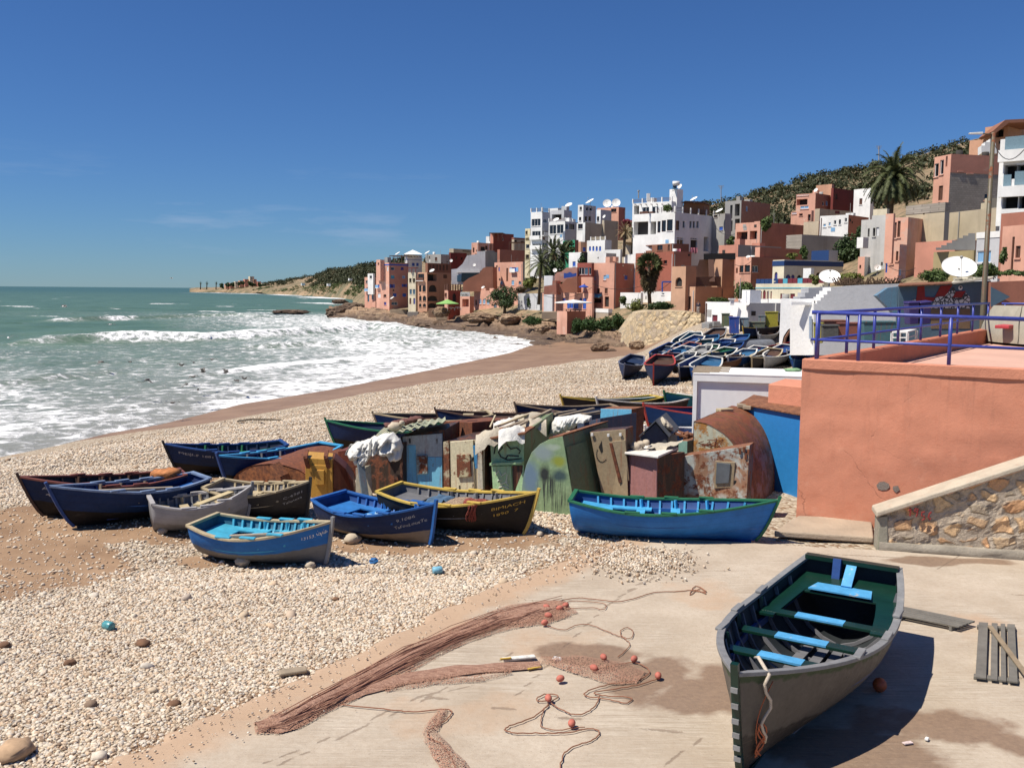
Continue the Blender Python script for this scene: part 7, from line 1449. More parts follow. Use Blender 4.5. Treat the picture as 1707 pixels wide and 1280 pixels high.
# middle right slope
r, FL, FR = house('unfinished concrete building with empty window holes on the slope',1207,1234,1282,334,400,190,GRY,[('L',1219,353,4,22, 'o'),('L',1229,350,8,20, 'o'),('L',1219,377,4,18, 'o'),('L',1229,374,8,18, 'o')],th=46,mr=BRK,down=8); house('cement block house with one blue window beside the unfinished building',1186,1207,1218,356,415,184,GRY,[('L',1202,381,6,6, 'b'),('L',1193,360,6,5, 'f')],th=60,mr=GRY)
r, FL, FR = house('terracotta house with a dark pergola and cactus in front of the unfinished building',1225,1266,1340,370,414,165,PK,[('L',1237,393,18,13, 'o'),('L',1256,392,12,14, 'o')],th=52,mr=TC); house('grey low parapet house under the cactus terrace',1198,1230,1302,408,425,150,TCL,(),th=52,mr=GRY)
r, FL, FR = house('pink house with a blue balcony below the hill crest',1326,1358,1389,322,366,186,PK,[('L',1337,337,18,10, 'o'),('L',1341,346,14,5, 'l'),('L',1337,325,22,3, 'l')],th=46,mr=M_('pink house shaded side',(.42,.16,.10))); house('',1318,1352,1356,351,372,180,PK,[('L',1324,355,8,4, 'l'),('L',1335,358,6,4, 'd'),('L',1349,363,5,11, 'd')],th=56,root=r); house('',1360,1386,1390,307,330,190,PCH,(),th=50,root=r)  # side render: pink darkened to hold the shade of that face
house('maroon blank block between the pink and the white hillside houses',1384,1388,1423,313.5,352,188,MAR,(),th=52,mr=MAR); house('white hillside house with one dark window left of the date palm',1422,1450,1456,313.5,356,178,WH,[('L',1435,336,5,10, 'n')],th=58)
r, FL, FR = house('long low white house with a row of small windows',1366,1413,1447,358,393,158,WH,[('L',1374.5,376,5,5, 'l'),('L',1383,374,4,6, 'l'),('L',1392,371,4,7, 'g'),('L',1400,370,3.5,8, 'g'),('L',1410,367,4,7, 'g')],th=44,mr=TC)
house('beige plastered house left of the long low white one',1339,1364,1368,369,393,162,BEI,th=52); house('grey block retaining wall across the middle of the slope',1310,1336,1414,391,416,146,BLK,(),th=58,mr=GRY,name='retaining_wall',cat='wall'); house('narrow beige wall house with laundry below the maroon block',1358,1366,1420,348,362,172,BEI,[('R',1396,353,8,7, 'm')],th=56,mr=BEI)
r, FL, FR = house('terracotta house with lattice windows beside the round bush',1225,1251,1338,428,478,132,PK,[('L',1228.3,451,3,9, 'd'),('L',1236,448.5,6.5,12, 'f'),('L',1245.7,448,9,12, 'f'),('R',1259,448.5,10,11, 'q')],th=50,mr=TC); house('',1258,1266,1338,412,440,134,PK,(),th=54,root=r,mr=TC)
NVB = flat('dark blue paint',(.012,.045,.15),.6); CRMB = M_('cream blue house',(.70,.64,.48))
r, FL, FR = house('cream house with a bright blue parapet and arched doorways',1287,1306,1404,433,476,118,CRMB,[('L',1293.5,461,5,15, 'v', 'a'),('R',1314,464,9,12, 'v', 'a'),('R',1322,464,6,12, 'v', 'a'),('R',1333,464,9,11, 'd', 'a'),('R',1365,460,10,12, 'd', 'a')],th=68,band=(NVB,.62,.12),mr=CRMB); house('',1338,1351,1356,447,476,114,WH,(),th=70,root=r)
r, FL, FR = house('cream lower house with maroon shutters and a blue panelled terrace rail',1259,1372,1380,472,505,108,CRMB,[('L',1262,492,3.6,13, 'm'),('L',1268,492,3.6,13, 'm'),('L',1274,491,5,15, 'm', 'a'),('L',1280,492,3.6,13, 'm'),('L',1286,492,3.6,13, 'm'),('L',1304,495,7,11, 'm'),('L',1321,495,8,11, 'm')],th=78,par=.1,band=(TRQ,.12,.5))
for k in range(14):
 m = MB(); a_ = FL.w * k / 14; m.hexa([FL.pt(a_ + .05,FL.z1 + .0,-.1),FL.pt(a_ + FL.w / 14 - .05,FL.z1,-.1),FL.pt(a_ + FL.w / 14 - .05,FL.z1,0),FL.pt(a_ + .05,FL.z1,0),FL.pt(a_ + .05,FL.z1 + .62,-.1),FL.pt(a_ + FL.w / 14 - .05,FL.z1 + .62,-.1),FL.pt(a_ + FL.w / 14 - .05,FL.z1 + .62,0),FL.pt(a_ + .05,FL.z1 + .62,0)]); m.build('rail_panel',NVB if k < 5 else MRN if k % 3 else TRQ,r)
house('small dark blue house with a flat yellow eave above the cream one',1352,1381,1396,417,440,126,NVB,(),th=64,mr=LGR)
# right hand cluster
r, FL, FR = house('tall block house, terracotta above raw grey blocks, with dark side windows',1553.5,1580.5,1662,257,350,112,PK,[('L',1560.5,284,8,22, 'g'),('L',1570,279,6,24, 'g'),('L',1578,269,3,18, 'd'),('L',1568,322,7,24, 'n')],th=76,mr=BLK,par=.3)
m = MB(); F = FR; zt_ = F.z1; m.hexa([F.pt(0,zt_ - 2.15,.0),F.pt(F.w,zt_ - 2.15,0),F.pt(F.w,zt_ - 2.15,.04),F.pt(0,zt_ - 2.15,.04),F.pt(0,zt_ + .02,0),F.pt(F.w,zt_ + .02,0),F.pt(F.w,zt_ + .02,.04),F.pt(0,zt_ + .02,.04)]); m.build('terracotta_render',TCL,r)
BEL = M_('sunlit beige',(.50,.42,.29),patch=(.36,.30,.22))
house('wide beige plastered house with a block parapet under the tall block house',1508,1572,1580,349,410,96,BEL,[('L',1540,356,3,4, 'd')],th=66,mr=GRY,band=(BLK,.9,-.7),down=6); house('beige house corner with a fan shaped wheel mark right of the wide beige one',1576,1658,1662,346,410,93,BEL,(),th=76,mr=GRY,down=6)
r, FL, FR = house('narrow pink house with brown shutters and blue doors at the lane',1474,1509,1511,362,466,96,PK,[('L',1479,388,8,19, 'v'),('L',1491,384,7,26, 'n'),('L',1498.5,382,5,27, 'n'),('L',1477,437,5,35, 'b'),('L',1486.5,429,5,22, 'n'),('L',1495.5,427,4,16, 'n'),('L',1500,454,4,10, 'l')],th=46,mr=PK); house('',1476,1489,1492,356,372,95,PK,(),th=50,root=r)
house('terracotta garden wall with a grey meter box',1524,1590,1594,400,450,88,TCL,(),th=74,mr=TC,name='garden_wall',cat='wall'); house('olive stucco wall below concrete steps',1555,1622,1626,417,450,82,OLV,(),th=76,name='garden_wall',cat='wall')
st = empty('concrete_steps',at(1590,415,86), 'raw concrete steps climbing right above the olive wall', 'steps')
for k in range(7): m = MB(); m.hexa([at(1560 + 9 * k,417,85),at(1626,417,85),at(1626,417,87),at(1560 + 9 * k,417,87),at(1560 + 9 * k,413 - 4 * k,85),at(1626,413 - 4 * k,85),at(1626,413 - 4 * k,87),at(1560 + 9 * k,413 - 4 * k,87)]) if k == 0 else m.hexa([at(1560 + 9 * k,417 - 4 * k,85.02 + .02 * k),at(1626,417 - 4 * k,85.02 + .02 * k),at(1626,417 - 4 * k,87),at(1560 + 9 * k,417 - 4 * k,87),at(1560 + 9 * k,413 - 4 * k,85.02 + .02 * k),at(1626,413 - 4 * k,85.02 + .02 * k),at(1626,413 - 4 * k,87),at(1560 + 9 * k,413 - 4 * k,87)]); m.build('step',GRY,st)
r, FL, FR = house('tall narrow grey white house with a small white balcony below the date palm',1449,1476,1480,358,466,107,M_('chalk grey',(.52,.51,.48)),[('L',1457,387,4,14, 'd'),('L',1463,386,5,14, 'w'),('L',1470,440,3,6, 'd')],th=50); house('',1434,1452,1456,366,414,109,M_('chalk grey',(.52,.51,.48)),[('L',1448,388,3,14, 'd')],th=52,root=r); house('',1455,1478,1482,348,364,108,CRM,(),root=r); m = MB(); m.box(at(1438,405,106),1.0,.8,1.2,.6); m.build('balcony',WH,r)
house('low pink and white annex at the foot of the grey white house',1429,1440,1450,428,466,108,PK,[('L',1434,445,3,6, 'n')],th=46,mr=WH)
r, FL, FR = house('modern white house with blue glass balconies at the right edge',1665,1716,1735,256,400,80,WH,[('L',1682,287,26,24, 'o'),('L',1702,287,14,24, 'o'),('L',1684,335,26,26, 'o'),('L',1704,335,12,26, 'o')],th=40,mr=WH,par=.15)
BGL = flat('blue balcony glass',(.17,.25,.29),.25,.15,bump=0)
for (x0,x1,y0,y1) in ((1675,1715,229,251),(1672,1685,292,315),(1691,1712,286,309)):
 a0, _ = FL.hit(x0,y1); a1, _ = FL.hit(x1,y1); _, z0 = FL.hit(x0,y1); _, z1 = FL.hit(x0,y0); m = MB(); m.hexa([FL.pt(a0,z0,.02),FL.pt(a1,z0,.02),FL.pt(a1,z0,.06),FL.pt(a0,z0,.06),FL.pt(a0,z1,.02),FL.pt(a1,z1,.02),FL.pt(a1,z1,.06),FL.pt(a0,z1,.06)]); m.build('balcony_glass',BGL,r)
for (y_,t_) in ((262,1.0),(321,.9)):
 a0, z_ = FL.hit(1666,y_); m = MB(); m.hexa([FL.pt(a0,z_ - t_ / 2,0),FL.pt(FL.w,z_ - t_ / 2,0),FL.pt(FL.w,z_ - t_ / 2,.5),FL.pt(a0,z_ - t_ / 2,.5),FL.pt(a0,z_ + t_ / 2,0),FL.pt(FL.w,z_ + t_ / 2,0),FL.pt(FL.w,z_ + t_ / 2,.5),FL.pt(a0,z_ + t_ / 2,.5)]); m.build('balcony_slab',WH,r)
house('',1664,1672,1690,232,300,83,WH,(),th=46,root=r)
house('flat pink house with barred windows at the right edge',1667,1760,1780,370,458,68,PK,[('L',1674,421,9,18, 'n'),('L',1697,420,8,20, 'n'),('L',1688,425,4,60, 'n')],th=74,down=6); house('red brown walled roof between the pink and the modern white house',1668,1740,1750,350,376,72,TC,(),th=70)
house('small white and blue shack left of the flat pink house',1626,1664,1668,385,440,78,LGR,[('L',1640,428,24,20, 'l'),('L',1633,393,10,8, 'w')],th=72,band=(WH,.5,.02)); 
r, FL, FR = house('terracotta house with a jutting roof at the top right of the hill',1640,1678,1760,208,256,135,PCH,[('L',1666,222,14,14, 'o')],th=48,mr=PCH); poly('',[(1655,219),(1676,200),(1760,196),(1760,203),(1682,205),(1660,222)],132,(1,6,0),BRW,root=r,part='roof_overhang'); house('',1615,1640,1648,232,260,138,PCH,(),th=50,root=r); poly('',[(1636,256),(1636,243),(1642,243),(1642,237),(1650,237),(1650,232),(1656,232),(1660,240),(1662,256)],130,(.5,2,0),WH,root=r,part='white_steps')
# ------------------------------------------------------------------ LOW WHITE HOUSES, BINS AND SHEDS BEHIND THE BOATS
GW = plaster('painted grey wall',(.36,.365,.385),.10,.12,.5,.8,(.2,.2,.2)); WW = plaster('whitewash',(.80,.79,.77),.06,.10,.5,.8,(.5,.46,.4))
r = poly('grey painted house wall with a stair stepped left edge behind the blue railing',[(1357,592),(1357,506),(1362,506),(1362,501),(1368,501),(1368,496),(1373,496),(1373,491),(1379,491),(1379,485),(1385,485),(1385,479),(1440,475),(1500,473),(1500,592)],56,(1.5,6,0),GW, 'house', 'house',WW,d2=52)
r = poly('plain white house end with a blue edge by the railing corner',[(1317,592),(1317,500),(1357,499),(1357,592)],58,(1.5,5,0),WW, 'house', 'house',WW,d2=57)
m = MB(); m.box(at(1318 + 18,506,57.2),1.3,.25,.18); m.build('ledge',WW,r); m = MB(); m.bar(at(1351,565,57),at(1351,527,57),.25,.1); m.build('blue_edge',flat('faded blue edge',(.30,.36,.45),.7),r)
poly('pale grey stepped house behind the stair stepped wall',[(1328,505),(1334,500),(1334,495),(1342,495),(1342,488),(1348,488),(1348,480),(1384,478),(1384,505)],66,(1,5,0),LGR, 'house', 'house')
r, FL, FR = house('low whitewashed house with a rounded corner and maroon door beyond the boats',1175,1246,1318,505,548,84,WW,[('L',1191.5,533,9,16, 'm'),('L',1217,528,10,4, 'm')],th=70,mr=plaster('whitewash shaded side',(.50,.50,.50),.08,.1,.4,.8),roofmat=LGR,cat='house')  # right side: whitewash greyed to paint in its shade
for k, (x_,y_) in enumerate(((1220,500),(1259,509),(1279,507),(1311,504))): m = MB(); b_ = at(x_,y_ + 4,85 + k); m.box(b_,.35,.35,.5); m.box(b_ + Vector((0,0,.3)),.55,.5,.10); m.build('chimney',WW,r)
house('long white flat roofed store behind the low whitewashed house',1230,1318,1322,500,530,98,WW,(),th=76,roofmat=LGR)
house('white kiosk with small louvres left of the grey painted wall',1300,1319,1345,498,540,70,WW,[('R',1325,503,4,3, 'd'),('R',1333,503,4,3, 'd')],th=40,mr=WW)
dish('small tan dish on the low whitewashed house',1245,507,84,9, 'tilt',4)
def bin_(label,x0,x1,y0,y1,d,mat,dep=1.0,name='metal_bin',cat='bin'):
 a, b, c, e = at(x0,y1,d), at(x1,y1,d - .2), at(x1,y0,d - .2), at(x0,y0,d); rt_ = empty(name,(a + b) / 2,label,cat); o = Vector((.3,dep,0)); m = MB(); m.hexa([a,b,b + o,a + o,e,c,c + o,e + o]); m.build('body',mat,rt_,bevel=.02)
 m = MB(); q = [e + Vector((-.04,-.04,.004)),c + Vector((.04,-.04,.004)),c + o + Vector((.04,.04,.004)),e + o + Vector((-.04,.04,.004))]; m.hexa(q + [p + Vector((0,0,.06)) for p in q]); m.build('lid',mat,rt_); return rt_
bin_('strong blue metal locker behind the dark boats',1216,1232,530,556,76,rusty('blue locker',(.02,.06,.28),.1),1.4); bin_('grey blue metal locker right of the strong blue one',1233,1248,531,553,76.5,rusty('grey blue locker',(.16,.22,.26),.2),1.2); bin_('yellow green metal locker by the white house side',1276,1297,521,546,78,rusty('yellow green locker',(.34,.30,.03),.12),1.2); bin_('dark green metal locker right of the yellow one',1298,1313,523,545,78.5,rusty('dark green locker',(.06,.09,.05),.2),1.0); bin_('dull green low locker between the blue and yellow ones',1249,1275,538,553,77,rusty('dull green locker',(.13,.15,.10),.3),1.2); bin_('green locker with pale edge in front of the maroon door',1203,1216,524,544,78,rusty('moss locker',(.10,.13,.07),.25),1.2); bin_('slate small locker left of the yellow one',1264,1276,527,540,78,rusty('slate locker',(.16,.19,.20),.2),.8)
# machine, concrete post
m = MB(); m.box(at(1187,549,88),1.5,1.4,1.2,.3); m.box(at(1187,541,88),1.0,1.0,.5,.3); m.box(at(1194,540,87.2),.7,.3,.5,.3); tag(m.build('winch',rusty('grey winch',(.26,.26,.25),.3),bevel=.05), 'grey boxy winch beside the concrete post', 'winch')
m = MB(); b_ = at(1169,577,84); m.box(b_ + Vector((0,0,.6)),.55,.55,1.3,.2); m.box(b_ + Vector((0,0,1.3)),.75,.7,.12,.2); tag(m.build('concrete_post',plaster('pale concrete post',(.52,.47,.39),.1,.2,.4,2),bevel=.03), 'square pale concrete post at the end of the round stone wall', 'post')
# round stone retaining wall
mRND = m_stone('round wall masonry',.55,(.42,.34,.22),(.50,.38,.22),(.62,.50,.32),thr=.09)
m = MB(); rows = []; wc = [(1036,556,578,140),(1050,536,580,134),(1062,522,582,130),(1080,519,582,127),(1105,519,582,125),(1130,519,582,123),(1150,520,580,122),(1168,522,578,121),(1176,524,576,124)]
for j in range(14):
 row = []
 for i in range(41):
  t = i / 40 * (len(wc) - 1); k = min(int(t),len(wc) - 2); f = t - k; q = [wc[k][n] * (1 - f) + wc[k + 1][n] * f for n in range(4)]
  py = q[2] + (q[1] - q[2]) * j / 13; p = at(q[0] - 3 * (1 - j / 13) * (1 if i < 12 else 0),py,q[3] - 1.2 * (1 - j / 13)); row.append(p + Vector((0,(float(fbm(i * .9,j * .9,3)) - .5) * .7,0)))
 rows.append(row)
m.grid(rows); top_ = rows[-1]; m.grid([top_,[p + Vector((.5,9,.02)) for p in top_]]); o_ = m.build('stone_wall',mRND,None,False); tag(o_, 'round cream stone retaining wall below the peach arch house', 'wall')
# mural shed, sheet fish tail, pink wall behind the terrace
mMB = plaster('mural blue grey',(.09,.15,.20),.15,.2,.3,1.5,(.05,.07,.09)); MD = 46.0
ms = poly('blue grey shed painted with a brick house picture behind the terrace',[(1497,580),(1499,477),(1588,471),(1652,468),(1652,580)],MD,(1.5,4,0),mMB, 'shed', 'shed')
def mq(pts,mat,nm,off=.03):
 m = MB(); m.prism([at(a,b,MD - off) for a,b in pts],Vector((0,.02,0))); return m.build(nm,mat,ms)
mMR = flat('mural red',(.28,.025,.02),.8); mMW = NT('mural white bricks'); v_ = mMW.voro(5.0,None, 'DISTANCE_TO_EDGE'); mMW = mMW.fin(mMW.mix(mMW.ramp(v_,.08,.12),(.05,.05,.05),(.60,.58,.54)),.8)
mq([(1527,502),(1530,478),(1541,477),(1542,495),(1558,496),(1568,477),(1588,475),(1575,496),(1560,502)],mMR, 'red_shape'); mq([(1588,496),(1594,486),(1610,485),(1603,496)],mMR, 'red_roof',.06)
mq([(1552,514),(1560,495),(1575,494),(1590,478),(1594,486),(1589,496),(1603,496),(1610,488),(1617,496),(1617,514)],mMW, 'brick_pattern',.045); mq([(1518,505),(1524,498),(1530,503)],mMW, 'brick_pattern'); 
m = MB(); m.blob(at(1601,480,MD - .03),.11,.03,.11,12,8); m.build('painted_eye',WFR,ms); m = MB(); m.blob(at(1601.5,479,MD - .06),.05,.02,.05,10,6); m.build('painted_pupil',DARK,ms)
mq([(1552,548),(1552,515),(1617,515),(1617,548)],plaster('mural brown base',(.20,.13,.075),.2,.2,.3,1), 'painted_base',.02)
m = MB(); q = [at(1586,474,45.6),at(1655,465,45.6),at(1656,463,49),at(1590,469,49)]; m.hexa(q + [p + Vector((0,0,.08)) for p in q]); m.build('roof_sheet',flat('bleached roof sheet',(.52,.48,.38),.8,.3,scale=2),ms); q = [at(1497,478,45.6),at(1588,474,45.6),at(1590,471,49),at(1500,474,49)]; m = MB(); m.hexa(q + [p + Vector((0,0,.06)) for p in q]); m.build('roof_sheet',rTOPR,ms)
rr = random.Random(9); m = MB()
for k in range(8): m.box(at(1596 + 7 * k,466 - rr.uniform(0,3),47) ,.6,.4,.08,rr.uniform(0,3))
tag(m.build('roof_rubble',flat('bleached roof sheet',(.52,.48,.38),.8),bevel=.01), 'bleached boards and rubble lying on the mural shed roof', 'rubble')
poly('terracotta wall behind the lamp post with a painted mark',[(1652,585),(1652,470),(1760,466),(1760,585)],45,(.5,1.5,0),M_('rear terracotta',(.40,.16,.10),scale=1.2), 'wall', 'wall'); 
poly('',[(1652,478),(1684,495),(1652,512)],44.9,(0,.03,0),mMB,root=ms,part='fish_tail')
lw_ = poly('leaning blue metal sheets fanned out left of the mural shed',[(1461,493),(1480,480),(1497,478),(1496,528),(1480,512)],47,(.3,1.2,0),rusty('blue grey sheet',(.14,.25,.34),.2), 'metal_sheet', 'metal sheet')
for k, (x0,x1) in enumerate(((1515,1533),(1534.5,1553))):
 a, b, c, e = at(x0,541,43), at(x1,540,43), at(x1,505 - k,43), at(x0,506,43); rt_ = empty('bin',(a + b) / 2,['left violet blue bin against the mural', 'right violet blue bin against the mural'][k], 'bin'); m = MB(); m.hexa([a + Vector((.05,0,0)),b - Vector((.05,0,0)),b + Vector((0,.5,0)),a + Vector((0,.5,0)),e,c,c + Vector((0,.6,0)),e + Vector((0,.6,0))]); m.build('body',flat('violet bin',(.045,.03,.12),.4),rt_,bevel=.03); m = MB(); m.hexa([e + Vector((-.03,-.03,.004)),c + Vector((.03,-.03,.004)),c + Vector((.03,.6,.004)),e + Vector((-.03,.6,.004)),e + Vector((0,0,.06)),c + Vector((0,0,.06)),c + Vector((0,.6,.1)),e + Vector((0,.6,.1))]); m.build('lid',flat('violet bin',(.045,.03,.12),.4),rt_,bevel=.02)
# gear between the wall and the mural: crates, sheds
bin_('ochre topped brown shed below the stepped grey wall',1374,1412,536,560,50,rusty('brown ochre shed',(.20,.09,.06),.4),1.5, 'storage_box', 'shed'); bin_('dark tarpaulined box in front of the ochre topped shed',1372,1398,544,566,48,flat('dark tarp',(.07,.07,.065),.8,.3),1.2, 'storage_box', 'box'); bin_('dusty red shed right of the tarpaulined box',1398,1432,540,566,49,rusty('dusty red',(.24,.09,.07),.3),1.2, 'storage_box', 'shed'); bin_('teal box with a white sheet top under the railing',1440,1494,538,572,46,rusty('teal box',(.06,.15,.17),.2),1.4, 'storage_box', 'box'); bin_('yellow green box leaning by the grey wall',1356,1371,540,572,50,rusty('yellow green box',(.30,.28,.05),.2),.8, 'storage_box', 'box')
rt_ = empty('stool',at(1507,575,40), 'white slatted plastic crate table outside the terrace parapet', 'stool'); a, b, c, e = at(1487,555,40), at(1513,555,39.5), at(1528,551,41), at(1500,551,41.5); m = MB(); m.hexa([a,b,c,e] + [p + Vector((0,0,.06)) for p in (a,b,c,e)]); m.build('top',WFR,rt_)
for p in (a,b,c,e): m = MB(); m.box(p - Vector((0,0,.3)),.09,.09,.6); m.build('leg',WFR,rt_)
for z_ in (.2,.4):
 for p, q in ((a,b),(b,c)): m = MB(); m.bar(p - Vector((0,0,z_)),q - Vector((0,0,z_)),.05); m.build('slat',WFR,rt_)
# covered boat hull standing on the terrace at the right edge
m = MB(); rows = []; c0 = at(1712,574,33.5)
for j in range(9):
 z = 1.35 * j / 8; w = .95 * (1 - .35 * (j / 8) ** 2); rows.append([c0 + Vector((w * 1.0 * math.cos(t) + .55,2.4 * (1 - .3 * (j / 8) ** 2) * math.sin(t) + 1.5,z)) for t in [math.pi * 2 * k / 32 for k in range(32)]])
m.grid(rows,closed=True); m.add(rows[-1],[tuple(range(32))]); rt_ = empty('covered_boat',c0, 'pale grey covered boat hull roped upright on the terrace at the right edge', 'boat'); m.build('hull',plaster('chalky grey hull',(.36,.33,.26),.25,.4,.3,2,(.18,.16,.11)),rt_,True)
for k in range(5): m = MB(); m.tube([rows[j][(19 + k) % 32] + Vector((-.02,-.02,.01)) + Vector((.02 * math.sin(j + k),0,0)) for j in range(9)],.012,5); m.build('rope',DARK,rt_)
m = MB(); m.bar(at(1670,545,34),at(1700,541,35),.5,.12); tag(m.build('red_board',flat('red plastic',(.45,.05,.06),.5),bevel=.02), 'red plastic board beside the covered boat on the terrace', 'board')
# dishes
for a in (('large white dish on a mast in front of the blue parapet house',1383,461,70,34, 'big',22),('largest white dish above the mural shed',1599,445,57,54, 'big',24),('thin dish on the tall terracotta house roof',662.5,422.5,274,10, 'thin',6),('dish on a mast beside the white tower house',712,421,284,10, 'thin',12),('small dish on the maroon block',752,434.5,286,5, 'round',3),('flat dish above the peach arched house',720,451,260,9, 'tilt',3),('slanted dish low on the tall terracotta house wall',653.5,496.5,266,8, 'thin',3),('small dish on the grey gabled house',790.5,441.5,245,5, 'round',3),('dish on the crenellated pink house roof',805,479,220,6, 'tilt',3),('dish on the roof of the hotel green hut',948,341.5,228,12, 'tilt',5),('long tilted dish on the white roof apartment',983,335.5,228,15, 'thin',5),('left one of the two large dishes on the pink rooftop house',1012,339,228,14, 'round',6),('right one of the two large dishes on the pink rooftop house',1027,338,229,14, 'round',6),('small side turned dish on a pole right of the hotel',1007,361,208,6, 'side',8),('dish on the stair tower of the big white villa',1133,311,183,9, 'side',6),('dish on the timber hut of the big white villa',1156.5,331.5,184,13, 'thin',4),('dish on the cement block house on the slope',1199,351,183,13, 'thin',6),('dish on the pink house below the hill crest',1360,317,186,7, 'side',4),('small dish on the terracotta house by the round bush',1247,428,131,7, 'tilt',2),('grey dish beside the pink cafe palms',925,450.5,185,7, 'round',5),('pale dish at the foot of the grey white house',1463,446,100,11, 'round',8),('flat dish low on the white hotel terrace',927,366,218,10, 'tilt',2)): dish(*a)
# antennas
for k, (x_,y0,y1,d_) in enumerate(((1202,332,310,230),(1465,262,244,330))):
 rt_ = empty('antenna',at(x_,y0,d_),['thin television antenna above the unfinished concrete building', 'lattice antenna mast on the hill crest above the date palm'][k], 'antenna'); m = MB(); m.tube([at(x_,y0 + 6,d_),at(x_,y1,d_)],.10 + .08 * k,5); m.build('mast',GRY,rt_)
 for j in range(3): m = MB(); m.bar(at(x_ - 5 + j,y1 + 2 * j,d_),at(x_ + 5 - j,y1 + 2 * j,d_),.08 + .05 * k); m.build('crossbar',GRY,rt_)
# parasols
def parasol(label,px,py,wpx,d,mat,hpx,rise=3.0):
 c = at(px,py,d); r = wpx / 2 * d / FPX; h = hpx * d / FPX; rt_ = empty('parasol',c - Vector((0,0,h)),label, 'parasol'); m = MB(); N = 16; top = c + Vector((0,0,rise * d / FPX)); rim = [c + Vector((math.cos(2 * math.pi * k / N) * r,math.sin(2 * math.pi * k / N) * r,0)) for k in range(N)]; mid = [c.lerp(rm,.5) + Vector((0,0,rise * .45 * d / FPX)) for rm in rim]
 m.grid([rim,mid],closed=True); m.add(mid + [top],[(k,(k + 1) % N,N) for k in range(N)]); m.grid([[p - Vector((0,0,.15)) for p in rim],rim],closed=True); m.build('canopy',mat,rt_); m = MB(); m.tube([c - Vector((0,0,h)),top],.06,6); m.build('pole',WFR,rt_)
parasol('light green parasol on the cafe terrace',746,506,38,229,flat('green canvas',(.22,.42,.12),.8),12,7); parasol('wide white parasol in front of the low pink cafe',956,504,62,168,flat('white canvas',(.78,.77,.74),.8),12,4.5); parasol('blue parasol on the pink cafe upper terrace',973,478,16,178,flat('blue canvas',(.02,.07,.38),.8),8,4)
# cafe chairs and tables
for k in range(8):
 x_, y_ = ((752,513),(758,514),(763,512),(768,514),(944,516),(951,517),(959,516),(966,517))[k]; d_ = 229 if k < 4 else 167; rt_ = empty('cafe_table',at(x_,y_ + 3,d_), 'white cafe table under the light green parasol' if k < 4 else 'dark cafe table under the wide white parasol', 'table', 'tables on the green parasol terrace' if k < 4 else 'tables under the white parasol'); m = MB(); m.tube([at(x_,y_,d_),at(x_,y_ - .5,d_)],.55,10); m.build('top',WFR if k < 4 else DARK,rt_); m = MB(); m.tube([at(x_,y_ + 3,d_),at(x_,y_,d_)],.08,6); m.build('leg',WFR if k < 4 else DARK,rt_)
# ------------------------------------------------------------------ PLANTS
def m_leaf(name,a,b,sc=1.2,spec=.25):
 s = NT(name); n = s.noise(sc,4,.6); n2 = s.noise(sc * 9,2,.5); c = s.mix(s.ramp(n,.35,.65),a,b); c = s.mix(s.ramp(n2,.4,.7,0,.5),c,mul(b,1.35)); s.b.inputs['Transmission Weight'].default_value = 0; return s.fin(c,.6,spec=spec)
LF = m_leaf('dark leaves',(.020,.035,.012),(.050,.080,.025)); LFS = m_leaf('scrub leaves',(.024,.030,.012),(.055,.060,.024),.4); LF2 = m_leaf('mid leaves',(.035,.060,.016),(.080,.115,.030)); LF3 = m_leaf('yellow green leaves',(.075,.095,.020),(.14,.15,.035)); LFP = m_leaf('palm leaves',(.035,.050,.018),(.095,.105,.040),2); LFD = m_leaf('dry palm leaves',(.16,.11,.055),(.27,.20,.11),2); LFH = m_leaf('hedge leaves',(.022,.045,.012),(.045,.085,.022),2.5); LFB = m_leaf('bougainvillea',(.04,.06,.02),(.25,.02,.05),2); LFR = m_leaf('brown dry leaves',(.05,.035,.02),(.09,.06,.03),2); BARK = flat('bark',(.10,.075,.05),.95,.4,scale=3,bump=.6)
def leaves(m,c,r,n,size,rg,flatz=1.0,shell=.55):
 for _ in range(n):
  v = Vector((rg.gauss(0,1),rg.gauss(0,1),rg.gauss(0,1))).normalized(); k = shell + (1 - shell) * rg.random(); p = c + Vector((v.x * r[0] * k,v.y * r[1] * k,v.z * r[2] * k))
  a = Vector((rg.gauss(0,1),rg.gauss(0,1),rg.gauss(0,1))); nn = (v * .9 + a * .5).normalized(); x = nn.orthogonal().normalized(); y = nn.cross(x); s_ = size * rg.uniform(.6,1.3); t = rg.uniform(0,6.28)
  u = (x * math.cos(t) + y * math.sin(t)) * s_; w = (y * math.cos(t) - x * math.sin(t)) * s_ * .55
  m.add([p - u,p - w,p + u,p + w],[(0,1,2,3)])
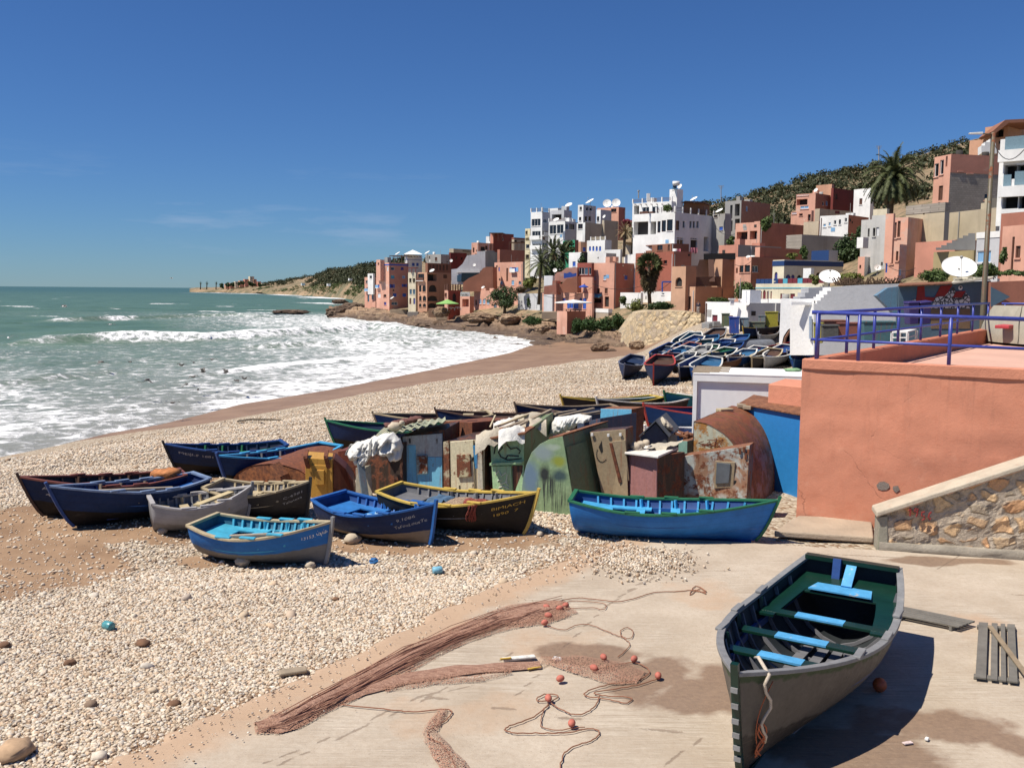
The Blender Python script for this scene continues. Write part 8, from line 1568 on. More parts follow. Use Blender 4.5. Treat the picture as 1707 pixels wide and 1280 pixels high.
def plant(name,label,cat,px,py,d,wpx,hpx,mat,n=900,size=.25,trunk=None,lumps=9,seed=1,group=None,depth=1.0):
 """crown of leaf clumps centred on a pixel at distance d; trunk = pixel row of its foot"""
 rg = random.Random(seed); k = d / FPX; c = at(px,py,d); rx, rz = wpx / 2 * k, hpx / 2 * k; ry = rx * depth; foot = at(px,trunk,d) if trunk else c - Vector((0,0,rz)); rt_ = empty(name,foot,label,cat,group)
 m = MB()
 for i in range(lumps):
  v = Vector((rg.gauss(0,1),rg.gauss(0,1),rg.gauss(0,1))).normalized() * rg.uniform(.35,.68); cc = c + Vector((v.x * rx,v.y * ry,v.z * rz)); q = rg.uniform(.36,.55); leaves(m,cc,(rx * q,ry * q,rz * q * 1.05),n // lumps,size,rg)
 m.build('crown',mat,rt_)
 if trunk:
  m = MB(); w = max(.12,rx * .07); m.tube([foot - Vector((0,0,.4)),foot.lerp(c,.4) + Vector((rg.uniform(-.2,.2),0,0)),c - Vector((0,0,rz * .2))],[w * 1.3,w,w * .6],8)
  m.build('trunk',BARK,rt_,True)
  for i in range(4):
   a = R(90 * i + rg.uniform(0,60)); m = MB(); m.tube([foot.lerp(c,.55),foot.lerp(c,.8) + Vector((math.cos(a) * rx * .3,math.sin(a) * ry * .3,0)),c + Vector((math.cos(a) * rx * .6,math.sin(a) * ry * .6,rz * .2))],[w * .6,w * .4,w * .15],6); m.build('limb',BARK,rt_,True)
 return rt_
def date_palm(label,px,py,foot_y,d,rpx,nf=54,seed=1,mat=None,droop=1.0,dry=10,trunk_r=.28):
 rg = random.Random(seed); c = at(px,py,d); f = at(px - rpx * .12,foot_y,d); r = rpx * d / FPX; rt_ = empty('palm_tree',f,label, 'palm tree'); m = MB(); m.tube([f - Vector((0,0,1)),f.lerp(c,.5),c],[trunk_r * 1.2,trunk_r,trunk_r * 1.1],10); m.build('trunk',BARK,rt_,True)
 def frond(m,az,el,L,w):
  pts = []; p = c.copy(); dirv = Vector((math.cos(az) * math.cos(el),math.sin(az) * math.cos(el),math.sin(el))); n = 9
  for i in range(n + 1):
   pts.append(p.copy()); dirv = (dirv + Vector((0,0,-.17 * droop * (i / n + .35)))).normalized(); p = p + dirv * L / n
  side = Vector((-math.sin(az),math.cos(az),0))
  m.tube(pts,[.035 * r / 4 * (1.2 - i / n) + .008 for i in range(n + 1)],4)
  for i in range(2,n * 4):
   t = i / 4; i0 = min(int(t),n - 1); q = pts[i0].lerp(pts[i0 + 1],t - i0); dd_ = (pts[i0 + 1] - pts[i0]).normalized(); up = side.cross(dd_).normalized(); l = w * math.sin(math.pi * min(1,.12 + t / n * .86)) ** .6
   for sg in (-1,1):
    e = q + (side * sg * .75 + dd_ * .75 + up * rg.uniform(.05,.4)).normalized() * l * rg.uniform(.8,1.1); b = dd_ * (.035 * r / 4 + .03); m.add([q - b,q + b,e],[(0,1,2)])
 m = MB()
 for k in range(nf):
  u = (k + .5) / nf; el = R(88 - 118 * u ** .85); frond(m,k * 2.399 + rg.uniform(-.2,.2),el,r * rg.uniform(.88,1.08) * (1.0 if u < .8 else .85),r * .19)
 m.build('crown',mat or LFP,rt_)
 if dry:
  m = MB()
  for k in range(dry): frond(m,k * 2.399 + 1,R(-38 - 25 * rg.random()),r * .7,r * .15)
  m.build('dry_fronds',LFD,rt_)
 return rt_
def fan_palm(label,px,py,foot_y,d,wpx,seed=3):
 rg = random.Random(seed); c = at(px,py,d); f = at(px + 2,foot_y,d); r = wpx / 2 * d / FPX; rt_ = empty('palm_tree',f,label, 'palm tree'); m = MB(); m.tube([f - Vector((0,0,.5)),c - Vector((0,0,r)),c + Vector((0,0,r * .3))],[.34,.27,.25],9); m.build('trunk',BARK,rt_,True)
 def fan(m,o,dirv,s_,fold):
  x = dirv.normalized(); y = x.orthogonal().normalized(); t = rg.uniform(0,6.28); y = (y * math.cos(t) + x.cross(y) * math.sin(t)); z = x.cross(y)
  for k in range(13):
   a = R(-100 + 200 * k / 12); e = o + (x * math.cos(a) + y * math.sin(a)) * s_ * (1 - .25 * abs(a) / 1.7) + z * fold * s_ * rg.uniform(-.3,.3) - Vector((0,0,s_ * .18)); b = (y * math.cos(a) - x * math.sin(a)) * s_ * .11; mm_ = o.lerp(e,.6); m.add([o,mm_ - b,e,mm_ + b],[(0,1,2,3)])
 m = MB()
 for k in range(46):
  u = k / 46; az = k * 2.399; el = R(80 - 105 * u); dv = Vector((math.cos(az) * math.cos(el),math.sin(az) * math.cos(el),math.sin(el))); o = c + Vector((0,0,r * .35)) + dv * r * .55; m.tube([c + Vector((0,0,r * .3)),o],.03,4); fan(m,o,dv,r * .52,1)
 m.build('crown',LFP,rt_)
 m = MB()
 for k in range(60):
  u = k / 60; az = k * 2.399; rr_ = r * (.62 - .42 * u); o = c + Vector((math.cos(az) * rr_ * .7,math.sin(az) * rr_ * .7,r * (.15 - 1.25 * u))); fan(m,o,Vector((math.cos(az) * .5,math.sin(az) * .5,-1)),r * .45,1)
 m.build('dead_skirt',m_leaf('dead fan leaves',(.045,.038,.018),(.12,.09,.04),2),rt_)
date_palm('big date palm with a full arching crown above the right hand houses',1489,300,362,118,60,92,2,trunk_r=.38,dry=22,droop=1.7)
fan_palm('fan palm with a thick skirt of dead leaves beside the red house',1082,452,512,150,50)
date_palm('feathery palm leaning left over the pink two storey house',902,440,500,198,34,30,5,droop=1.2,dry=6); date_palm('tall palm in the middle of the palm garden below the white hotel',922,420,480,199,30,36,6,dry=8); date_palm('dark palm at the right of the palm garden',938,426,480,200,26,34,7,dry=6)
date_palm('small pale palm in the garden left of the big white villa',1042,387,420,186,18,26,8,mat=LFD,dry=8); date_palm('shorter palm behind the straw shade roof',1056,384,415,187,15,22,9,mat=LFP,dry=6)
plant('bougainvillea', 'red flowering bougainvillea above the garden palms', 'shrub',1047,372,190,26,14,LFB,700,.25,seed=5)
plant('tree', 'round leafy tree in front of the crenellated pink house', 'tree',841,496,214,62,38,LF,2600,.26,522,14,11); plant('tree', 'dark bushy tree below the palm garden', 'tree',925,455,197,40,50,LF,2200,.28,492,12,12); plant('shrub', 'yellow green shrub right of the pink two storey house', 'shrub',884,468,199,30,28,LF3,1100,.25,None,9,13); plant('shrub', 'rusty dark shrub at the foot of the pink two storey house', 'shrub',866,484,210,28,14,LFR,600,.25,None,7,14)
plant('tree', 'dark ivy mass behind the green painted wall', 'tree',946,412,205,26,24,LF,900,.25,None,8,15)
for k, (x_,y_,w_,h_,d_,lab) in enumerate(((888,534,30,15,178, 'clipped hedge block on the rocks below the white yard'),(966,541,30,24,160, 'leftmost clipped bush below the stone terrace wall'),(987,540,28,25,158, 'second clipped bush below the stone terrace wall'),(1010,540,30,24,156, 'third clipped bush below the stone terrace wall'),(1031,537,26,26,150, 'clipped bush at the corner of the round stone wall'))): plant('clipped_bush',lab, 'bush',x_,y_,d_,w_ * 1.25,h_ * 1.2,LFH,2200,.16,None,16,20 + k)
plant('hedge', 'dark hedge along the top of the round stone wall', 'hedge',1100,510,134,66,18,LF,1600,.16,None,14,31,depth=.3); plant('shrub', 'yellowish shrub spilling over the left end of the round stone wall', 'shrub',1058,510,140,38,24,LF3,900,.18,None,9,32); plant('shrub', 'small bush beside the white terrace house', 'shrub',1040,500,150,16,20,LF2,400,.18,None,6,33)
plant('tree', 'round dense bush between the peach and the terracotta houses', 'tree',1242,486,118,38,38,LF2,2600,.14,None,16,34); plant('hedge', 'clipped hedge along the peach house yard', 'hedge',1198,502,112,46,16,LF2,1500,.12,None,12,35,depth=.3)
plant('tree', 'large dark tree on the slope below the white row house', 'tree',1416,424,128,54,62,LF,3000,.2,462,16,36); plant('tree', 'dark tree climbing left of the grey white house', 'tree',1436,385,132,26,44,LF,1300,.2,None,10,37); plant('shrub', 'bright green grassy bank under the large dark tree', 'shrub',1418,462,108,50,18,LF3,1200,.15,None,12,38); plant('shrub', 'yellow bush beside the cream arched house', 'shrub',1358,466,108,22,18,LF3,500,.15,None,8,39)
plant('shrub', 'leafy shrub left of the largest dish', 'shrub',1562,462,66,56,32,LF2,1800,.10,None,14,40); plant('shrub', 'leafy shrub right of the largest dish', 'shrub',1648,455,66,62,30,LF2,1900,.10,None,14,41); plant('shrub', 'climbing plant on the flat pink house', 'shrub',1672,425,66,14,38,LF2,500,.10,None,8,42); plant('shrub', 'low creeper at the top of the terracotta wall at the right edge', 'shrub',1690,456,62,44,12,LF2,700,.10,None,8,43)
plant('shrub', 'cactus clump on the terracotta terrace', 'shrub',1277,372,162,22,26,LF2,500,.3,None,8,44); plant('shrub', 'plants on the cream blue house roof terrace', 'shrub',1320,428,122,24,12,LF3,400,.18,None,7,45); plant('shrub', 'tall plant at the left of the small dark blue house', 'shrub',1340,420,124,16,26,LF2,450,.18,None,7,46); plant('shrub', 'potted plants on the big white villa terrace', 'shrub',1112,346,176,20,14,LF2,350,.22,None,6,47); plant('shrub', 'shrubs below the unfinished concrete building', 'shrub',1222,402,160,20,18,LF2,350,.25,None,6,48); plant('shrub', 'climber on the white yard wall', 'shrub',881,508,200,10,26,LF,260,.22,None,5,49); plant('shrub', 'dark weedy bank under the small palms of the white cottage', 'shrub',972,432,190,20,24,LF,400,.25,None,6,50)
for k, (px,w_) in enumerate(((1478,30),(1448,30),(1418,20))):
 pass
# brushwood screen along the wall top
m = MB(); rr = random.Random(12)
for k in range(170):
 x_ = 1392 + 104 * rr.random(); a = at(x_,476,58); m.tube([a,a + Vector((rr.uniform(-.5,.5),rr.uniform(-.3,.3),rr.uniform(.1,.55)))],.03,4)
tag(m.build('brushwood_screen',flat('brushwood',(.10,.06,.035),.95)), 'brown brushwood screen on top of the stair stepped grey wall', 'fence')
# scrub on the hills (nobody could count it)
def scrub(name,o,nu,nv,t0,t1,n,size,mat,mask_scale,thr,seed,xr=(0,1),top_bias=0):
 co = np.zeros(len(o.data.vertices) * 3,np.float32); o.data.vertices.foreach_get('co',co); G = co.reshape(nu,nv,3); rs_ = np.random.RandomState(seed); rg = random.Random(seed); m = MB(); k = 0
 for _ in range(n * 6):
  if k >= n: break
  i = int(rs_.uniform(xr[0],xr[1]) * (nu - 1)); t = rs_.uniform(t0,t1); j = t * (nv - 1); j0 = int(j); p = G[i,j0] * (1 - (j - j0)) + G[i,min(nv - 1,j0 + 1)] * (j - j0)
  if float(fbm(p[0] * mask_scale,p[1] * mask_scale,seed,3)) < thr - top_bias * ((t - t0) / (t1 - t0)): continue
  s_ = size * rs_.uniform(.5,1.5); c = Vector(p) + Vector((rs_.uniform(-3,3),0,s_ * .35)); leaves(m,c,(s_,s_,s_ * .62),52,s_ * .19,rg,shell=.35); k += 1
 return tag(m.build(name,mat,None,recalc=False),kind='stuff')
scrub('hill_scrub',hill_o,260,90,.43,.605,1250,2.2,LFS,.035,.48,61,(.40,1.0),.14)
scrub('headland_scrub',head_o,200,60,.58,.82,800,4.6,LFS,.006,.56,62,(.34,1.0),.26)
scrub('low_scrub',head_o,200,60,.38,.62,700,2.2,LF2,.01,.44,63,(.28,1.0))
# the point: far houses, trees, palms
for k, (px,py,w_,h_) in enumerate(((378,476,6,5),(386,475,7,6),(394,473,6,7),(402,472,7,8),(410,470,6,9),(419,467,7,12),(424,470,5,9),(431,473,6,7),(438,475,6,5),(446,477,5,4))):
 d_ = 1780; a = at(px - w_ / 2,py + h_ / 2,d_); b = at(px + w_ / 2,py - h_ / 2,d_); m = MB(); m.box(((a.x + b.x) / 2,d_,(a.z + b.z) / 2 - 2),abs(b.x - a.x),9,abs(b.z - a.z) + 4,.6); rt_ = empty('far_house',Vector(((a.x + b.x) / 2,d_,a.z)), 'tiny pale house on the headland point', 'house', 'tiny houses on the headland point'); m.build('wall',[PCH,TCL,CRM][k % 3],rt_)
 m = MB(); m.box(((a.x + b.x) / 2 + 2,d_ - 5.5,b.z - 3.5),1.6,.6,1.8); m.build('window',GLASS,rt_)
for k in range(9): plant('tree', 'tiny dark tree between the houses on the headland point', 'tree',369 + 9 * k + (k % 2) * 2,477 - 4.5 * math.sin(k / 8 * math.pi),1740,9,8,LF,260,1.7,None,5,70 + k, 'tiny trees on the headland point')
for k, px in enumerate((334.5,345,360.5)): date_palm(['first tiny palm at the tip of the headland', 'second tiny palm at the tip of the headland', 'third tiny palm, nearest the headland houses'][k],px,472,482,1850,3.6,22,k,mat=LF,dry=0,trunk_r=.9)
for k, (px,py) in enumerate(((505,474),(584,466),(548,475))):
 d_ = 900; c = at(px,py,d_); m = MB(); m.box(c,3.2,4,2.2,.4); rt_ = empty('far_house',c,['small white hut low on the headland slope', 'small white hut high on the headland slope', 'pale hut in the middle of the headland slope'][k], 'house'); m.build('wall',WH,rt_)
# ------------------------------------------------------------------ ROCKS
ROCK = m_rockshore('dry rock'); ROCKD = m_rockshore('dark wet rock',.38)
def rock(label,px,py,wpx,hpx,d,seed,name='rock',group=None):
 rg = np.random.RandomState(seed); c = at(px,py,d); k = d / FPX; bm = bmesh.new(); bmesh.ops.create_icosphere(bm,subdivisions=4,radius=1.0)
 for v in bm.verts:
  p = v.co.copy(); q = float(fbm(p.x * 1.6 + seed,p.y * 1.6 + p.z * 1.3,seed,5)); q2 = float(fbm(p.x * 4 + seed,p.z * 5 + p.y * 2,seed + 3,3)); z = p.z; s_ = .72 + .7 * (q - .3) + .25 * (q2 - .5); v.co = Vector((p.x * s_ * wpx / 2 * k,p.y * s_ * wpx / 2 * k * .8,round(z * s_ * 6) / 6 * hpx * k * .5 + z * s_ * hpx * k * .25))
 me = bpy.data.meshes.new('rock'); bm.to_mesh(me); bm.free(); me.materials.append(ROCKD if seed in (1,2,3,5,6,7,13) else ROCK); o = bpy.data.objects.new(name,me); o.location = c; link(o); return tag(o,label, 'rock',group)
for a in (('long low dark reef out in the surf left of the village rocks',484,520,76,6,330,1),('jagged dark rock mass below the tall terracotta house',566,521,58,18,300,2),('dark rock shelf step behind the reef',590,512,50,12,320,3),('brown rock point running into the foam below the peach house',690,546,60,12,222,4),('small dark rocks at the tip of the brown rock point',662,548,22,6,220,5),('dark wet boulder ledge at the foam edge under the crenellated house',752,562,70,12,190,6),('low dark rock in the foam at the end of the strata',862,578,36,8,155,7),('block of brown rock standing on the strata below the hedge',1000,580,34,14,128,8),('undercut ledge rock left of the round stone wall',903,548,30,12,165,9),('dark ledge rock right of the brown block',1020,586,20,7,122,10),('scattered low rock left of the lone dark boat',950,598,22,6,118,11),('flat slanted rock near the foot of the round stone wall',1062,575,30,12,118,12),('far dark rock in the sea off the headland',566,503,30,6,560,13),('pale tumbled rock under the cafe terrace',735,520,30,14,232,14),('pale rough bank below the round leafy tree',800,530,60,14,212,15),('rough rock bank below the white yard',850,532,40,14,200,16)): rock(*a)
for k, (x0,x1,y0,y1,d_) in enumerate(((650,678,516,528,268),(679,697,520,531,258),(714,728,515,531,246),(727,745,518,533,238),(903,930,520,532,178))):
 poly(['rough stone sea wall below the tall terracotta house', 'grey block sea wall below the narrow cream house', 'brown stone pier below the peach house', 'stone terrace wall below the light green parasol', 'rough stone bank wall left of the pink buttress'][k],[(x0,y1),(x0,y0),(x1,y0),(x1,y1)],d_,(.5,5,0),M_(['sea wall stone', 'sea wall grey', 'sea wall brown', 'sea wall stone', 'sea wall stone'][k],[(.40,.31,.21),(.30,.27,.23),(.26,.16,.10),(.40,.31,.21),(.40,.31,.21)][k],scale=.8), 'sea_wall', 'wall')
# ------------------------------------------------------------------ FOREGROUND: NET, FLOATS, ROPES, PALLETS, LITTER
def G_(px,py): return gz(px,py,.075)
mNET = NT('brown fishing net'); a1 = mNET.noise(1.0,6,.7,mNET.vec((9,40,40),(0,0,R(38)))); a2 = mNET.noise(55,3,.6)
mNET.bump(mNET.math('ADD',a1,a2),.9,.03); mNET = mNET.fin(mNET.mix(mNET.ramp(a1,.35,.65),(.24,.115,.075),(.50,.30,.21)),.95)
# open mesh: real threads with gaps between
netE = NT('thin net threads'); v_ = netE.voro(38,None, 'DISTANCE_TO_EDGE'); nz_ = netE.noise(2.5,5,.65); tb = netE.n('ShaderNodeBsdfTransparent'); mxs = netE.n('ShaderNodeMixShader'); netE.fin(netE.mix(nz_,(.24,.11,.07),(.42,.25,.17)),.95)
f_ = netE.math('GREATER_THAN',v_,netE.ramp(nz_,.35,.65,.14,.05)); netE.l(f_,mxs.inputs[0]); netE.l(netE.b.outputs[0],mxs.inputs[1]); netE.l(tb.outputs[0],mxs.inputs[2]); netE.l(mxs.outputs[0],netE.out.inputs['Surface']); netE = netE.m
mROPN = flat('net strand',(.30,.15,.10),.95,.3,scale=60)
def net_run(m,spine,h,seed,N=44,Mx=13):
 """spine: (px, py, half width px measured across)"""
 P_ = [G_(a,b) for a,b,w in spine]; Wd = [w for *_,w in spine]; n = len(P_); rows = []
 for i in range(N + 1):
  t = i / N * (n - 1); k = min(int(t),n - 2); f = t - k; f2 = f * f * (3 - 2 * f); c = P_[k].lerp(P_[k + 1],f); w = (Wd[k] * (1 - f2) + Wd[k + 1] * f2) * c.y / FPX; dv = (P_[k + 1] - P_[k]).normalized(); sd__ = Vector((-dv.y,dv.x,0)); row = []
  for j in range(Mx + 1):
   u = -1 + 2 * j / Mx; wob = (float(vnoise(i * .28,j * .5,seed)) - .5) * .35; z = h * (1 - u * u) ** .6 * (.45 + .9 * float(vnoise(i * .33,j * 1.1,seed + 2))) + .004; row.append(c + sd__ * (u * w * (1 + wob)) + Vector((0,0,z)))
  rows.append(row)
 m.grid(rows)
m = MB(); net_run(m,[(428,1215,14),(470,1206,30),(530,1176,24),(600,1138,20),(680,1096,22),(760,1060,20),(830,1035,26),(880,1020,34),(925,1010,30),(945,1012,12)],.065,3)
nt_o = m.build('fishing_net',mNET,None,True); tag(nt_o, 'long brown fishing net bundled in a strip across the concrete ramp', 'fishing net')
for k, sp_ in enumerate(([(424,1214,20),(470,1207,40),(530,1176,38),(600,1140,34),(680,1098,36),(760,1062,38),(830,1036,46),(890,1020,54),(945,1010,34)],[(500,1192,10),(600,1152,18),(680,1130,22),(760,1118,20),(830,1112,16),(900,1108,14)],[(640,1150,8),(720,1135,16),(790,1132,12),(850,1120,8)],[(900,1100,14),(960,1105,34),(1020,1120,48),(1070,1130,30)],[(740,1185,10),(715,1220,14),(735,1250,20),(770,1290,26)],[(840,1040,16),(900,1030,26),(940,1020,20)])):
 m = MB(); net_run(m,sp_,.035 if k else .02,10 + k,30,9); m.build('loose_mesh',netE if k not in (1,) else mNET,nt_o,True)
for k in range(30):
 rg = random.Random(k); m = MB(); s_ = [(430 + 3 * rg.random(),1218),(470,1208),(530,1178),(600,1140),(680,1098),(760,1062),(830,1036),(890,1018),(940,1008)]; off = rg.uniform(-24,24); pts = [G_(a + off * .3 + rg.uniform(-5,5),b + off * .45 * min(1,i / 2 + .3) + rg.uniform(-4,4)) + Vector((0,0,.03 + .05 * rg.random())) for i,(a,b) in enumerate(s_[rg.randint(0,3):rg.randint(6,9)])]; m.tube(pts,.005,4); m.build('net_strand',mROPN,nt_o)
mFLO = flat('terracotta float',(.44,.13,.09),.75,.25,scale=14)
FLO = [(911,1016),(933,1018),(914,1030),(908,1042),(943,1013),(1006,1100),(990,1118),(1057,1103),(934,1136),(1097,1131),(914,1169),(953,1211)]
FL_LAB = ['float nearest the net end, at its upper left', 'float at the right of the net end', 'float just below the net end', 'single float below the net end toward the loose rope', 'float highest at the tip of the net', 'float at the top of the loose mesh', 'float left of centre in the loose mesh', 'oblong float at the right of the loose mesh', 'large float lowest in the loose mesh', 'float lying alone at the right end of the rope', 'float on the rope loop below the loose mesh', 'nearest float, in the lowest rope loop']
for k, (px,py) in enumerate(FLO):
 c = G_(px,py) + Vector((0,0,.045)); m = MB(); rg = random.Random(k); m.blob(c,.062,.044,.044,12,9,.02,seed=k,rot=Matrix.Rotation(rg.uniform(0,3),3, 'Z')); tag(m.build('net_float',mFLO,None,True), 'terracotta ' + FL_LAB[k], 'float', 'floats on the ramp')
mROP = flat('thin brown rope',(.27,.12,.07),.95,.3,scale=60)
def rope(label,pts,r=.010,seed=0,parent=None,name='rope',sub=6):
 rg = random.Random(seed); P_ = [G_(a,b) for a,b in pts]; Q = []
 for i in range(len(P_) - 1):
  p0, p1, p2, p3 = P_[max(0,i - 1)], P_[i], P_[i + 1], P_[min(len(P_) - 1,i + 2)]
  for j in range(sub):
   t = j / sub; Q.append(.5 * ((2 * p1) + (p2 - p0) * t + (2 * p0 - 5 * p1 + 4 * p2 - p3) * t * t + (3 * p1 - p0 - 3 * p2 + p3) * t ** 3) + Vector((rg.uniform(-.01,.01),rg.uniform(-.01,.01),r)))
 Q.append(P_[-1] + Vector((0,0,r))); m = MB(); m.tube(Q,r,5); o = m.build(name,mROP,parent,True)
 if parent is None: tag(o,label, 'rope')
 return o
rope('long thin rope running from the net end to the upper right of the ramp',[(930,1003),(960,997),(1000,1000),(1030,1003),(1060,997),(1090,988),(1130,986),(1160,984),(1176,990),(1168,981),(1150,992),(1160,977),(1178,987),(1150,984)],.0075,1)
rope('second thin rope beside the float line at the net end',[(938,1015),(985,1013),(1005,1016),(1010,1010),(1000,1005),(955,1002),(940,1006)],.006,2); rope('rope curling from the single float into a loop',[(908,1042),(940,1050),(960,1042),(985,1042),(1010,1052),(1030,1060),(1050,1064),(1055,1052),(1045,1046),(1034,1052),(1038,1062),(1050,1075),(1030,1095)],.006,3)
rope('rope of wide loops through the loose mesh to the lone float',[(990,1118),(1020,1110),(1060,1105),(1082,1120),(1060,1135),(1020,1140),(985,1150),(975,1160),(1010,1165),(1045,1172),(1050,1163),(1010,1160),(990,1155),(1030,1148),(1070,1140),(1097,1131)],.0075,4); rope('rope from the middle float down to the lowest loop',[(914,1169),(895,1168),(905,1158),(930,1160),(920,1172),(940,1185),(965,1192),(990,1180),(1000,1160)],.0075,5)
rope('nearest rope loop lying around the lowest float and leaving the picture',[(914,1176),(890,1195),(850,1210),(842,1218),(862,1222),(900,1222),(940,1222),(985,1215),(1000,1222),(985,1235),(955,1245),(938,1262),(932,1295)],.0075,6); rope('inner strand of the nearest rope loop',[(914,1172),(905,1190),(902,1210),(930,1217),(953,1214),(975,1212)],.006,7)
rope('thin line across the ramp left of the centre',[(570,1175),(640,1182),(690,1187),(730,1183),(752,1185),(745,1200),(718,1215),(715,1228),(738,1242),(752,1265),(760,1292)],.0075,8)
# slatted floor panels
pSL = wood('grey slat wood',(.155,.145,.125),.35,(.26,.21,.15)); 
pal = empty('slatted_panel',G_(1664,1092), 'slatted wooden floor panel lying at the right edge of the ramp', 'wooden panel')
def quad_pt(c,u,v): return c[0].lerp(c[1],u).lerp(c[3].lerp(c[2],u),v)
pc = [G_(1624,1134),G_(1697,1143),G_(1692,1046),G_(1630,1042)]
for u0, u1 in ((.02,.27),(.37,.53),(.61,.73),(.79,.99)):
 m = MB(); m.hexa([quad_pt(pc,u,v) + Vector((0,0,z)) for z in (.03,.055) for u,v in ((u0,.0),(u1,.0),(u1,1),(u0,1))]); m.build('slat',pSL,pal,bevel=.004)
for v0, v1 in ((.03,.08),(.94,.98)): m = MB(); m.hexa([quad_pt(pc,u,v) + Vector((0,0,z)) for z in (-.01,.029) for u,v in ((-.02,v0),(1.02,v0),(1.02,v1),(-.02,v1))]); m.build('cross_bar',pSL,pal,bevel=.004)
m = MB(); m.bar(G_(1650,1052) + Vector((0,0,.075)),G_(1722,1150) + Vector((0,0,.075)),.07,.025); tag(m.build('loose_slat',wood('tan slat',(.26,.20,.13),.3),bevel=.004), 'loose tan slat lying slantwise on the slatted panel', 'slat')
pal2 = empty('slatted_panel',G_(1550,1035), 'narrow grey slatted panel lying just right of the near boat', 'wooden panel'); pc = [G_(1488,1030),G_(1598,1052),G_(1626,1042),G_(1500,1016)]
for k in range(5):
 m = MB(); v0 = k * .2; m.hexa([quad_pt(pc,u,v) + Vector((0,0,z)) for z in (.05,.075) for u,v in ((0,v0),(1,v0),(1,v0 + .16),(0,v0 + .16))]); m.build('slat',pSL,pal2,bevel=.004)
m = MB(); m.hexa([quad_pt(pc,u,v) + Vector((0,0,z)) for z in (-.01,.049) for u,v in ((.86,-.02),(.90,-.02),(.90,1.0),(.86,1.0))]); m.build('cross_bar',pSL,pal2); m = MB(); m.hexa([quad_pt(pc,u,v) + Vector((0,0,z)) for z in (-.01,.049) for u,v in ((.1,-.02),(.14,-.02),(.14,1.0),(.1,1.0))]); m.build('cross_bar',pSL,pal2)
# litter: knife board, cans, paper, orange buoy in the shade of the near boat
m = MB(); m.bar(G_(838,1102) + Vector((0,0,.03)),G_(892,1097) + Vector((0,0,.03)),.09,.03); o_ = m.build('filleting_board',flat('white scuffed board',(.66,.63,.57),.6,.3,scale=20),bevel=.01); tag(o_, 'white scuffed board lying among the loose mesh', 'board'); m = MB(); m.bar(G_(834,1105) + Vector((0,0,.055)),G_(852,1103) + Vector((0,0,.055)),.03,.02); m.build('handle',YELLOWP,o_)
m = MB(); m.bar(G_(880,1116) + Vector((0,0,.01)),G_(902,1112) + Vector((0,0,.01)),.03,.015); tag(m.build('plastic_strip',YELLOWP), 'yellow plastic strip on the wet patch of the ramp', 'litter')
m = MB(); m.blob(G_(927,1098),.07,.05,.03,8,5,.3,seed=4); tag(m.build('paper_scrap',WFR), 'crumpled white paper on the wet patch of the ramp', 'litter'); m = MB(); m.box(G_(1513,1239) + Vector((0,0,.01)),.11,.05,.012,.3); tag(m.build('paper_scrap',flat('printed paper',(.62,.50,.48),.7,.5,scale=60)), 'small printed paper scrap on the damp ramp at lower right', 'litter'); m = MB(); m.box(G_(1545,1233) + Vector((0,0,.015)),.06,.04,.03,.9); tag(m.build('paper_scrap',WFR,bevel=.01), 'white chip right of the printed scrap on the damp ramp', 'litter')
m = MB(); m.blob(G_(1466,1150) + Vector((0,0,.07)),.085,.085,.09,14,10,.02); tag(m.build('buoy',flat('orange buoy',(.50,.10,.03),.5),None,True), 'orange buoy in the shade beside the near boat', 'buoy')
mCAN = flat('pale blue can',(.20,.45,.58),.35,.4,scale=30)
for k, (px,py,lab) in enumerate(((729,956, 'pale blue can on the pebbles near the ramp corner'),(181,1050, 'teal can on the pebbles at the lower left'))):
 p = gp(px,py) + Vector((0,0,.07)); m = MB(); ax_ = Vector((1,.4 - k,0)).normalized(); m.tube([p - ax_ * .085,p - ax_ * .075,p + ax_ * .075,p + ax_ * .085],[.055,.065,.065,.055],14); tag(m.build('can',mCAN if k == 0 else flat('teal can',(.08,.28,.30),.35,.4,scale=30),None,True),lab, 'can')
p = gp(623,939) + Vector((0,0,.05)); m = MB(); m.blob(p,.09,.06,.05,9,6,.3,seed=2); tag(m.build('plastic_scrap',flat('blue plastic scrap',(.03,.14,.35),.5)), 'blue plastic scrap on the pebbles below the royal blue boat', 'litter')
m = MB(); m.bar(gp(465,1128) + Vector((0,0,.05)),gp(512,1122) + Vector((0,0,.06)),.16,.05); tag(m.build('driftwood',pBARE,bevel=.02), 'flat piece of driftwood on the pebbles beside the ramp edge', 'driftwood'); m = MB(); a, b = gp(396,702), gp(470,700); m.tube([a,a.lerp(b,.3) + Vector((0,.3,.05)),a.lerp(b,.7) + Vector((0,-.2,.08)),b],[.05,.06,.05,.02],6); tag(m.build('driftwood',BARK,None,True), 'long dark driftwood branch on the upper shingle by the water', 'driftwood')
mBRS = flat('brown stone',(.17,.09,.05),.95,.4,scale=8,bump=.6)
for k, (px,py,r,lab) in enumerate(((238,1076,.11, 'flat brown stone in the middle of the lower left shingle'),(117,1108,.09, 'brown stone left of the flat one on the lower left shingle'),(8,1079,.10, 'dark stone at the left edge of the shingle'),(290,1176,.08, 'round brown stone near the ramp edge at the bottom left'),(25,1262,.22, 'big tan stone in the bottom left corner'),(560,1000,.06, 'small brown stone on the shingle above the net'))): stone(gp(px,py),r,lab,60 + k,mBRS if k != 4 else flat('tan stone',(.42,.28,.17),.95,.3,scale=8,bump=.6),None,.5)
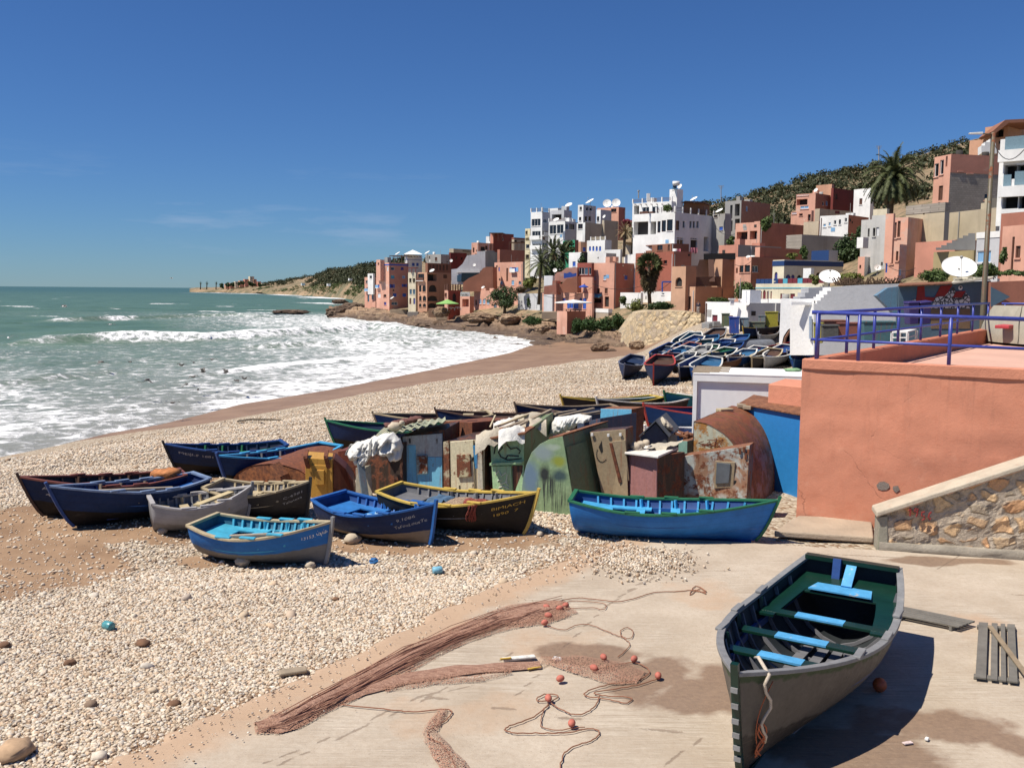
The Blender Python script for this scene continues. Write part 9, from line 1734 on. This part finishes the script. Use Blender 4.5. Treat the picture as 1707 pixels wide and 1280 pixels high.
# gravel heap on the ramp
rg = np.random.RandomState(9); nG = 1500; uu = rg.normal(0,1,nG) * .42; vv_ = rg.normal(0,1,nG) * .28; c = G_(1060,934); gx, gy = c.x + uu * 1.1, c.y + vv_ * 1.6; sG = rg.uniform(.012,.038,nG)
scatter('spilled_gravel',np.stack([gx,gy,.085 + sG * .3],-1),np.stack([rg.uniform(-1,1,nG),rg.uniform(-1,1,nG),rg.uniform(0,6,nG)],-1),np.stack([sG] * 3,-1),[proto_stone(20 + i,ms_) for i in range(3)])
nG = 420; ks = rg.uniform(0,1,nG); EP = [G_(a,b) for a,b in EDGE_PX]; gx = []; gy = []
for t in ks:
 q = t * (len(EP) - 1); i = min(int(q),len(EP) - 2); p = EP[i].lerp(EP[i + 1],q - i); off = abs(rg.normal(0,.45)); gx.append(p.x + off * SLABDIR.x); gy.append(p.y + off * SLABDIR.y)
sG = rg.uniform(.006,.022,nG); scatter('ramp_grit',np.stack([np.array(gx),np.array(gy),.082 + sG * .3],-1),np.stack([rg.uniform(-1,1,nG),rg.uniform(-1,1,nG),rg.uniform(0,6,nG)],-1),np.stack([sG] * 3,-1),[proto_stone(30 + i,ms_) for i in range(3)])
# ------------------------------------------------------------------ PERSON, GULLS
def skin_body(name,joints,edges,mat,parent,sub=2):
 me = bpy.data.meshes.new(name); me.from_pydata([j[0] for j in joints],edges,[]); o = bpy.data.objects.new(name,me); link(o,parent); md = o.modifiers.new('skin', 'SKIN'); md.use_smooth_shade = True
 for i, j in enumerate(joints): me.skin_vertices[0].data[i].radius = (j[1],j[2] if len(j) > 2 else j[1]); me.skin_vertices[0].data[i].use_root = (i == 0)
 s_ = o.modifiers.new('sub', 'SUBSURF'); s_.levels = sub; s_.render_levels = sub; me.materials.append(mat); return o
def person(label,foot,h,rz,top,legs,group=None):
 k = h / 1.75; rt_ = empty('person',foot,label, 'person',group,rz); skin = flat('skin',(.28,.15,.09),.6); J = []
 def a(x,y,z,r,r2=None): J.append(((x * k,y * k,z * k),r * k,(r2 or r) * k)); return len(J) - 1
 pel = a(0,0,.95,.15,.11); ch = a(0,0,1.28,.17,.11); nk = a(0,0,1.47,.055); hd = a(0,-.01,1.56,.08,.09); hd2 = a(0,-.015,1.66,.085,.10); E = [(pel,ch),(ch,nk),(nk,hd),(hd,hd2)]
 for s_ in (-1,1):
  hp = a(.09 * s_,0,.88,.09); kn = a(.10 * s_,-.06 + .02 * s_,.48,.062); an = a(.10 * s_,.02 * s_,.09,.042); to = a(.11 * s_,-.15 + .02 * s_,.035,.035); E += [(pel,hp),(hp,kn),(kn,an),(an,to)]
  sh = a(.19 * s_,0,1.40,.06); el = a(.25 * s_,.02,1.12,.043); wr = a(.25 * s_,-.06,.88,.03); hn = a(.25 * s_,-.09,.80,.032,.02); E += [(ch,sh),(sh,el),(el,wr),(wr,hn)]
 skin_body('body',J,E,skin,rt_)
 J2 = [((0,0,.90 * k),.165 * k,.13 * k),((0,0,1.30 * k),.185 * k,.125 * k),((0,0,1.44 * k),.08 * k)]; E2 = [(0,1),(1,2)]
 for s_ in (-1,1): b = len(J2); J2 += [((.19 * s_ * k,0,1.40 * k),.07 * k),((.25 * s_ * k,.02 * k,1.12 * k),.055 * k),((.255 * s_ * k,-.05 * k,.93 * k),.045 * k)]; E2 += [(1,b),(b,b + 1),(b + 1,b + 2)]
 skin_body('jacket',J2,E2,top,rt_); J3 = [((0,0,.93 * k),.155 * k,.12 * k)]; E3 = []
 for s_ in (-1,1): b = len(J3); J3 += [((.09 * s_ * k,0,.86 * k),.10 * k),((.10 * s_ * k,(-.06 + .02 * s_) * k,.48 * k),.075 * k),((.10 * s_ * k,.02 * s_ * k,.10 * k),.06 * k)]; E3 += [(0,b),(b,b + 1),(b + 1,b + 2)]
 skin_body('trousers',J3,E3,legs,rt_)
 m = MB(); m.blob(Vector((0,.015 * k,1.69 * k)),.09 * k,.105 * k,.075 * k,12,8,.05); m.build('hair',DARK,rt_,True,recalc=True).matrix_parent_inverse = Matrix.Identity(4)
 for nm, c_, r_ in (('nose',(0,-.112,1.60),.018),('ear',(-.085,0,1.60),.02),('ear',(.085,0,1.60),.02)): m = MB(); m.blob(Vector(c_) * k,r_ * k,r_ * k,r_ * 1.4 * k,7,5); m.build(nm,skin,rt_,True).matrix_parent_inverse = Matrix.Identity(4)
 return rt_
g = gp(1131,577); person('person in a grey jacket standing on the shingle below the round stone wall',g,18.5 * g.y / FPX,.5,flat('grey jacket',(.13,.13,.15),.9),flat('dark trousers',(.05,.05,.06),.9))
g = at(1164,512,118); person('person in a dark top standing by the wall right of the peach house door',g - Vector((0,0,.9)),1.7,-.4,flat('blue black top',(.03,.035,.06),.9),flat('light trousers',(.35,.33,.3),.9))
mGULL = flat('gull white',(.72,.71,.69),.7); mGULB = flat('gull grey wing',(.13,.12,.11),.7)
for k, (px,py,d_,s_,up,wh) in enumerate(((286,464,160,1,.3,1),(107,511,95,1.1,.4,1),(184,541,110,1.1,.3,1),(14,563,80,1.1,.5,1),(169,603,75,1.1,-.3,0),(217,603,90,.8,.2,0),(303,609,85,1,.5,0),(323,604,85,1,.7,0),(353,599,85,1,.2,0),(338,620,80,1,.9,0),(376,621,80,1,.8,0),(245,633,72,1.2,-.5,0),(311,640,72,1.1,-.6,0),(322,628,76,1,.2,0),(395,634,76,1,.1,0),(408,631,76,1,.5,0),(330,649,68,1,.1,0),(287,671,62,1,.2,0))):
 c = at(px,py,d_); rt_ = empty('seagull',c, 'white bodied gull flying over the sea' if wh else 'dark winged gull skimming the foaming surf', 'seagull', 'white gulls over open water' if wh else 'gulls skimming the surf',rz=k * .7); m = MB(); m.blob(Vector((0,0,0)),.22 * s_,.09 * s_,.08 * s_,9,7); m.blob(Vector((.22 * s_,0,.03)),.06 * s_,.05 * s_,.05 * s_,7,5); m.add([(-.18 * s_,-.03,0),(-.18 * s_,.03,0),(-.36 * s_,.08,0),(-.36 * s_,-.08,0)],[(0,1,2,3)]); m.build('body',mGULL if wh else mGULB,rt_,True).matrix_parent_inverse = Matrix.Identity(4)
 for sg in (-1,1):
  m = MB(); rows = []
  for i in range(7):
   t = i / 6; y = sg * (.05 + .62 * t) * s_; z = s_ * (up * .42 * math.sin(min(1,t * 1.5) * 1.4) - max(0,t - .55) * .35 * (1 if up > 0 else -.4)); ch_ = (.13 - .11 * t ** 2) * s_; rows.append([(.06 * s_ + ch_ - .12 * t * s_,y,z),(.06 * s_ - ch_ - .12 * t * s_,y,z - .01)])
  m.grid([[Vector(p) for p in r] for r in rows]); m.build('wing',mGULB,rt_,True).matrix_parent_inverse = Matrix.Identity(4)
# overhead wires of the village
mWIRE = flat('black cable',(.02,.02,.02),.8)
for k, (x0,y0,d0,x1,y1,d1,sag,lab) in enumerate(((905,492,175,987,479,176,1.2, 'black cable sagging along the low pink cafe front'),(987,473,174,1069,477,172,.8, 'black cable across the large pink cafe house'),(1188,372,178,1225,390,165,1.0, 'cable between the big white villa and the slope'),(1225,441,131,1252,436,130,.4, 'cable on the terracotta house by the round bush'),(1476,440,94,1526,447,90,.5, 'cable along the narrow pink house'),(1656,236,40,1707,250,30,.5, 'cable running right from the lamp post'),(871,478,220,905,470,190,.8, 'cable between the pink houses by the white yard'),(1066,484,168,1118,470,160,1.0, 'cable above the white terrace house'))):
 a, b = at(x0,y0,d0), at(x1,y1,d1); m = MB(); m.tube([a.lerp(b,t / 10) - Vector((0,0,sag * 4 * (t / 10) * (1 - t / 10))) for t in range(11)],.03 * d0 / 170 + .008,5); tag(m.build('cable',mWIRE,None,True),lab, 'cable')
